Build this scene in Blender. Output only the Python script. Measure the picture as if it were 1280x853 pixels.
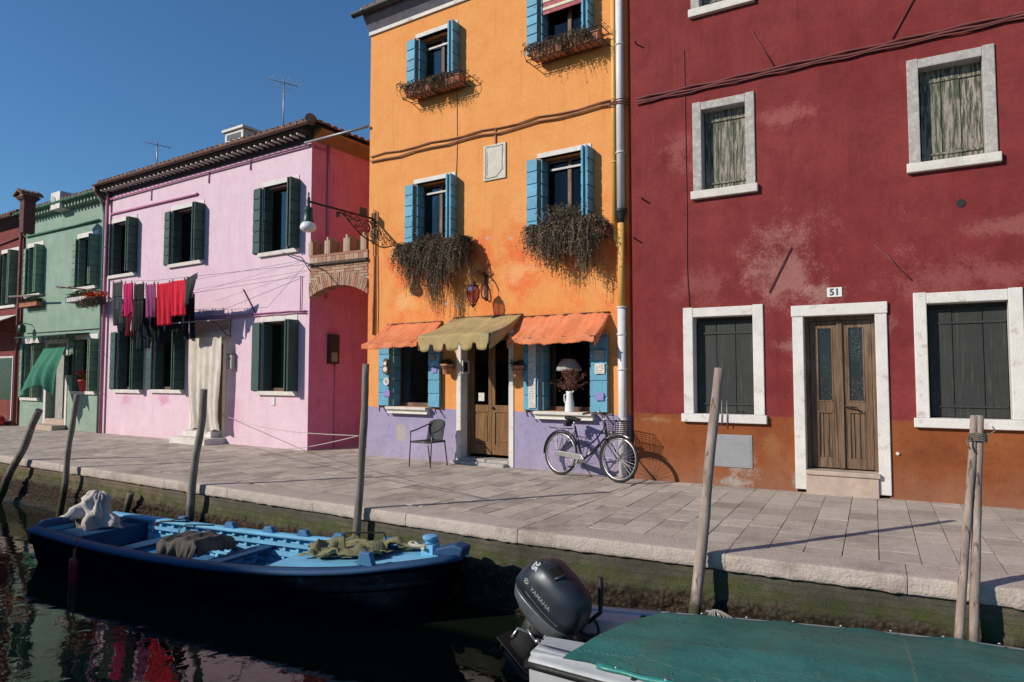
import bpy, bmesh, math, random
from mathutils import Vector, Matrix, noise as mnoise
from mathutils.bvhtree import BVHTree
R = math.radians
for o in list(bpy.data.objects): bpy.data.objects.remove(o)
SC = bpy.context.scene
COL = SC.collection
rnd = random.Random(7)

# ---------------------------------------------------------------- camera, sky, sun, exposure
PITCH = R(3.053); CAMZ = 1.55; FPX = 853.33
cd = bpy.data.cameras.new('camera'); cam = bpy.data.objects.new('camera', cd); COL.objects.link(cam)
cd.lens = 24.0; cd.sensor_width = 36.0; cd.clip_start = .05; cd.clip_end = 3000
cam.location = (0, 0, CAMZ); cam.rotation_euler = (R(90) + PITCH, 0, 0)
SC.camera = cam
SUN_AZ = R(23); SUN_EL = math.atan(.52)          # light travels towards azimuth SUN_AZ in the XY plane
w = bpy.data.worlds.new('World'); SC.world = w; w.use_nodes = True
wt = w.node_tree; bg = wt.nodes['Background']
sky = wt.nodes.new('ShaderNodeTexSky'); sky.sky_type = 'NISHITA'; sky.sun_disc = False
sky.sun_elevation = SUN_EL; sky.sun_rotation = R(270) - SUN_AZ
sky.altitude = 0; sky.air_density = 1.15; sky.dust_density = .05; sky.ozone_density = 3.0
tint = wt.nodes.new('ShaderNodeMix'); tint.data_type = 'RGBA'; tint.blend_type = 'MULTIPLY'; tint.inputs[0].default_value = 1
tint.inputs[7].default_value = (.60, .955, 1.25, 1); wt.links.new(sky.outputs[0], tint.inputs[6])
wt.links.new(tint.outputs[2], bg.inputs[0]); bg.inputs[1].default_value = .094
sl = bpy.data.lights.new('sun', 'SUN'); so = bpy.data.objects.new('sun', sl); COL.objects.link(so)
sl.energy = 4.9; sl.angle = R(.5); sl.color = (1, .92, .80)
sd = Vector((math.cos(SUN_AZ) * math.cos(SUN_EL), math.sin(SUN_AZ) * math.cos(SUN_EL), -math.sin(SUN_EL)))
so.rotation_euler = sd.to_track_quat('-Z', 'Y').to_euler(); so.location = (-20, -10, 20)
SC.view_settings.view_transform = 'Standard'; SC.view_settings.look = 'None'
SC.view_settings.exposure = -.08; SC.view_settings.gamma = 1
SC.cycles.max_bounces = 6; SC.cycles.diffuse_bounces = 3; SC.cycles.glossy_bounces = 4
SC.cycles.transmission_bounces = 4; SC.cycles.transparent_max_bounces = 8
SC.cycles.use_denoising = True
SC.cycles.sample_clamp_indirect = 6

# ---------------------------------------------------------------- rays and frames
def ray(px, py):
    x = (px - 640) / FPX; y = -(py - 426.5) / FPX
    c, s = math.cos(PITCH), math.sin(PITCH)
    return Vector((x, c - y * s, s + y * c))
CO = Vector((0, 0, CAMZ))
def G(px, py, z=0.0):
    d = ray(px, py); t = (z - CAMZ) / d.z
    return CO + d * t
class Frame:
    """wall frame: x along the wall to the right, y into the wall, z up"""
    def __init__(s, org, ang):
        s.o = Vector(org); s.a = ang
        s.U = Vector((math.cos(ang), math.sin(ang), 0)); s.I = Vector((-math.sin(ang), math.cos(ang), 0))
    def w(s, u, y, z): return s.o + s.U * u + s.I * y + Vector((0, 0, z))
    def px(s, px, py, y=0.0):
        d = ray(px, py); t = ((s.o + s.I * y - CO).dot(s.I)) / d.dot(s.I)
        p = CO + d * t - s.o
        return p.dot(s.U), p.z
    def loc(s, p):
        q = Vector(p) - s.o; return q.dot(s.U), q.dot(s.I), q.z

# ---------------------------------------------------------------- mesh builder
class MB:
    def __init__(s): s.v = []; s.f = []; s.mi = []; s.sm = []; s.M = Matrix(); s.m = 0; s.smooth = False; s.uv = None
    def V(s, p): s.v.append(s.M @ Vector(p)); return len(s.v) - 1
    def F(s, idx, smooth=None):
        s.f.append(tuple(idx)); s.mi.append(s.m); s.sm.append(s.smooth if smooth is None else smooth)
    def poly(s, pts): s.F([s.V(p) for p in pts])
    def box(s, x0, x1, y0, y1, z0, z1, ch=0.0):
        if x1 < x0: x0, x1 = x1, x0
        if y1 < y0: y0, y1 = y1, y0
        if z1 < z0: z0, z1 = z1, z0
        i = [s.V((x, y, z)) for z in (z0, z1) for y in (y0, y1) for x in (x0, x1)]
        for q in ((0, 2, 3, 1), (4, 5, 7, 6), (0, 1, 5, 4), (2, 6, 7, 3), (0, 4, 6, 2), (1, 3, 7, 5)): s.F([i[k] for k in q])
    def prism(s, pts, a, b, axis='y'):
        """pts 2-D outline; extruded from a to b along axis. axis y: pts=(x,z); z: (x,y); x: (y,z)"""
        def P(p, t): return {'y': (p[0], t, p[1]), 'z': (p[0], p[1], t), 'x': (t, p[0], p[1])}[axis]
        A = [s.V(P(p, a)) for p in pts]; B = [s.V(P(p, b)) for p in pts]
        s.F(A[::-1]); s.F(B); n = len(pts)
        for k in range(n): s.F((A[k], A[(k + 1) % n], B[(k + 1) % n], B[k]))
    def tube(s, pts, r, seg=8, cap=True, smooth=True, closed=False):
        pts = [Vector(p) for p in pts]; n = len(pts)
        rr = r if hasattr(r, '__len__') else [r] * n
        up = None; rings = []
        for k in range(n):
            if closed: t = pts[(k + 1) % n] - pts[k - 1]
            else: t = pts[min(k + 1, n - 1)] - pts[max(k - 1, 0)]
            if t.length < 1e-9: t = Vector((0, 0, 1))
            t.normalize()
            if up is None:
                up = Vector((0, 0, 1)) if abs(t.z) < .9 else Vector((1, 0, 0))
            a = t.cross(up); 
            if a.length < 1e-6: a = t.cross(Vector((0, 1, 0)))
            a.normalize(); b = a.cross(t).normalized(); up = b
            rings.append([s.V(pts[k] + (a * math.cos(2 * math.pi * j / seg) + b * math.sin(2 * math.pi * j / seg)) * rr[k]) for j in range(seg)])
        m = n if closed else n - 1
        for k in range(m):
            A, B = rings[k], rings[(k + 1) % n]
            for j in range(seg): s.F((A[j], A[(j + 1) % seg], B[(j + 1) % seg], B[j]), smooth)
        if cap and not closed: s.F(rings[0][::-1], False); s.F(rings[-1], False)
    def lathe(s, prof, seg=16, c=(0, 0, 0), smooth=True):
        c = Vector(c); rings = []
        for r, z in prof:
            rings.append([s.V(c + Vector((r * math.cos(2 * math.pi * j / seg), r * math.sin(2 * math.pi * j / seg), z))) for j in range(seg)])
        for k in range(len(rings) - 1):
            for j in range(seg): s.F((rings[k][j], rings[k][(j + 1) % seg], rings[k + 1][(j + 1) % seg], rings[k + 1][j]), smooth)
        s.F(rings[0][::-1], False); s.F(rings[-1], False)
    def grid(s, fn, nu, nv, smooth=True, flip=False):
        I = [[s.V(fn(i / nu, j / nv)) for j in range(nv + 1)] for i in range(nu + 1)]
        for i in range(nu):
            for j in range(nv):
                q = (I[i][j], I[i + 1][j], I[i + 1][j + 1], I[i][j + 1])
                s.F(q[::-1] if flip else q, smooth)
        return I
    def loft(s, rings, smooth=True, cap=True, closed=True):
        I = [[s.V(p) for p in r] for r in rings]; n = len(I[0])
        for a, b in zip(I[:-1], I[1:]):
            for j in range(n if closed else n - 1): s.F((a[j], a[(j + 1) % n], b[(j + 1) % n], b[j]), smooth)
        if cap and closed: s.F(I[0][::-1], False); s.F(I[-1], False)
        return I
    def build(s, name, mats, parent=None, loc=None, rz=None, bevel=0, solid=0, subsurf=0):
        me = bpy.data.meshes.new(name); me.from_pydata([tuple(p) for p in s.v], [], s.f)
        if not isinstance(mats, (list, tuple)): mats = [mats]
        for m in mats: me.materials.append(m)
        me.polygons.foreach_set('material_index', s.mi); me.polygons.foreach_set('use_smooth', s.sm)
        me.update(); me.validate(clean_customdata=False)
        o = bpy.data.objects.new(name, me); COL.objects.link(o)
        if parent is not None: o.parent = parent
        if loc is not None: o.location = loc
        if rz is not None: o.rotation_euler = (0, 0, rz)
        if solid:
            md = o.modifiers.new('s', 'SOLIDIFY'); md.thickness = solid; md.offset = 0
        if subsurf:
            md = o.modifiers.new('u', 'SUBSURF'); md.levels = subsurf; md.render_levels = subsurf
        if bevel:
            md = o.modifiers.new('b', 'BEVEL'); md.width = bevel; md.segments = 2; md.limit_method = 'ANGLE'; md.angle_limit = R(35)
        return o
def fixn(o):
    bm = bmesh.new(); bm.from_mesh(o.data); bmesh.ops.recalc_face_normals(bm, faces=bm.faces); bm.to_mesh(o.data); bm.free(); return o
def tag(o, label=None, cat=None, group=None, kind=None):
    if label: o['label'] = label
    if cat: o['category'] = cat
    if group: o['group'] = group
    if kind: o['kind'] = kind
    return o
def thing(name, label, cat, loc=(0, 0, 0), rz=0, group=None):
    o = bpy.data.objects.new(name, None); COL.objects.link(o); o.location = loc; o.rotation_euler = (0, 0, rz)
    o.empty_display_size = .2
    return tag(o, label, cat, group)
def copy_tree(o, parent=None):
    c = o.copy(); COL.objects.link(c); c.parent = parent
    for ch in [x for x in bpy.data.objects if x.parent is o]: copy_tree(ch, c)
    return c
def bez(p0, p1, p2, p3, n=10):
    p0, p1, p2, p3 = map(Vector, (p0, p1, p2, p3)); out = []
    for i in range(n + 1):
        t = i / n; out.append(p0 * (1 - t) ** 3 + p1 * 3 * t * (1 - t) ** 2 + p2 * 3 * t * t * (1 - t) + p3 * t ** 3)
    return out
def text_mb(txt, size, M, bold=0.0, extrude=.002, surface=None, align='CENTER'):
    """text turned into mesh; M maps the text plane; surface = BVH to lay it on along -M.z"""
    cu = bpy.data.curves.new('t', 'FONT'); cu.body = txt; cu.size = size; cu.align_x = align; cu.align_y = 'CENTER'
    cu.offset = bold; cu.resolution_u = 3
    to = bpy.data.objects.new('t', cu); COL.objects.link(to)
    dg = bpy.context.evaluated_depsgraph_get(); me = bpy.data.meshes.new_from_object(to.evaluated_get(dg))
    bm = bmesh.new(); bm.from_mesh(me)
    if surface is not None:
        bmesh.ops.subdivide_edges(bm, edges=[e for e in bm.edges if e.calc_length() > .02], cuts=1)
    m = MB(); idx = {}
    for v in bm.verts:
        p = M @ v.co
        if surface is not None:
            n = (M.to_3x3() @ Vector((0, 0, 1))).normalized()
            h = surface.ray_cast(p + n * .3, -n)
            if h[0] is not None: p = h[0] + h[1] * .0015 * (1 if h[1].dot(n) > 0 else -1)
        idx[v.index] = m.V(p)
    for f in bm.faces: m.F([idx[v.index] for v in f.verts], False)
    bm.free(); bpy.data.objects.remove(to); bpy.data.curves.remove(cu); bpy.data.meshes.remove(me)
    return m

# ---------------------------------------------------------------- materials
class NT:
    def __init__(s, name):
        s.m = bpy.data.materials.new(name); s.m.use_nodes = True; s.t = s.m.node_tree
        s.b = s.t.nodes['Principled BSDF']; s.out = s.t.nodes['Material Output']
        s.tc = s.t.nodes.new('ShaderNodeTexCoord'); s.O = s.tc.outputs['Object']
    def n(s, ty, ins=(), out=0, **kw):
        nd = s.t.nodes.new('ShaderNode' + ty)
        for k, v in kw.items(): setattr(nd, k, v)
        for k, v in dict(ins).items(): s.put(nd.inputs[k], v)
        return nd.outputs[out] if out is not None else nd
    def put(s, sock, v):
        if isinstance(v, bpy.types.NodeSocket): s.t.links.new(v, sock)
        elif hasattr(v, '__len__') and sock.type == 'RGBA' and len(v) == 3: sock.default_value = (*v, 1)
        else: sock.default_value = v
    def noise(s, sc, det=3, rough=.5, vec=None, dist=0, stretch=None):
        v = vec or s.O
        if stretch: v = s.n('Mapping', {0: v, 3: stretch})
        return s.n('TexNoise', {'Vector': v, 'Scale': sc, 'Detail': det, 'Roughness': rough, 'Distortion': dist})
    def mr(s, f, a, b, c=0., d=1.): return s.n('MapRange', {0: f, 1: a, 2: b, 3: c, 4: d})
    def ma(s, op, a, b=0.): return s.n('Math', {0: a, 1: b}, operation=op)
    def mix(s, f, a, b, mode='MIX'):
        nd = s.t.nodes.new('ShaderNodeMix'); nd.data_type = 'RGBA'; nd.blend_type = mode
        s.put(nd.inputs[0], f); s.put(nd.inputs[6], a); s.put(nd.inputs[7], b); return nd.outputs[2]
    def bump(s, h, st=.3, dist=.01, nrm=None):
        d = {'Height': h, 'Strength': st, 'Distance': dist}
        if nrm: d['Normal'] = nrm
        return s.n('Bump', d)
    def sep(s, v=None): return s.n('SeparateXYZ', {0: v or s.O}, None)
    def fin(s, col=None, rough=None, nrm=None, **kw):
        if col is not None: s.put(s.b.inputs['Base Color'], col)
        if rough is not None: s.put(s.b.inputs['Roughness'], rough)
        if nrm is not None: s.put(s.b.inputs['Normal'], nrm)
        for k, v in kw.items(): s.put(s.b.inputs[k.replace('_', ' ')], v)
        return s.m
def sc(c, k): return tuple(min(1, x * k) for x in c)
def basic(name, c, rough=.6, var=.18, scale=6, bst=.25, bsc=40, bd=.004, stretch=None, metal=0, spec=.4, c2=None, thr=(.55, .7)):
    t = NT(name); a = t.noise(scale, 4, .6, stretch=stretch)
    col = t.mix(t.mr(a, .3, .7), sc(c, 1 - var), sc(c, 1 + var))
    if c2: col = t.mix(t.mr(t.noise(scale * 2.3, 6, .65, stretch=stretch), thr[0], thr[1]), col, c2)
    nr = t.bump(t.noise(bsc, 3, .6, stretch=stretch), bst, bd)
    t.fin(col, t.mr(t.noise(scale * 3, 3), .3, .7, max(0, rough - .08), min(1, rough + .1)), nr, Metallic=metal)
    t.b.inputs['Specular IOR Level'].default_value = spec
    return t.m

def stucco(name, base, light, dark, band=None, worn=None, patch=None, wthr=(.62, .70), wz=(0, 99), drip=.0, lowdirt=.5, coarse=1.0):
    """painted render: cloudy paint, fading, flaking spots, an optional painted band at the foot"""
    t = NT(name); sp = t.sep(); Z = sp.outputs[2]
    big = t.noise(.55, 5, .6); mid = t.noise(2.6, 5, .65); fine = t.noise(24, 4, .7); st = t.noise(1.6, 5, .6, stretch=(2.2, 2.2, .35))
    col = t.mix(t.mr(big, .36, .66), base, light)
    col = t.mix(t.mr(mid, .42, .72, 0, .75), col, dark)
    col = t.mix(t.mr(st, .5, .72, 0, .45), col, light)
    col = t.mix(t.mr(fine, .35, .75, 0, .34), col, sc(dark, .7))
    drip_ = t.noise(3.4, 6, .7, stretch=(2.6, 2.6, .16)); col = t.mix(t.mr(drip_, .55, .72, 0, .38), col, sc(dark, .62)); col = t.mix(t.mr(drip_, .42, .28, 0, .30), col, sc(light, 1.12))
    grain = t.noise(85, 3, .8); col = t.mix(t.mr(grain, .54, .74, 0, .38), col, sc(light, 1.3)); col = t.mix(t.mr(grain, .46, .28, 0, .42), col, sc(dark, .6))
    crk = t.noise(3.2, 6, .72, dist=1.2); col = t.mix(t.mr(t.ma('ABSOLUTE', t.ma('SUBTRACT', crk, .5)), .0, .006, .22, 0), col, sc(dark, .55))
    if band:
        wob = t.ma('ADD', Z, t.mr(t.noise(7, 8, .8), .25, .75, -.035, .035))
        bc = t.mix(t.mr(t.noise(1.4, 5, .65), .35, .65), band[1], band[2])
        bc = t.mix(t.mr(t.noise(9, 5, .7), .52, .75, 0, .6), bc, sc(band[1], .55))
        col = t.mix(t.mr(wob, band[0] - .012, band[0] + .012, 1, 0), col, bc)
    if worn:
        wn = t.noise(1.5, 8, .68, dist=.3)
        fl = t.noise(38, 3, .75)
        msk = t.mr(t.ma('ADD', wn, t.ma('MULTIPLY', t.ma('SUBTRACT', fl, .5), .5)), wthr[0], wthr[1])
        zt = t.ma('MULTIPLY', t.mr(Z, wz[0] - .3, wz[0] + .3), t.mr(Z, wz[1] - .4, wz[1] + .4, 1, 0))
        col = t.mix(t.ma('MULTIPLY', msk, zt), col, worn)
    if patch:
        for (px_, pz_, rx, rz_, pc, am) in patch:
            dx = t.ma('DIVIDE', t.ma('SUBTRACT', sp.outputs[0], px_), rx); dz = t.ma('DIVIDE', t.ma('SUBTRACT', Z, pz_), rz_)
            d = t.ma('SQRT', t.ma('ADD', t.ma('MULTIPLY', dx, dx), t.ma('MULTIPLY', dz, dz)))
            d = t.ma('ADD', d, t.mr(t.noise(2.6, 5, .65), .25, .75, -.55, .55))
            fall = t.mr(d, .15, 1.25, .62, -.30)
            v = t.ma('ADD', t.mr(t.noise(26, 9, .86), .25, .75, 0, 1), fall)
            col = t.mix(t.mr(v, .72, 1.12, 0, am), col, pc)
    low = t.mr(t.ma('ADD', Z, t.mr(mid, .3, .7, -.2, .2)), .05, .45, lowdirt, 0)
    col = t.mix(low, col, t.mix(.5, col, (.32, .27, .22)))
    h = t.ma('ADD', t.ma('MULTIPLY', t.noise(55, 4, .65), .5), t.ma('MULTIPLY', t.noise(7, 4, .6), 1.4))
    n1 = t.bump(h, .55 * coarse, .012)
    return t.fin(col, .9, n1, Specular_IOR_Level=.2)

M = {}
M['orange'] = stucco('orange_render', (.72, .30, .092), (.76, .345, .12), (.66, .25, .07), band=(.965, (.27, .235, .37), (.35, .30, .44)),
                     worn=(.68, .15, .045), wthr=(.44, .62), wz=(2.4, 4.3), lowdirt=.35,
                     patch=[(1.0, 3.05, .45, .5, (.72, .40, .17), .8), (.9, .45, .22, .35, (.42, .36, .26), .8), (2.35, 3.5, .7, .28, (.74, .42, .20), .75), (3.6, 3.4, .7, .35, (.75, .42, .2), .6),
                            (2.02, 2.93, .1, .1, (.42, .40, .42), 1), (2.28, 2.88, .05, .08, (.4, .38, .42), 1), (2.4, 3.98, .07, .04, (.4, .37, .45), 1), (2.95, 4.05, .06, .05, (.4, .37, .42), 1), (3.45, 4.0, .07, .05, (.4, .37, .42), 1)])
M['pink'] = stucco('pink_render', (.68, .50, .58), (.72, .55, .62), (.64, .43, .52), worn=(.72, .52, .62), wthr=(.52, .66), wz=(-.5, 1.5), lowdirt=.15, coarse=.6,
                   patch=[(1.25, .98, .55, .30, (.58, .26, .40), .9), (3.05, 1.0, .50, .26, (.58, .26, .40), .9), (5.9, .7, .9, .8, (.60, .30, .44), .6), (4.4, .75, .3, .5, (.62, .32, .46), .5)])
M['red'] = stucco('red_render', (.195, .026, .028), (.245, .045, .043), (.125, .017, .018), band=(1.0, (.20, .055, .018), (.27, .085, .03)),
                  worn=(.30, .11, .10), wthr=(.62, .80), wz=(1.2, 4.0), lowdirt=.3,
                  patch=[(2.2, 3.1, .8, 1.0, (.36, .18, .155), .62), (2.7, 2.7, .4, .3, (.40, .25, .21), .5), (5.0, 3.4, 1.0, .25, (.34, .15, .13), .4), (1.1, 2.9, .7, .5, (.30, .11, .10), .4), (.7, 4.9, .5, .5, (.33, .11, .1), .55), (2.3, 5.2, .6, .3, (.36, .12, .11), .55), (4.2, 2.8, 1.4, .45, (.32, .12, .11), .42), (2.3, 2.0, .5, .25, (.36, .2, .18), .5), (3.35, 2.2, .35, .3, (.32, .2, .18), .6),
                         (.35, .92, .4, .10, (.34, .2, .12), .7), (1.62, .40, .34, .40, (.32, .29, .26), .9), (1.5, .06, .42, .14, (.34, .31, .28), .95), (2.32, .12, .12, .2, (.25, .23, .2), .9), (3.3, .25, .12, .35, (.38, .34, .3), .9), (4.0, .6, 1., .3, (.13, .04, .015), .5), (2.0, .6, .25, .3, (.3, .14, .06), .5)])
M['green'] = stucco('green_render', (.25, .34, .27), (.30, .40, .33), (.19, .27, .21), worn=(.3, .42, .34), wthr=(.6, .72), wz=(-1, 9), lowdirt=.3, coarse=.8)
M['farred'] = stucco('dark_red_render', (.19, .042, .038), (.23, .06, .055), (.13, .03, .026), lowdirt=.5)
M['sidepink'] = stucco('crimson_side_render', (.70, .20, .34), (.74, .25, .39), (.56, .14, .26), worn=(.55, .22, .32), wthr=(.6, .72), wz=(-.5, 2.2), lowdirt=.2, coarse=.7)
M['ochre'] = stucco('ochre_render', (.45, .33, .2), (.5, .38, .24), (.38, .26, .15))
M['greywall'] = stucco('grey_render', (.3, .28, .27), (.36, .33, .31), (.24, .22, .2))
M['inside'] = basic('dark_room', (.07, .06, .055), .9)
M['stone'] = basic('istrian_stone', (.60, .56, .51), .8, .12, 5, .5, 30, .008, c2=(.36, .32, .28), thr=(.58, .74))
M['greystone'] = basic('grey_stone', (.36, .33, .31), .85, .2, 9, .6, 60, .006, c2=(.5, .47, .43), thr=(.5, .68))
M['whitewash'] = basic('white_paint', (.63, .595, .56), .8, .10, 3, .6, 30, .008, c2=(.40, .33, .29), thr=(.56, .72))
M['steptone'] = basic('step_stone', (.42, .32, .26), .85, .14, 6, .5, 50, .006, c2=(.5, .42, .36))
def peeling(name, paint, under, amt=(.50, .56), stretch=(3, 3, .5), sc_=5, dark=.5):
    t = NT(name)
    a = t.noise(sc_, 8, .7, stretch=stretch); f = t.mr(a, amt[0], amt[1])
    pc = t.mix(t.mr(t.noise(3, 4, .6), .3, .7), sc(paint, .8), sc(paint, 1.18))
    pc = t.mix(t.mr(t.noise(60, 2, .6, stretch=(1, 1, .1)), .45, .8, 0, .5), pc, sc(paint, dark))
    uc = t.mix(t.mr(t.noise(12, 4, .6, stretch=stretch), .4, .65), under, sc(under, .55))
    rp = t.n('NewGeometry', {}, None).outputs['Random Per Island']; pc = t.mix(t.mr(rp, 0, 1, 0, .42), pc, sc(paint, .5)); uc = t.mix(t.mr(rp, 0, 1, .35, 0), uc, sc(paint, 1.6))
    h = t.ma('ADD', t.ma('MULTIPLY', f, -.6), t.noise(50, 3, .6, stretch=(1, 1, .15)))
    return t.fin(t.mix(f, pc, uc), .65, t.bump(h, .5, .004), Specular_IOR_Level=.3)
M['blueshut'] = peeling('weathered_blue_paint', (.13, .37, .52), (.10, .16, .18), (.60, .65), (3, 3, 1.2), 6)
M['darkgreen'] = peeling('dark_green_paint', (.045, .095, .08), (.12, .16, .15), (.66, .76), (2, 2, 1), 5)
M['midgreen'] = peeling('green_shutter_paint', (.20, .30, .22), (.12, .16, .13), (.60, .70), (2, 2, 1), 6)
M['peelgreen'] = peeling('peeling_green_planks', (.06, .075, .042), (.36, .30, .26), (.46, .54), (8, 8, .7), 4)
M['blackgreen'] = peeling('blackened_planks', (.035, .038, .036), (.13, .105, .085), (.54, .70), (9, 9, .5), 3)
def wood(name, c1, c2, st=(18, 18, 1.2), rough=.6, g=(.30, .24, .19), ga=(.55, .75)):
    t = NT(name); a = t.noise(1.6, 6, .65, stretch=st, dist=.6)
    col = t.mix(t.mr(a, .32, .68), c1, c2); col = t.mix(t.mr(t.noise(2.2, 5, .6, stretch=(1, 1, .5)), ga[0], ga[1], 0, .7), col, g)
    kn = t.noise(5, 4, .8, stretch=(1, 1, .6)); col = t.mix(t.mr(kn, .60, .72, 0, .55), col, sc(c1, .45)); sp = t.noise(1.0, 3, .5, stretch=(34, 34, .5)); col = t.mix(t.mr(sp, .62, .68, 0, .8), col, sc(c1, .25)); pz = t.ma('ADD', t.sep(t.n('NewGeometry', {}, None).outputs['Position']).outputs[2], t.mr(t.noise(6, 5, .7), .3, .7, -.1, .1)); col = t.mix(t.mr(pz, -.25, -.45, 0, .9 if 'post' in name else 0), col, (.03, .035, .015)); return t.fin(col, rough, t.bump(t.noise(4, 6, .75, stretch=st), .7, .007), Specular_IOR_Level=.25)
M['doorwood'] = wood('weathered_door_wood', (.075, .042, .026), (.22, .14, .085))
M['doorwood2'] = wood('varnished_door_wood', (.10, .05, .02), (.26, .135, .055))
M['casing'] = wood('window_casing', (.10, .055, .035), (.16, .09, .06))
M['casingw'] = basic('white_casing', (.5, .48, .46), .6)
M['post'] = wood('weathered_post', (.085, .07, .055), (.24, .20, .16), (11, 11, .9), .9, (.30, .27, .23), (.5, .7))
M['postlight'] = wood('bleached_post', (.22, .17, .14), (.42, .34, .29), (11, 11, .9), .9, (.24, .16, .12), (.5, .68))
M['iron'] = basic('black_iron', (.02, .018, .017), .55, .4, 20, .4, 80, .002)
M['rust'] = basic('rusty_iron', (.05, .028, .02), .75, .4, 20, .5, 60, .003)
M['greeniron'] = basic('dark_green_iron', (.012, .05, .032), .4, .2, 20)
M['steel'] = basic('worn_chrome', (.45, .44, .42), .35, .2, 30, .2, 60, .002, metal=.9)
M['alu'] = basic('dull_metal', (.3, .3, .3), .5, .15, 20, metal=.6)
M['black'] = basic('black_rubber', (.012, .012, .012), .6, .3, 30)
M['bikepaint'] = basic('black_bicycle_paint', (.012, .012, .02), .25, .2, 10, .05, 50, .001)
M['cable'] = basic('dark_cable', (.035, .028, .03), .7)
M['orangepipe'] = basic('orange_painted_pipe', (.55, .24, .07), .6, .15, 5)
M['redpipe'] = basic('red_painted_pipe', (.15, .04, .04), .7, .25, 5)
M['pinkpipe'] = basic('pink_painted_pipe', (.40, .14, .24), .6, .15, 5)
M['brownpipe'] = basic('brown_conduit', (.30, .13, .06), .7, .2, 5)
M['yellowpipe'] = basic('yellow_painted_pipe', (.66, .36, .09), .55, .1, 5)
M['whitepipe'] = basic('white_painted_pipe', (.62, .60, .60), .45, .08, 4, .1, 20, .003, c2=(.35, .3, .28), thr=(.66, .75))
M['greenpipe'] = basic('green_painted_pipe', (.06, .17, .11), .5, .15, 5)
M['gutterbrown'] = basic('brown_gutter', (.13, .06, .045), .5, .2, 4)
M['guttergrey'] = basic('dark_gutter', (.025, .03, .032), .45, .2, 4)
M['soffit'] = basic('grey_soffit', (.16, .15, .19), .85)
M['soffitwood'] = basic('dark_eave_wood', (.035, .022, .022), .85)
M['yellowsoffit'] = basic('ochre_eave', (.34, .19, .085), .8)
def islandcol(name, cols, rough=.85, bst=.5, bsc=40, bd=.006, soft=None, var=.2):
    t = NT(name); g = t.n('NewGeometry', {}, None); rp = g.outputs['Random Per Island']
    rm = t.t.nodes.new('ShaderNodeValToRGB'); rm.color_ramp.interpolation = 'LINEAR'; el = rm.color_ramp.elements
    el[0].color = (*cols[0], 1); el[1].color = (*cols[-1], 1)
    for i, c in enumerate(cols[1:-1]): e = el.new((i + 1) / (len(cols) - 1)); e.color = (*c, 1)
    t.t.links.new(rp, rm.inputs[0]); col = rm.outputs[0]
    col = t.mix(t.mr(t.noise(9, 6, .7), .3, .7, 0, var * 2), col, t.mix(.5, col, (.05, .04, .035)))
    gn = t.noise(150, 3, .8); col = t.mix(t.mr(gn, .52, .72, 0, .38), col, t.mix(.5, col, (.75, .68, .6))); col = t.mix(t.mr(gn, .48, .30, 0, .45), col, t.mix(.6, col, (.05, .04, .03)))
    if soft: col = t.mix(t.mr(t.noise(1.1, 6, .7), soft[1], soft[2], 0, soft[3]), col, soft[0])
    return t.fin(col, rough, t.bump(t.noise(bsc, 4, .65), bst, bd), Specular_IOR_Level=.25)
M['slab'] = islandcol('trachyte_paving', [(.36, .31, .26), (.50, .43, .36), (.53, .46, .39), (.41, .35, .295), (.60, .52, .44), (.47, .40, .33)], .85, .8, 26, .010, ((.22, .175, .145), .50, .72, .8), .26)
M['kerb'] = islandcol('istrian_kerb', [(.50, .42, .36), (.55, .47, .405), (.48, .40, .345), (.58, .50, .44)], .85, 1.0, 45, .014, ((.20, .155, .125), .52, .68, .8), .2)
M['tile'] = islandcol('terracotta_tiles', [(.10, .045, .03), (.20, .09, .055), (.13, .07, .05), (.26, .13, .08), (.08, .05, .04)], .9, .5, 30, .01)
M['brick'] = islandcol('old_bricks', [(.42, .20, .12), (.5, .33, .22), (.36, .15, .10), (.52, .42, .33), (.30, .16, .12), (.46, .27, .17)], .9, .7, 50, .008)
M['terracotta'] = basic('terracotta_pot', (.42, .16, .08), .85, .2, 10, .4, 60, .004, c2=(.5, .34, .26))
M['soil'] = basic('dry_soil', (.05, .035, .025), .95)
def ground_mat():
    t = NT('paving_bed'); return t.fin((.10, .085, .075), .95, t.bump(t.noise(60, 3), .5, .01))
M['bed'] = ground_mat()
def glassmat(name, tint, refl=1.0):
    t = NT(name); t.t.nodes.remove(t.b)
    tr = t.n('BsdfTransparent', {0: (*tint, 1)}); gl = t.n('BsdfGlossy', {0: (1, 1, 1, 1), 1: .03})
    fr = t.n('Fresnel', {0: 1.5}); ms = t.n('MixShader', {0: t.ma('MULTIPLY', fr, refl * .45), 1: tr, 2: gl})
    t.put(t.out.inputs[0], ms); return t.m
M['glass'] = glassmat('window_glass', (.55, .58, .58))
M['purpleglass'] = glassmat('violet_lantern_glass', (.62, .36, .42), 1.5)
def cloth(name, c, fold=(8, 8, .6), rough=.85, c2=None, fs=3.0, st=.5, trans=0.0):
    t = NT(name); f = t.noise(fs, 4, .6, stretch=fold)
    col = t.mix(t.mr(t.noise(4, 4, .6), .3, .7), sc(c, .85), sc(c, 1.12))
    if c2: col = t.mix(t.mr(t.noise(2.5, 6, .65), .5, .7, 0, .7), col, c2)
    h = t.ma('ADD', f, t.ma('MULTIPLY', t.noise(400, 1), .04))
    t.fin(col, rough, t.bump(h, st, .03), Specular_IOR_Level=.15)
    if trans:
        tl = t.n('BsdfTranslucent', {0: (*sc(c, 1.0), 1)}); ms = t.n('MixShader', {0: trans, 1: t.b.outputs[0], 2: tl}); t.put(t.out.inputs[0], ms)
    return t.m
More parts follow.
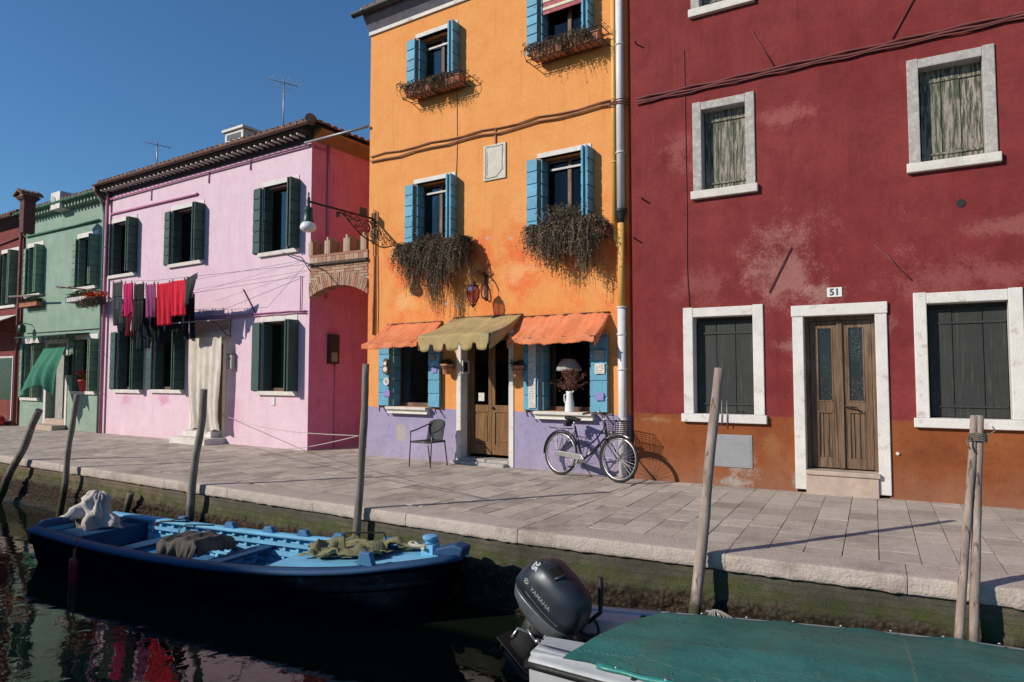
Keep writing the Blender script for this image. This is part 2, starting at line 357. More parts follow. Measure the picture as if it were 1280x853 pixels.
def leafmat(name, cols):
    t = NT(name); g = t.n('NewGeometry', {}, None); rm = t.t.nodes.new('ShaderNodeValToRGB'); el = rm.color_ramp.elements
    el[0].color = (*cols[0], 1); el[1].color = (*cols[-1], 1)
    for i, c in enumerate(cols[1:-1]): e = el.new((i + 1) / (len(cols) - 1)); e.color = (*c, 1)
    t.t.links.new(g.outputs['Random Per Island'], rm.inputs[0])
    return t.fin(rm.outputs[0], .85, None, Specular_IOR_Level=.15)
# ================================================================= SETTING
KP = (0.05, 7.03, 0); QA = Frame(KP, math.atan(-.649)); QB = Frame(KP, math.atan(-.529))
HALF = (QB.a - QA.a) / 2
WZ = -.84; BZ = -1.0
def struct(o): return tag(o, kind='structure')

# far ground behind the houses, one sheet out to the horizon
m = MB()
pts = [QA.w(-60, .3, -.35), QA.w(0, .3, -.35), QB.w(40, .3, -.35), QB.w(700, 900, -.35), QA.w(-900, 900, -.35)]
m.poly(pts); struct(m.build('ground', basic('far_ground', (.12, .11, .09), .95)))

# paving bed and slabs
def clampu(fr, u, y, left):
    lim = -abs(y) * math.tan(abs(HALF)) if left else abs(y) * math.tan(abs(HALF))
    return min(u, lim - .006) if left else max(u, lim + .006)
m = MB()
for fr, a, b, left in ((QA, -46, 0, True), (QB, 0, 14, False)):
    q = [fr.w(clampu(fr, a, .3, left) if not left else a, .3, -.014), fr.w(clampu(fr, b, .3, left) if left else b, .3, -.014),
         fr.w(clampu(fr, b, 7.5, left) if left else b, 7.5, -.014), fr.w(clampu(fr, a, 7.5, left) if not left else a, 7.5, -.014)]
    m.poly(q)
struct(m.build('paving_bed', M['bed']))
m = MB(); r2 = random.Random(3)
for fr, a, b, left in ((QA, -40, 0, True), (QB, 0, 12, False)):
    u = a
    while u < b:
        cw = r2.uniform(.265, .32); y = .425 - r2.uniform(0, .3)
        while y < 6.2:
            L = r2.uniform(.26, .46); y0 = max(y, .425); y1 = y + L
            if y1 - y0 > .08:
                g = r2.uniform(.002, .005); h = r2.uniform(-.003, .002); tl = [h + r2.uniform(-.003, .002) for _ in range(4)]
                cs = [(u + g, y0 + g), (u + cw - g, y0 + g), (u + cw - g, y1 - g), (u + g, y1 - g)]
                if r2.random() < .0: pass
                cc = [(clampu(fr, x, yy, left), yy) for x, yy in cs]
                if abs(cc[0][0] - cc[1][0]) > .05 or abs(cc[2][0] - cc[3][0]) > .05:
                    mx = sum(c[0] for c in cc) / 4; my = sum(c[1] for c in cc) / 4; e = .0015
                    lo = [m.V(fr.w(x, yy, -.02)) for x, yy in cc]; md = [m.V(fr.w(x, yy, t - .0006)) for (x, yy), t in zip(cc, tl)]
                    up = [m.V(fr.w(x + (e if x < mx else -e), yy + (e if yy < my else -e), t)) for (x, yy), t in zip(cc, tl)]
                    for k in range(4):
                        k2 = (k + 1) % 4; m.F((lo[k], lo[k2], md[k2], md[k])); m.F((md[k], md[k2], up[k2], up[k]))
                    m.F(up)
            y = y1
        u += cw
struct(m.build('pavement', M['slab']))

# kerb of long white stone blocks with a rounded, pitted nose
def kerb_profile(): return [(.42, .004), (.41, .005), (.25, .006), (.08, .005), (.018, .003), (.005, -.002), (.000, -.012), (.0, -.045), (-.003, -.075), (0, -.105), (.004, -.128), (.014, -.136), (.2, -.138)]
m = MB(); m.smooth = True
for fr, a, b, left in ((QA, -42, 0, True), (QB, 0, 13, False)):
    u = a
    while u < b - .01:
        L = r2.uniform(1.3, 2.1); e = min(b, u + L); 
        if b - e < .5: e = b
        n = max(4, int((e - u) / (.05 if u > -10 else .2))); off = r2.uniform(-.008, .008); zo = r2.uniform(-.005, .004); I = []
        for i in range(n + 1):
            x = u + .003 + (e - u - .006) * i / n; row = []
            for j, (yy, zz) in enumerate(kerb_profile()):
                p = fr.w(x, yy, zz); amp = .010 if j >= 5 else (.003 if j in (3, 4) else .001)
                d = mnoise.noise(p * 9) * amp * 1.2 + mnoise.noise(p * 24) * amp
                if j >= 5 and (i == 0 or i == n): d += .004
                xx = clampu(fr, x, yy, left) if yy > 0 else x
                row.append(m.V(fr.w(xx, yy + off + d, zz + zo + (d * .4 if j < 10 else -abs(d)))))
            I.append(row)
        for i in range(n):
            for j in range(len(I[0]) - 1): m.F((I[i][j], I[i + 1][j], I[i + 1][j + 1], I[i][j + 1]))
        for q in (I[0], I[-1][::-1]): m.F([m.V(m.v[k]) for k in q], False)
        u = e
struct(fixn(m.build('kerb', M['kerb'])))

# canal wall: bricks above, algae, then rubble and mud at the waterline
def quaywall_mat():
    t = NT('canal_wall'); uv = t.tc.outputs['UV']; spz = t.sep(uv).outputs[1]
    br = t.n('TexBrick', {'Vector': uv, 'Color1': (.15, .115, .08, 1), 'Color2': (.12, .11, .085, 1), 'Mortar': (.085, .078, .062, 1), 'Scale': 1, 'Mortar Size': .008, 'Brick Width': .26, 'Row Height': .07}, None)
    wob = t.mr(t.noise(2.2, 6, .7, uv), .25, .75, -.08, .08); z = t.ma('ADD', spz, wob)
    col = t.mix(t.mr(t.noise(3, 6, .65, uv), .30, .55), br.outputs[0], t.mix(t.noise(20, 5, .7, uv), (.035, .037, .028), (.12, .112, .085)))
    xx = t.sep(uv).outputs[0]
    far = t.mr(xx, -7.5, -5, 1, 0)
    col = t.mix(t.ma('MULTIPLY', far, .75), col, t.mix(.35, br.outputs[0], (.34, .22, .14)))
    alg = t.ma('MULTIPLY', t.mr(z, -.22, -.29), t.mr(z, -.43, -.36, 0, 1)); alg = t.ma('MULTIPLY', alg, t.mr(t.noise(6, 6, .7, uv), .38, .6, .15, .95))
    col = t.mix(alg, col, t.mix(t.noise(14, 4, .6, uv), (.03, .045, .006), (.085, .10, .018)))
    mud = t.mr(z, -.36, -.46, 0, 1)
    mc = t.mix(t.mr(t.noise(18, 6, .75, uv), .35, .65), (.03, .019, .012), (.12, .082, .052))
    col = t.mix(mud, col, mc)
    gr = t.noise(70, 4, .8, uv); col = t.mix(t.mr(gr, .52, .72, 0, .5), col, sc((.2, .17, .12), 1)); col = t.mix(t.mr(gr, .48, .3, 0, .6), col, (.012, .011, .007)); jn = t.mr(t.noise(1.1, 3, .5, uv), .5, .62); col = t.mix(t.ma('MULTIPLY', jn, .4), col, (.03, .03, .022))
    wet = t.mr(z, -.72, -.82, 0, 1); col = t.mix(wet, col, (.022, .022, .014))
    h = t.ma('ADD', t.ma('MULTIPLY', br.outputs[1], -.5), t.ma('MULTIPLY', t.noise(34, 7, .82, uv), t.mr(mud, 0, 1, .5, 1.6))); vo = t.n('TexVoronoi', {'Vector': uv, 'Scale': 24}); h = t.ma('ADD', h, t.ma('MULTIPLY', t.ma('MULTIPLY', vo, mud), -2.0)); col = t.mix(t.ma('MULTIPLY', t.mr(vo, .25, .7, 0, .8), mud), col, (.018, .012, .008))
    return t.fin(col, t.mr(wet, 0, 1, .92, .35), t.bump(h, .9, .02), Specular_IOR_Level=.2)
for nm, fr, a, b in (('canal_wall', QA, -42, 0), ('canal_wall', QB, 0, 13)):
    m = MB(); m.smooth = True; uvs = []
    xs = []; x = a
    while x < b: xs.append(x); x += (.035 if x > -9 else .12)
    xs.append(b); nz = 34; I = []
    for x in xs:
        row = []
        for j in range(nz + 1):
            z = -.12 - 1.18 * j / nz; p = fr.w(x, 0, z)
            rub = max(0, min(1, (-.34 + mnoise.noise(p * 1.6) * .12 - z) / .16))
            d = mnoise.noise(p * 3) * .012 + mnoise.noise(p * 14) * .006
            bl = mnoise.fractal(p * 12, .9, 2.1, 4) * .045 + abs(mnoise.noise(p * 22)) * .045
            out = -.035 + d - rub * (.015 + bl + max(0, -.65 - z) * .30 + max(0, mnoise.noise(p * 1.1)) * .03)
            row.append(m.V(fr.w(x, .08 + out, z))); uvs.append((x, z))
        I.append(row)
    for i in range(len(xs) - 1):
        for j in range(nz): m.F((I[i][j], I[i][j + 1], I[i + 1][j + 1], I[i + 1][j]))
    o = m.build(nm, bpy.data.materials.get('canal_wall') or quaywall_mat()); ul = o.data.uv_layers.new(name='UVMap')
    for l in o.data.loops: ul.data[l.index].uv = uvs[l.vertex_index]
    struct(o)

# water and muddy bed
def water_mat():
    t = NT('canal_water'); P = t.n('Mapping', {0: t.O, 2: (0, 0, R(-30)), 3: (1, 1.0, 1)})
    a = t.noise(1.3, 3, .5, P, dist=.6); b = t.noise(5.5, 3, .55, P, dist=.4)
    h = t.ma('ADD', a, t.ma('MULTIPLY', b, .12))
    t.fin((.006, .010, .006), .02, t.bump(h, .28, .03), Specular_IOR_Level=.5)
    t.b.inputs['IOR'].default_value = 1.33
    return t.m
m = MB(); m.poly([(-300, -120, WZ), (150, -120, WZ), (150, 300, WZ), (-300, 300, WZ)][::1])
# keep the sheet on the canal side of the quay line
m = MB(); m.poly([QA.w(-80, .3, WZ), QA.w(-80, -11, WZ), QB.w(60, -11, WZ), QB.w(60, .3, WZ), QB.w(0, .3, WZ)])
struct(m.build('water', water_mat()))

# near bank behind the camera: kerb, paving, and the house whose shadow lies on the canal
NB = Frame((0, -.25, 0), math.atan(-.6))
m = MB(); m.box(-45, 30, -14, -.3, -1.3, 0); struct(m.build('near_pavement', M['bed'], loc=NB.o, rz=NB.a))
m = MB(); m.box(-45, 30, -.3, .1, -.16, .006); struct(m.build('near_kerb', M['kerb'], loc=NB.o, rz=NB.a, bevel=.02))

# ---------------------------------------------------------------- houses
RED = Frame(G(803, 599.3), R(-30.3)); 
ORA0 = Frame(G(790, 597.2), math.atan(-.65)); PNK0 = Frame(G(384, 563.5), math.atan(-.645))
uL = ORA0.px(461, 300)[0]; uR = ORA0.px(789, 598)[0]
ORA = Frame(ORA0.w(uL, 0, 0), ORA0.a); ORAW = uR - uL
uL = PNK0.px(131, 400)[0]; PNK = Frame(PNK0.w(uL, 0, 0), PNK0.a); PNKW = -uL
RL = RED.px(792.5, 560)[0]; RED = Frame(RED.w(RL, 0, 0), RED.a); REDW = 9.5
# green and far red houses continue the pink line
g0 = PNK.px(26, 400)[0]; GRN = Frame(PNK.w(g0, .04, 0), PNK.a); GRNW = -g0 - .02
FARW = 7.0; FAR = Frame(PNK.w(g0 - FARW, .02, 0), PNK.a)
print('ORAW', ORAW, 'PNKW', PNKW, 'GRNW', GRNW)

def walls(W, H, D, ops, t=.30, inside=True, back=True):
    """front wall with real openings (u0,u1,z0,z1), its reveals, side and back walls, a dark room behind"""
    m = MB(); xs = sorted({0, W} | {o[0] for o in ops} | {o[1] for o in ops}); zs = sorted({-.3, H} | {o[2] for o in ops} | {o[3] for o in ops})
    def hole(x, z): return any(o[0] < x < o[1] and o[2] < z < o[3] for o in ops)
    for i in range(len(xs) - 1):
        for j in range(len(zs) - 1):
            if not hole((xs[i] + xs[i + 1]) / 2, (zs[j] + zs[j + 1]) / 2):
                m.poly([(xs[i], 0, zs[j]), (xs[i + 1], 0, zs[j]), (xs[i + 1], 0, zs[j + 1]), (xs[i], 0, zs[j + 1])])
    for (a, b, c, d) in ops:
        m.poly([(a, 0, c), (a, 0, d), (a, t, d), (a, t, c)]); m.poly([(b, 0, c), (b, t, c), (b, t, d), (b, 0, d)])
        m.poly([(a, 0, d), (b, 0, d), (b, t, d), (a, t, d)]); m.poly([(a, 0, c), (a, t, c), (b, t, c), (b, 0, c)])
    m.poly([(0, 0, -.3), (0, 0, H), (0, D, H), (0, D, -.3)]); m.poly([(W, 0, -.3), (W, D, -.3), (W, D, H), (W, 0, H)])
    m.poly([(0, D, -.3), (0, D, H), (W, D, H), (W, D, -.3)]); m.poly([(0, 0, H), (W, 0, H), (W, D, H), (0, D, H)])
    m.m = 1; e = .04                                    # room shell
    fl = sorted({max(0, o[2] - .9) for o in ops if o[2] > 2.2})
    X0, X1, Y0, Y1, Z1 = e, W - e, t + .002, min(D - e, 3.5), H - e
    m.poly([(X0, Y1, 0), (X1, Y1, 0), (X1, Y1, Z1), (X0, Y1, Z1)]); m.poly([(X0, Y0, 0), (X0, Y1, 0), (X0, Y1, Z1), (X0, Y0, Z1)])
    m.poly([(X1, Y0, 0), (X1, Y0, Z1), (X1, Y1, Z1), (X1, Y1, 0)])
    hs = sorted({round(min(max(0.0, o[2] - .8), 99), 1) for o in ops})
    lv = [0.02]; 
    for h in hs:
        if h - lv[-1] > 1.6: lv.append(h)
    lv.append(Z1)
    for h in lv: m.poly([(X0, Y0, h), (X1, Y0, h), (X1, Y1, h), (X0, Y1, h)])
    for i in range(len(xs) - 1):                        # inner skin of the front wall
        for j in range(len(zs) - 1):
            if not hole((xs[i] + xs[i + 1]) / 2, (zs[j] + zs[j + 1]) / 2):
                m.poly([(xs[i], t + .001, max(0, zs[j])), (xs[i], t + .001, zs[j + 1]), (xs[i + 1], t + .001, zs[j + 1]), (xs[i + 1], t + .001, max(0, zs[j]))])
    return m

def rect(F, pl, pr, yt, yb, y=0.0):
    """opening from pixels read at its left edge: (px left, px right, py top at left, py bottom at left)"""
    u0, z1 = F.px(pl, yt, y); _, z0 = F.px(pl, yb, y); u1, _ = F.px(pr, (yt + yb) / 2, y)
    return [u0, u1, z0, z1]

def leaf_mb(w, h, n=6, t=.035, groove=.012, inset=.014):
    """one shutter leaf of horizontal boards, x 0..w, front towards -y, z 0..h"""
    m = MB(); m.box(0, w, -t + inset, 0, 0, h); bh = h / n
    for k in range(n):
        a, b = k * bh + groove / 2, (k + 1) * bh - groove / 2; c = .012
        for sgn in (1,):
            pr = [(-t + inset - .002, a), (-t - .004, a + c * .3), (-t, b - c * 1.3), (-t + inset - .002, b)]
            m.prism(pr, .004, w - .004, 'x')
    return m
def planks_mb(w, h, n=3, t=.035):
    m = MB(); r = random.Random(int(w * 1000)); x = 0
    ws = [r.uniform(.8, 1.2) for _ in range(n)]; s = sum(ws)
    for k in range(n):
        ww = w * ws[k] / s; dy = r.uniform(-.004, .004); m.box(x + .004, x + ww - .004, -t + dy, dy, r.uniform(0, .008), h); x += ww
    return m

def lintel_mb(u0, u1, z, h=.10, over=.05, y=-.015):
    m = MB(); m.box(u0 - over, u1 + over, y, .10, z, z + h); return m
def sill_mb(u0, u1, z, over=.07, h=.09, out=.07, depth=.25):
    m = MB(); m.box(u0 - over, u1 + over, -out, .0 - .001, z - h, z); m.box(u0 + .002, u1 - .002, -.01, depth, z - h + .01, z - .002); return m
def casement_mb(u0, u1, z0, z1, y, fr=.05, mull=True, open_left=False, bars=0):
    m = MB(); d = .05
    m.box(u0, u0 + fr, y, y + d, z0, z1); m.box(u1 - fr, u1, y, y + d, z0, z1)
    m.box(u0 + fr, u1 - fr, y + .001, y + d, z1 - fr, z1); m.box(u0 + fr, u1 - fr, y + .001, y + d, z0, z0 + fr * 1.3)
    if mull:
        c = (u0 + u1) / 2; m.box(c - fr * .7, c + fr * .7, y - .012, y + d - .004, z0 + fr, z1 - fr * .9)
    for k in range(bars):
        z = z0 + (z1 - z0) * (k + 1) / (bars + 1); m.box(u0 + fr, u1 - fr, y + .01, y + d - .01, z - .012, z + .012)
    return m
def curtain_mb(u0, u1, z0, z1, y, amp=.03, n=7, pull=0.0):
    m = MB(); m.smooth = True
    def f(a, b):
        x = u0 + (u1 - u0) * a; x += pull * (b - .5) ** 2 * (u1 - u0)
        return (x, y + amp * math.sin(a * n * 6.28) * (.6 + .4 * b), z1 + (z0 - z1) * b)
    m.grid(f, n * 6, 6); return m
def window(house, F, op, shut=None, shmat=None, nb=6, reveal=.28, lint=True, sill=True, sillz=None, wl=None, curtain=None, casing='casing', lh=.10, innerleaf=True, rightleaf=True, leftleaf=True, tleft=5, label=None, sill_out=.07, bars=0, mull=True, lintel_m='whitewash', paned=1.0):
    u0, u1, z0, z1 = op; W = u1 - u0; lw = wl or W / 4.2
    wy = reveal - .07
    wd = casement_mb(u0 + .004, u1 - .004, z0 + .004, z1 - .004, wy, bars=bars, mull=mull).build('window', M[casing], house, bevel=.004)
    if label: wd['label'] = label
    g = MB(); g.box(u0 + .045, u0 + .05 + (u1 - u0 - .095) * paned, wy + .022, wy + .027, z0 + .05, z1 - .04); g.build('pane', M['glass'], wd)
    if curtain:
        for (a, b, cm, pl) in curtain: curtain_mb(u0 + W * a, u0 + W * b, z0 + .02, z1 - .02, reveal + .06, pull=pl).build('curtain', M[cm], wd)
    if lint: lintel_mb(u0, u1, z1, lh, .04).build('lintel', M[lintel_m], wd, bevel=.005)
    if sill: sill_mb(u0, u1, z0, out=sill_out).build('sill', M['stone'], wd, bevel=.008)
    if shut:
        sm = M[shmat]; H = z1 - z0 - .01; r = random.Random(int(u0 * 977))
        if leftleaf:
            s = leaf_mb(lw, H, nb).build('shutter', sm, wd); s.location = (u0 - .012, -.03, z0 + .005)
            s.rotation_euler = (0, 0, R(180 - tleft)); s.scale = (1, -1, 1)
        if innerleaf:
            s = leaf_mb(min(lw, reveal - .08), H, nb).build('shutter', sm, wd); s.location = (u0 + .006, reveal - .075, z0 + .005)
            s.rotation_euler = (0, 0, R(-90)); s.scale = (1, -1, 1)
        if rightleaf == 'flat':
            s = leaf_mb(lw, H, nb).build('shutter', sm, wd); s.location = (u1 + .012, -.03, z0 + .005); s.rotation_euler = (0, 0, R(-7))
            s = leaf_mb(min(lw, reveal - .08), H, nb).build('shutter', sm, wd); s.location = (u1 - .006, reveal - .075, z0 + .005); s.rotation_euler = (0, 0, R(-90))
        elif rightleaf:
            a = r.uniform(-3, 4)
            s = leaf_mb(lw, H, nb).build('shutter', sm, wd); s.location = (u1 + .0, -.004, z0 + .005); s.rotation_euler = (0, 0, R(-90 + a))
            s = leaf_mb(lw * .97, H, nb).build('shutter', sm, wd); s.location = (u1 + .045, -.004, z0 + .005); s.rotation_euler = (0, 0, R(-90 + a)); s.scale = (1, -1, 1)
    return wd

def tiles_mb(m, xs, len_fn, base_fn, slope, rw=.09, steps=.38, seg=5):
    """courses of half-round tiles: for each column position x, runs upward from the eave"""
    for x in xs:
        L = len_fn(x); k = 0; y = 0
        while y < L - .05:
            e = min(L, y + steps + .06); r0, r1 = rw, rw * .82; A = []; B = []
            j = rnd.uniform(-.012, .012); zz = rnd.uniform(-.004, .01)
            for i in range(seg + 1):
                an = math.pi * i / seg
                A.append(m.V(base_fn(x + j + r0 * math.cos(an), y, slope * y + .045 + zz + r0 * .75 * math.sin(an))))
                B.append(m.V(base_fn(x + j + r1 * math.cos(an), e, slope * e + .02 + r1 * .75 * math.sin(an))))
            for i in range(seg): m.F((A[i], A[i + 1], B[i + 1], B[i]), True)
            m.F(A, False); y += steps
def gutter_mb(x0, x1, y, z, r=.07, side=None):
    m = MB(); n = 8
    I = []
    for x in (x0, x1):
        out = [m.V((x, y + r * math.cos(math.pi + math.pi * i / n), z + r * math.sin(math.pi + math.pi * i / n))) for i in range(n + 1)]
        inn = [m.V((x, y + (r - .012) * math.cos(math.pi + math.pi * i / n), z + (r - .012) * math.sin(math.pi + math.pi * i / n))) for i in range(n + 1)]
        I.append((out, inn))
    for i in range(n):
        m.F((I[0][0][i], I[1][0][i], I[1][0][i + 1], I[0][0][i + 1])); m.F((I[0][1][i], I[0][1][i + 1], I[1][1][i + 1], I[1][1][i]))
    for k in (0, n): m.F((I[0][0][k], I[0][1][k], I[1][1][k], I[1][0][k]))
    for s in (0, 1):
        for i in range(n): m.F((I[s][0][i], I[s][0][i + 1], I[s][1][i + 1], I[s][1][i]))
    x = x0 + .3
    while x < x1:
        m.box(x, x + .03, y - r - .008, y - r + .002, z - .03, z + .01); m.tube([(x + .015, y - r - .004, z), (x + .015, y - .8 * r, z - .8 * r), (x + .015, y + .9 * r, z - .65 * r)], .008, 5); x += .75
    return m
def pipe_mb(pts, r, clamps=()):
    m = MB(); m.tube(pts, r, 10)
    for (x, y, z) in clamps: m.tube([(x, y, z - .012), (x, y, z + .012)], r * 1.22, 10)
    return m

# ======================= ORANGE HOUSE
ORH = ORA.px(463, 42.7)[1] + .30
ow = {}
ow['w1'] = rect(ORA, 519.5, 567.5, 230.5, 311); ow['w2'] = rect(ORA, 674.5, 737, 198.5, 293)
ow['w3'] = rect(ORA, 522, 570.5, 48.5, 114); ow['w4'] = rect(ORA, 674.5, 737, 0, 67)
ow['w4'][3] = ow['w3'][3]; 
zz = (ow['w3'][2] + ow['w4'][2]) / 2
ow['g1'] = rect(ORA, 490, 537.5, 427, 508); ow['g2'] = rect(ORA, 676, 740, 420, 513.5)
ow['g2'][2] = ow['g1'][2] = (ow['g1'][2] + ow['g2'][2]) / 2
ow['d'] = rect(ORA, 576.5, 637, 405, 577); ow['d'][3] = 2.42; ow['d'][2] = .0
print({k: [round(x, 2) for x in v] for k, v in ow.items()})
orange = thing('orange_house', 'tall orange rendered house with a violet painted foot and light blue shutters', 'house', ORA.o, ORA.a)
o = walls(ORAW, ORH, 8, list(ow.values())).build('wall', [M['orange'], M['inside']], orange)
def P(mb, name, mt, par, **k): return mb.build(name, M[mt] if isinstance(mt, str) else mt, par, **k)
M['lace'] = cloth('grey_curtain', (.30, .30, .36), (14, 14, .3)); M['whitecurtain'] = cloth('white_curtain', (.5, .48, .46), (14, 14, .3))
M['purplecurtain'] = cloth('violet_curtain', (.12, .10, .2), (14, 14, .3))
wA = window(orange, ORA, ow['w1'], 1, 'blueshut', 6, curtain=[(.35, .75, 'purplecurtain', -.4)], innerleaf=True, lh=.085)
wB = window(orange, ORA, ow['w2'], 1, 'blueshut', 6, curtain=[(.2, .6, 'purplecurtain', -.4), (.72, .95, 'lace', 0)], lh=.085)
wC = window(orange, ORA, ow['w3'], 1, 'blueshut', 5, lh=.085)
wD = window(orange, ORA, ow['w4'], 1, 'blueshut', 6, lh=.085, curtain=[(.55, .95, 'lace', 0)])
# rolled awning strip in the top window
m = MB(); a = ow['w4']; m.box(a[0] + .06, a[1] - .06, .02, .05, a[3] - .36, a[3] - .05); P(m, 'window_blind', basic('red_blind', (.3, .03, .05)), wD)
m = MB()
for zz_ in (.10, .24): m.box(a[0] + .06, a[1] - .06, .008, .018, a[3] - zz_ - .05, a[3] - zz_)
P(m, 'blind_stripe', basic('cream_stripe', (.55, .5, .36)), wD)
for wn, wd in (('w1', wA), ('w2', wB), ('w3', wC)):
    a = ow[wn]; m = MB(); m.box(a[0] + .12 * 1, a[1] - .05, .17, .19, a[3] - .20, a[3] - .165); P(m, 'curtain_rail', 'casingw', wd)
W1 = window(orange, ORA, ow['g1'], 1, 'blueshut', 5, lint=False, sill=False, wl=.30, curtain=[(0.0, .2, 'whitecurtain', 0)], mull=False, tleft=3, rightleaf='flat')
W2 = window(orange, ORA, ow['g2'], 1, 'blueshut', 5, paned=.12, lint=False, sill=False, wl=.31, curtain=[(0.0, .1, 'whitecurtain', 0)], mull=False, tleft=3, rightleaf='flat')
for wn, wd in (('g1', W1), ('g2', W2)):   # moulded stone sill on iron hooks
    a = ow[wn]; ex = .02 if wn == 'g1' else .06; m = MB(); m.prism([(-.16, a[2]), (-.16, a[2] - .05), (-.11, a[2] - .065), (-.10, a[2] - .10), (-.12, a[2] - .13), (-.001, a[2] - .13), (-.001, a[2])], a[0] - ex, a[1] + ex, 'x')
    m.box(a[0] + .003, a[1] - .003, -.001, .2, a[2] - .04, a[2] - .001)
    P(m, 'sill', 'stone', wd, bevel=.006)
    m = MB()
    for x in (a[0] - .22, a[1] + .22):
        m.tube([(x, .0, a[2] - .02), (x, -.09, a[2] - .02), (x + .02, -.13, a[2] - .06), (x + .06, -.15, a[2] - .10)], .012, 6); m.tube([(x - .03, -.08, a[2] + .01), (x, -.09, a[2] - .04)], .014, 6)
    P(m, 'shutter_hook', 'iron', wd)
# door of the shop
a = ow['d']; dr = MB(); RV = .30
dr = MB(); c = (a[0] + a[1]) / 2
dr.box(a[0] + .004, a[0] + .06, RV - .1, RV - .02, .14, a[3]); dr.box(a[1] - .06, a[1] - .004, RV - .1, RV - .02, .14, a[3]); dr.box(a[0] + .06, a[1] - .06, RV - .099, RV - .02, a[3] - .08, a[3] - .004)
door = P(dr, 'door', 'doorwood2', orange, bevel=.004)
for (x0, x1) in ((a[0] + .065, c - .004), (c + .004, a[1] - .065)):
    m = MB(); y0 = RV - .08
    st = .07
    m.box(x0, x0 + st, y0, y0 + .045, .16, a[3] - .09); m.box(x1 - st, x1, y0, y0 + .045, .16, a[3] - .09)
    for z0, z1 in ((.16, .34), (.92, 1.05), (a[3] - .2, a[3] - .09)): m.box(x0 + st, x1 - st, y0 + .001, y0 + .045, z0, z1)
    m.box(x0 + st, x1 - st, y0 + .018, y0 + .03, .34, .92); m.box(x0 + st + .035, x1 - st - .035, y0 + .004, y0 + .02, .39, .87)
    lf = P(m, 'door_leaf', 'doorwood2', door, bevel=.005)
m = MB()
for (x0, x1) in ((a[0] + .135, c - .075), (c + .075, a[1] - .135)): m.box(x0, x1, RV - .06, RV - .055, 1.05, a[3] - .2)
P(m, 'pane', 'glass', door)
m = MB(); m.lathe([(.005, 0), (.022, .01), (.028, .03), (.018, .05), (0.004, .055)], 12); m.M = Matrix(); hnd = P(m, 'door_knob', 'rust', door); hnd.location = (c + .04, RV - .08, 1.0); hnd.rotation_euler = (R(90), 0, 0)
m = MB(); m.box(c - .30, c - .17, RV - .073, RV - .068, 1.12, 1.27); P(m, 'notice', basic('door_notice', (.5, .48, .44)), door)
m = MB(); m.box(a[0] - .09, a[0] - .001, -.02, .02, 0, a[3] + .05); m.box(a[1] + .001, a[1] + .09, -.02, .02, 0, a[3] + .05)
m.box(a[0] + .001, a[0] + .012, -.018, RV - .12, .0, a[3]); m.box(a[1] - .012, a[1] - .001, -.018, RV - .12, .0, a[3])
P(m, 'door_surround', 'whitewash', door, bevel=.004)
m = MB(); m.box(a[0] + .013, a[1] - .013, -.03, RV + .02, -.02, .10); m.box(a[0] - .14, a[1] - .02, -.16, -.031, -.02, .055); P(m, 'doorstep', 'greystone', door, bevel=.012)
# thicker sagging roof edge, gutter, cornice
m = MB(); m.box(-.02, ORAW, -.04, -.001, ORH - .36, ORH - .29); P(m, 'cornice', 'whitewash', orange)
m = MB(); m.prism([(-.001, ORH - .29), (-.03, ORH - .29), (-.20, ORH - .06), (-.22, ORH), (-.001, ORH)], -.02, ORAW, 'x'); P(m, 'eave', 'soffit', orange)
P(gutter_mb(-.22, ORAW, -.30, ORH + .03, .075), 'gutter', 'guttergrey', orange)
m = MB(); tiles_mb(m, [(.1 + .2 * i) for i in range(int(ORAW / .2))], lambda x: 4.0, lambda x, y, z: (x, y - .30, ORH + .03 + z), .36)
m.m = 0; m.poly([(-.1, -.28, ORH + .01), (ORAW, -.28, ORH + .01), (ORAW, 4, ORH + 1.55), (-.1, 4, ORH + 1.55)]); m.poly([(-.1, 8.3, ORH + .01), (-.1, 4, ORH + 1.55), (ORAW, 4, ORH + 1.55), (ORAW, 8.3, ORH + .01)])
m.poly([(-.05, -.2, ORH), (-.05, 8, ORH), (-.05, 4, ORH + 1.5)])
P(m, 'roof', 'tile', orange)
# painted conduits across the front and down the left edge
def along(F, pts, y=-.03): return [(*[F.px(px, py, y)[0]], y, F.px(px, py, y)[1]) for px, py in pts]
for k, (p0, p1) in enumerate((((463, 196.5), (778, 123)), ((463, 203), (778, 128)))):
    q0 = ORA.px(*p0, -.03); q1 = ORA.px(*p1, -.03); m = MB()
    n = 14; m.tube([(q0[0] + (q1[0] - q0[0]) * i / n, -.03 - .01 * (k == 1), q0[1] + (q1[1] - q0[1]) * i / n + rnd.uniform(-.008, .008) + .02 * math.sin(i * 2 + k)) for i in range(n + 1)], .014 + .004 * k, 6)
    P(m, 'conduit', 'brownpipe', orange)
m = MB()
q = ORA.px(468, 205, -.03)[0], ORA.px(471.5, 205, -.03)[0]
m.tube([(q[0], -.03, 4.95), (q[0], -.03, 4.0)], .010, 6); m.tube([(q[1], -.03, 4.9), (q[1], -.03, 4.0)], .014, 6); m.tube([(q[0] + .03, -.03, 4.0), (q[0] + .02, -.035, 2.4)], .022, 6)
m.tube([(q[1] + .01, -.03, 4.0), (q[1] + .03, -.035, 3), (q[1] + .02, -.035, 2.35)], .012, 6)
P(m, 'conduit', 'brownpipe', orange)
m = MB(); x = ORA.px(620, 160)[0]; m.box(x - .012, x + .012, -.03, -.001, ORA.px(620, 180)[1], ORA.px(620, 160)[1]); P(m, 'iron_anchor', 'brownpipe', orange)
m = MB(); x = ORA.px(571, 150)[0]; m.tube([(x, -.008, ORA.px(571, 90)[1]), (x + .02, -.008, 5.9), (x - .01, -.01, 5), (x, -.008, ORA.px(569, 215)[1])], .006, 5); P(m, 'wire', 'brownpipe', orange)
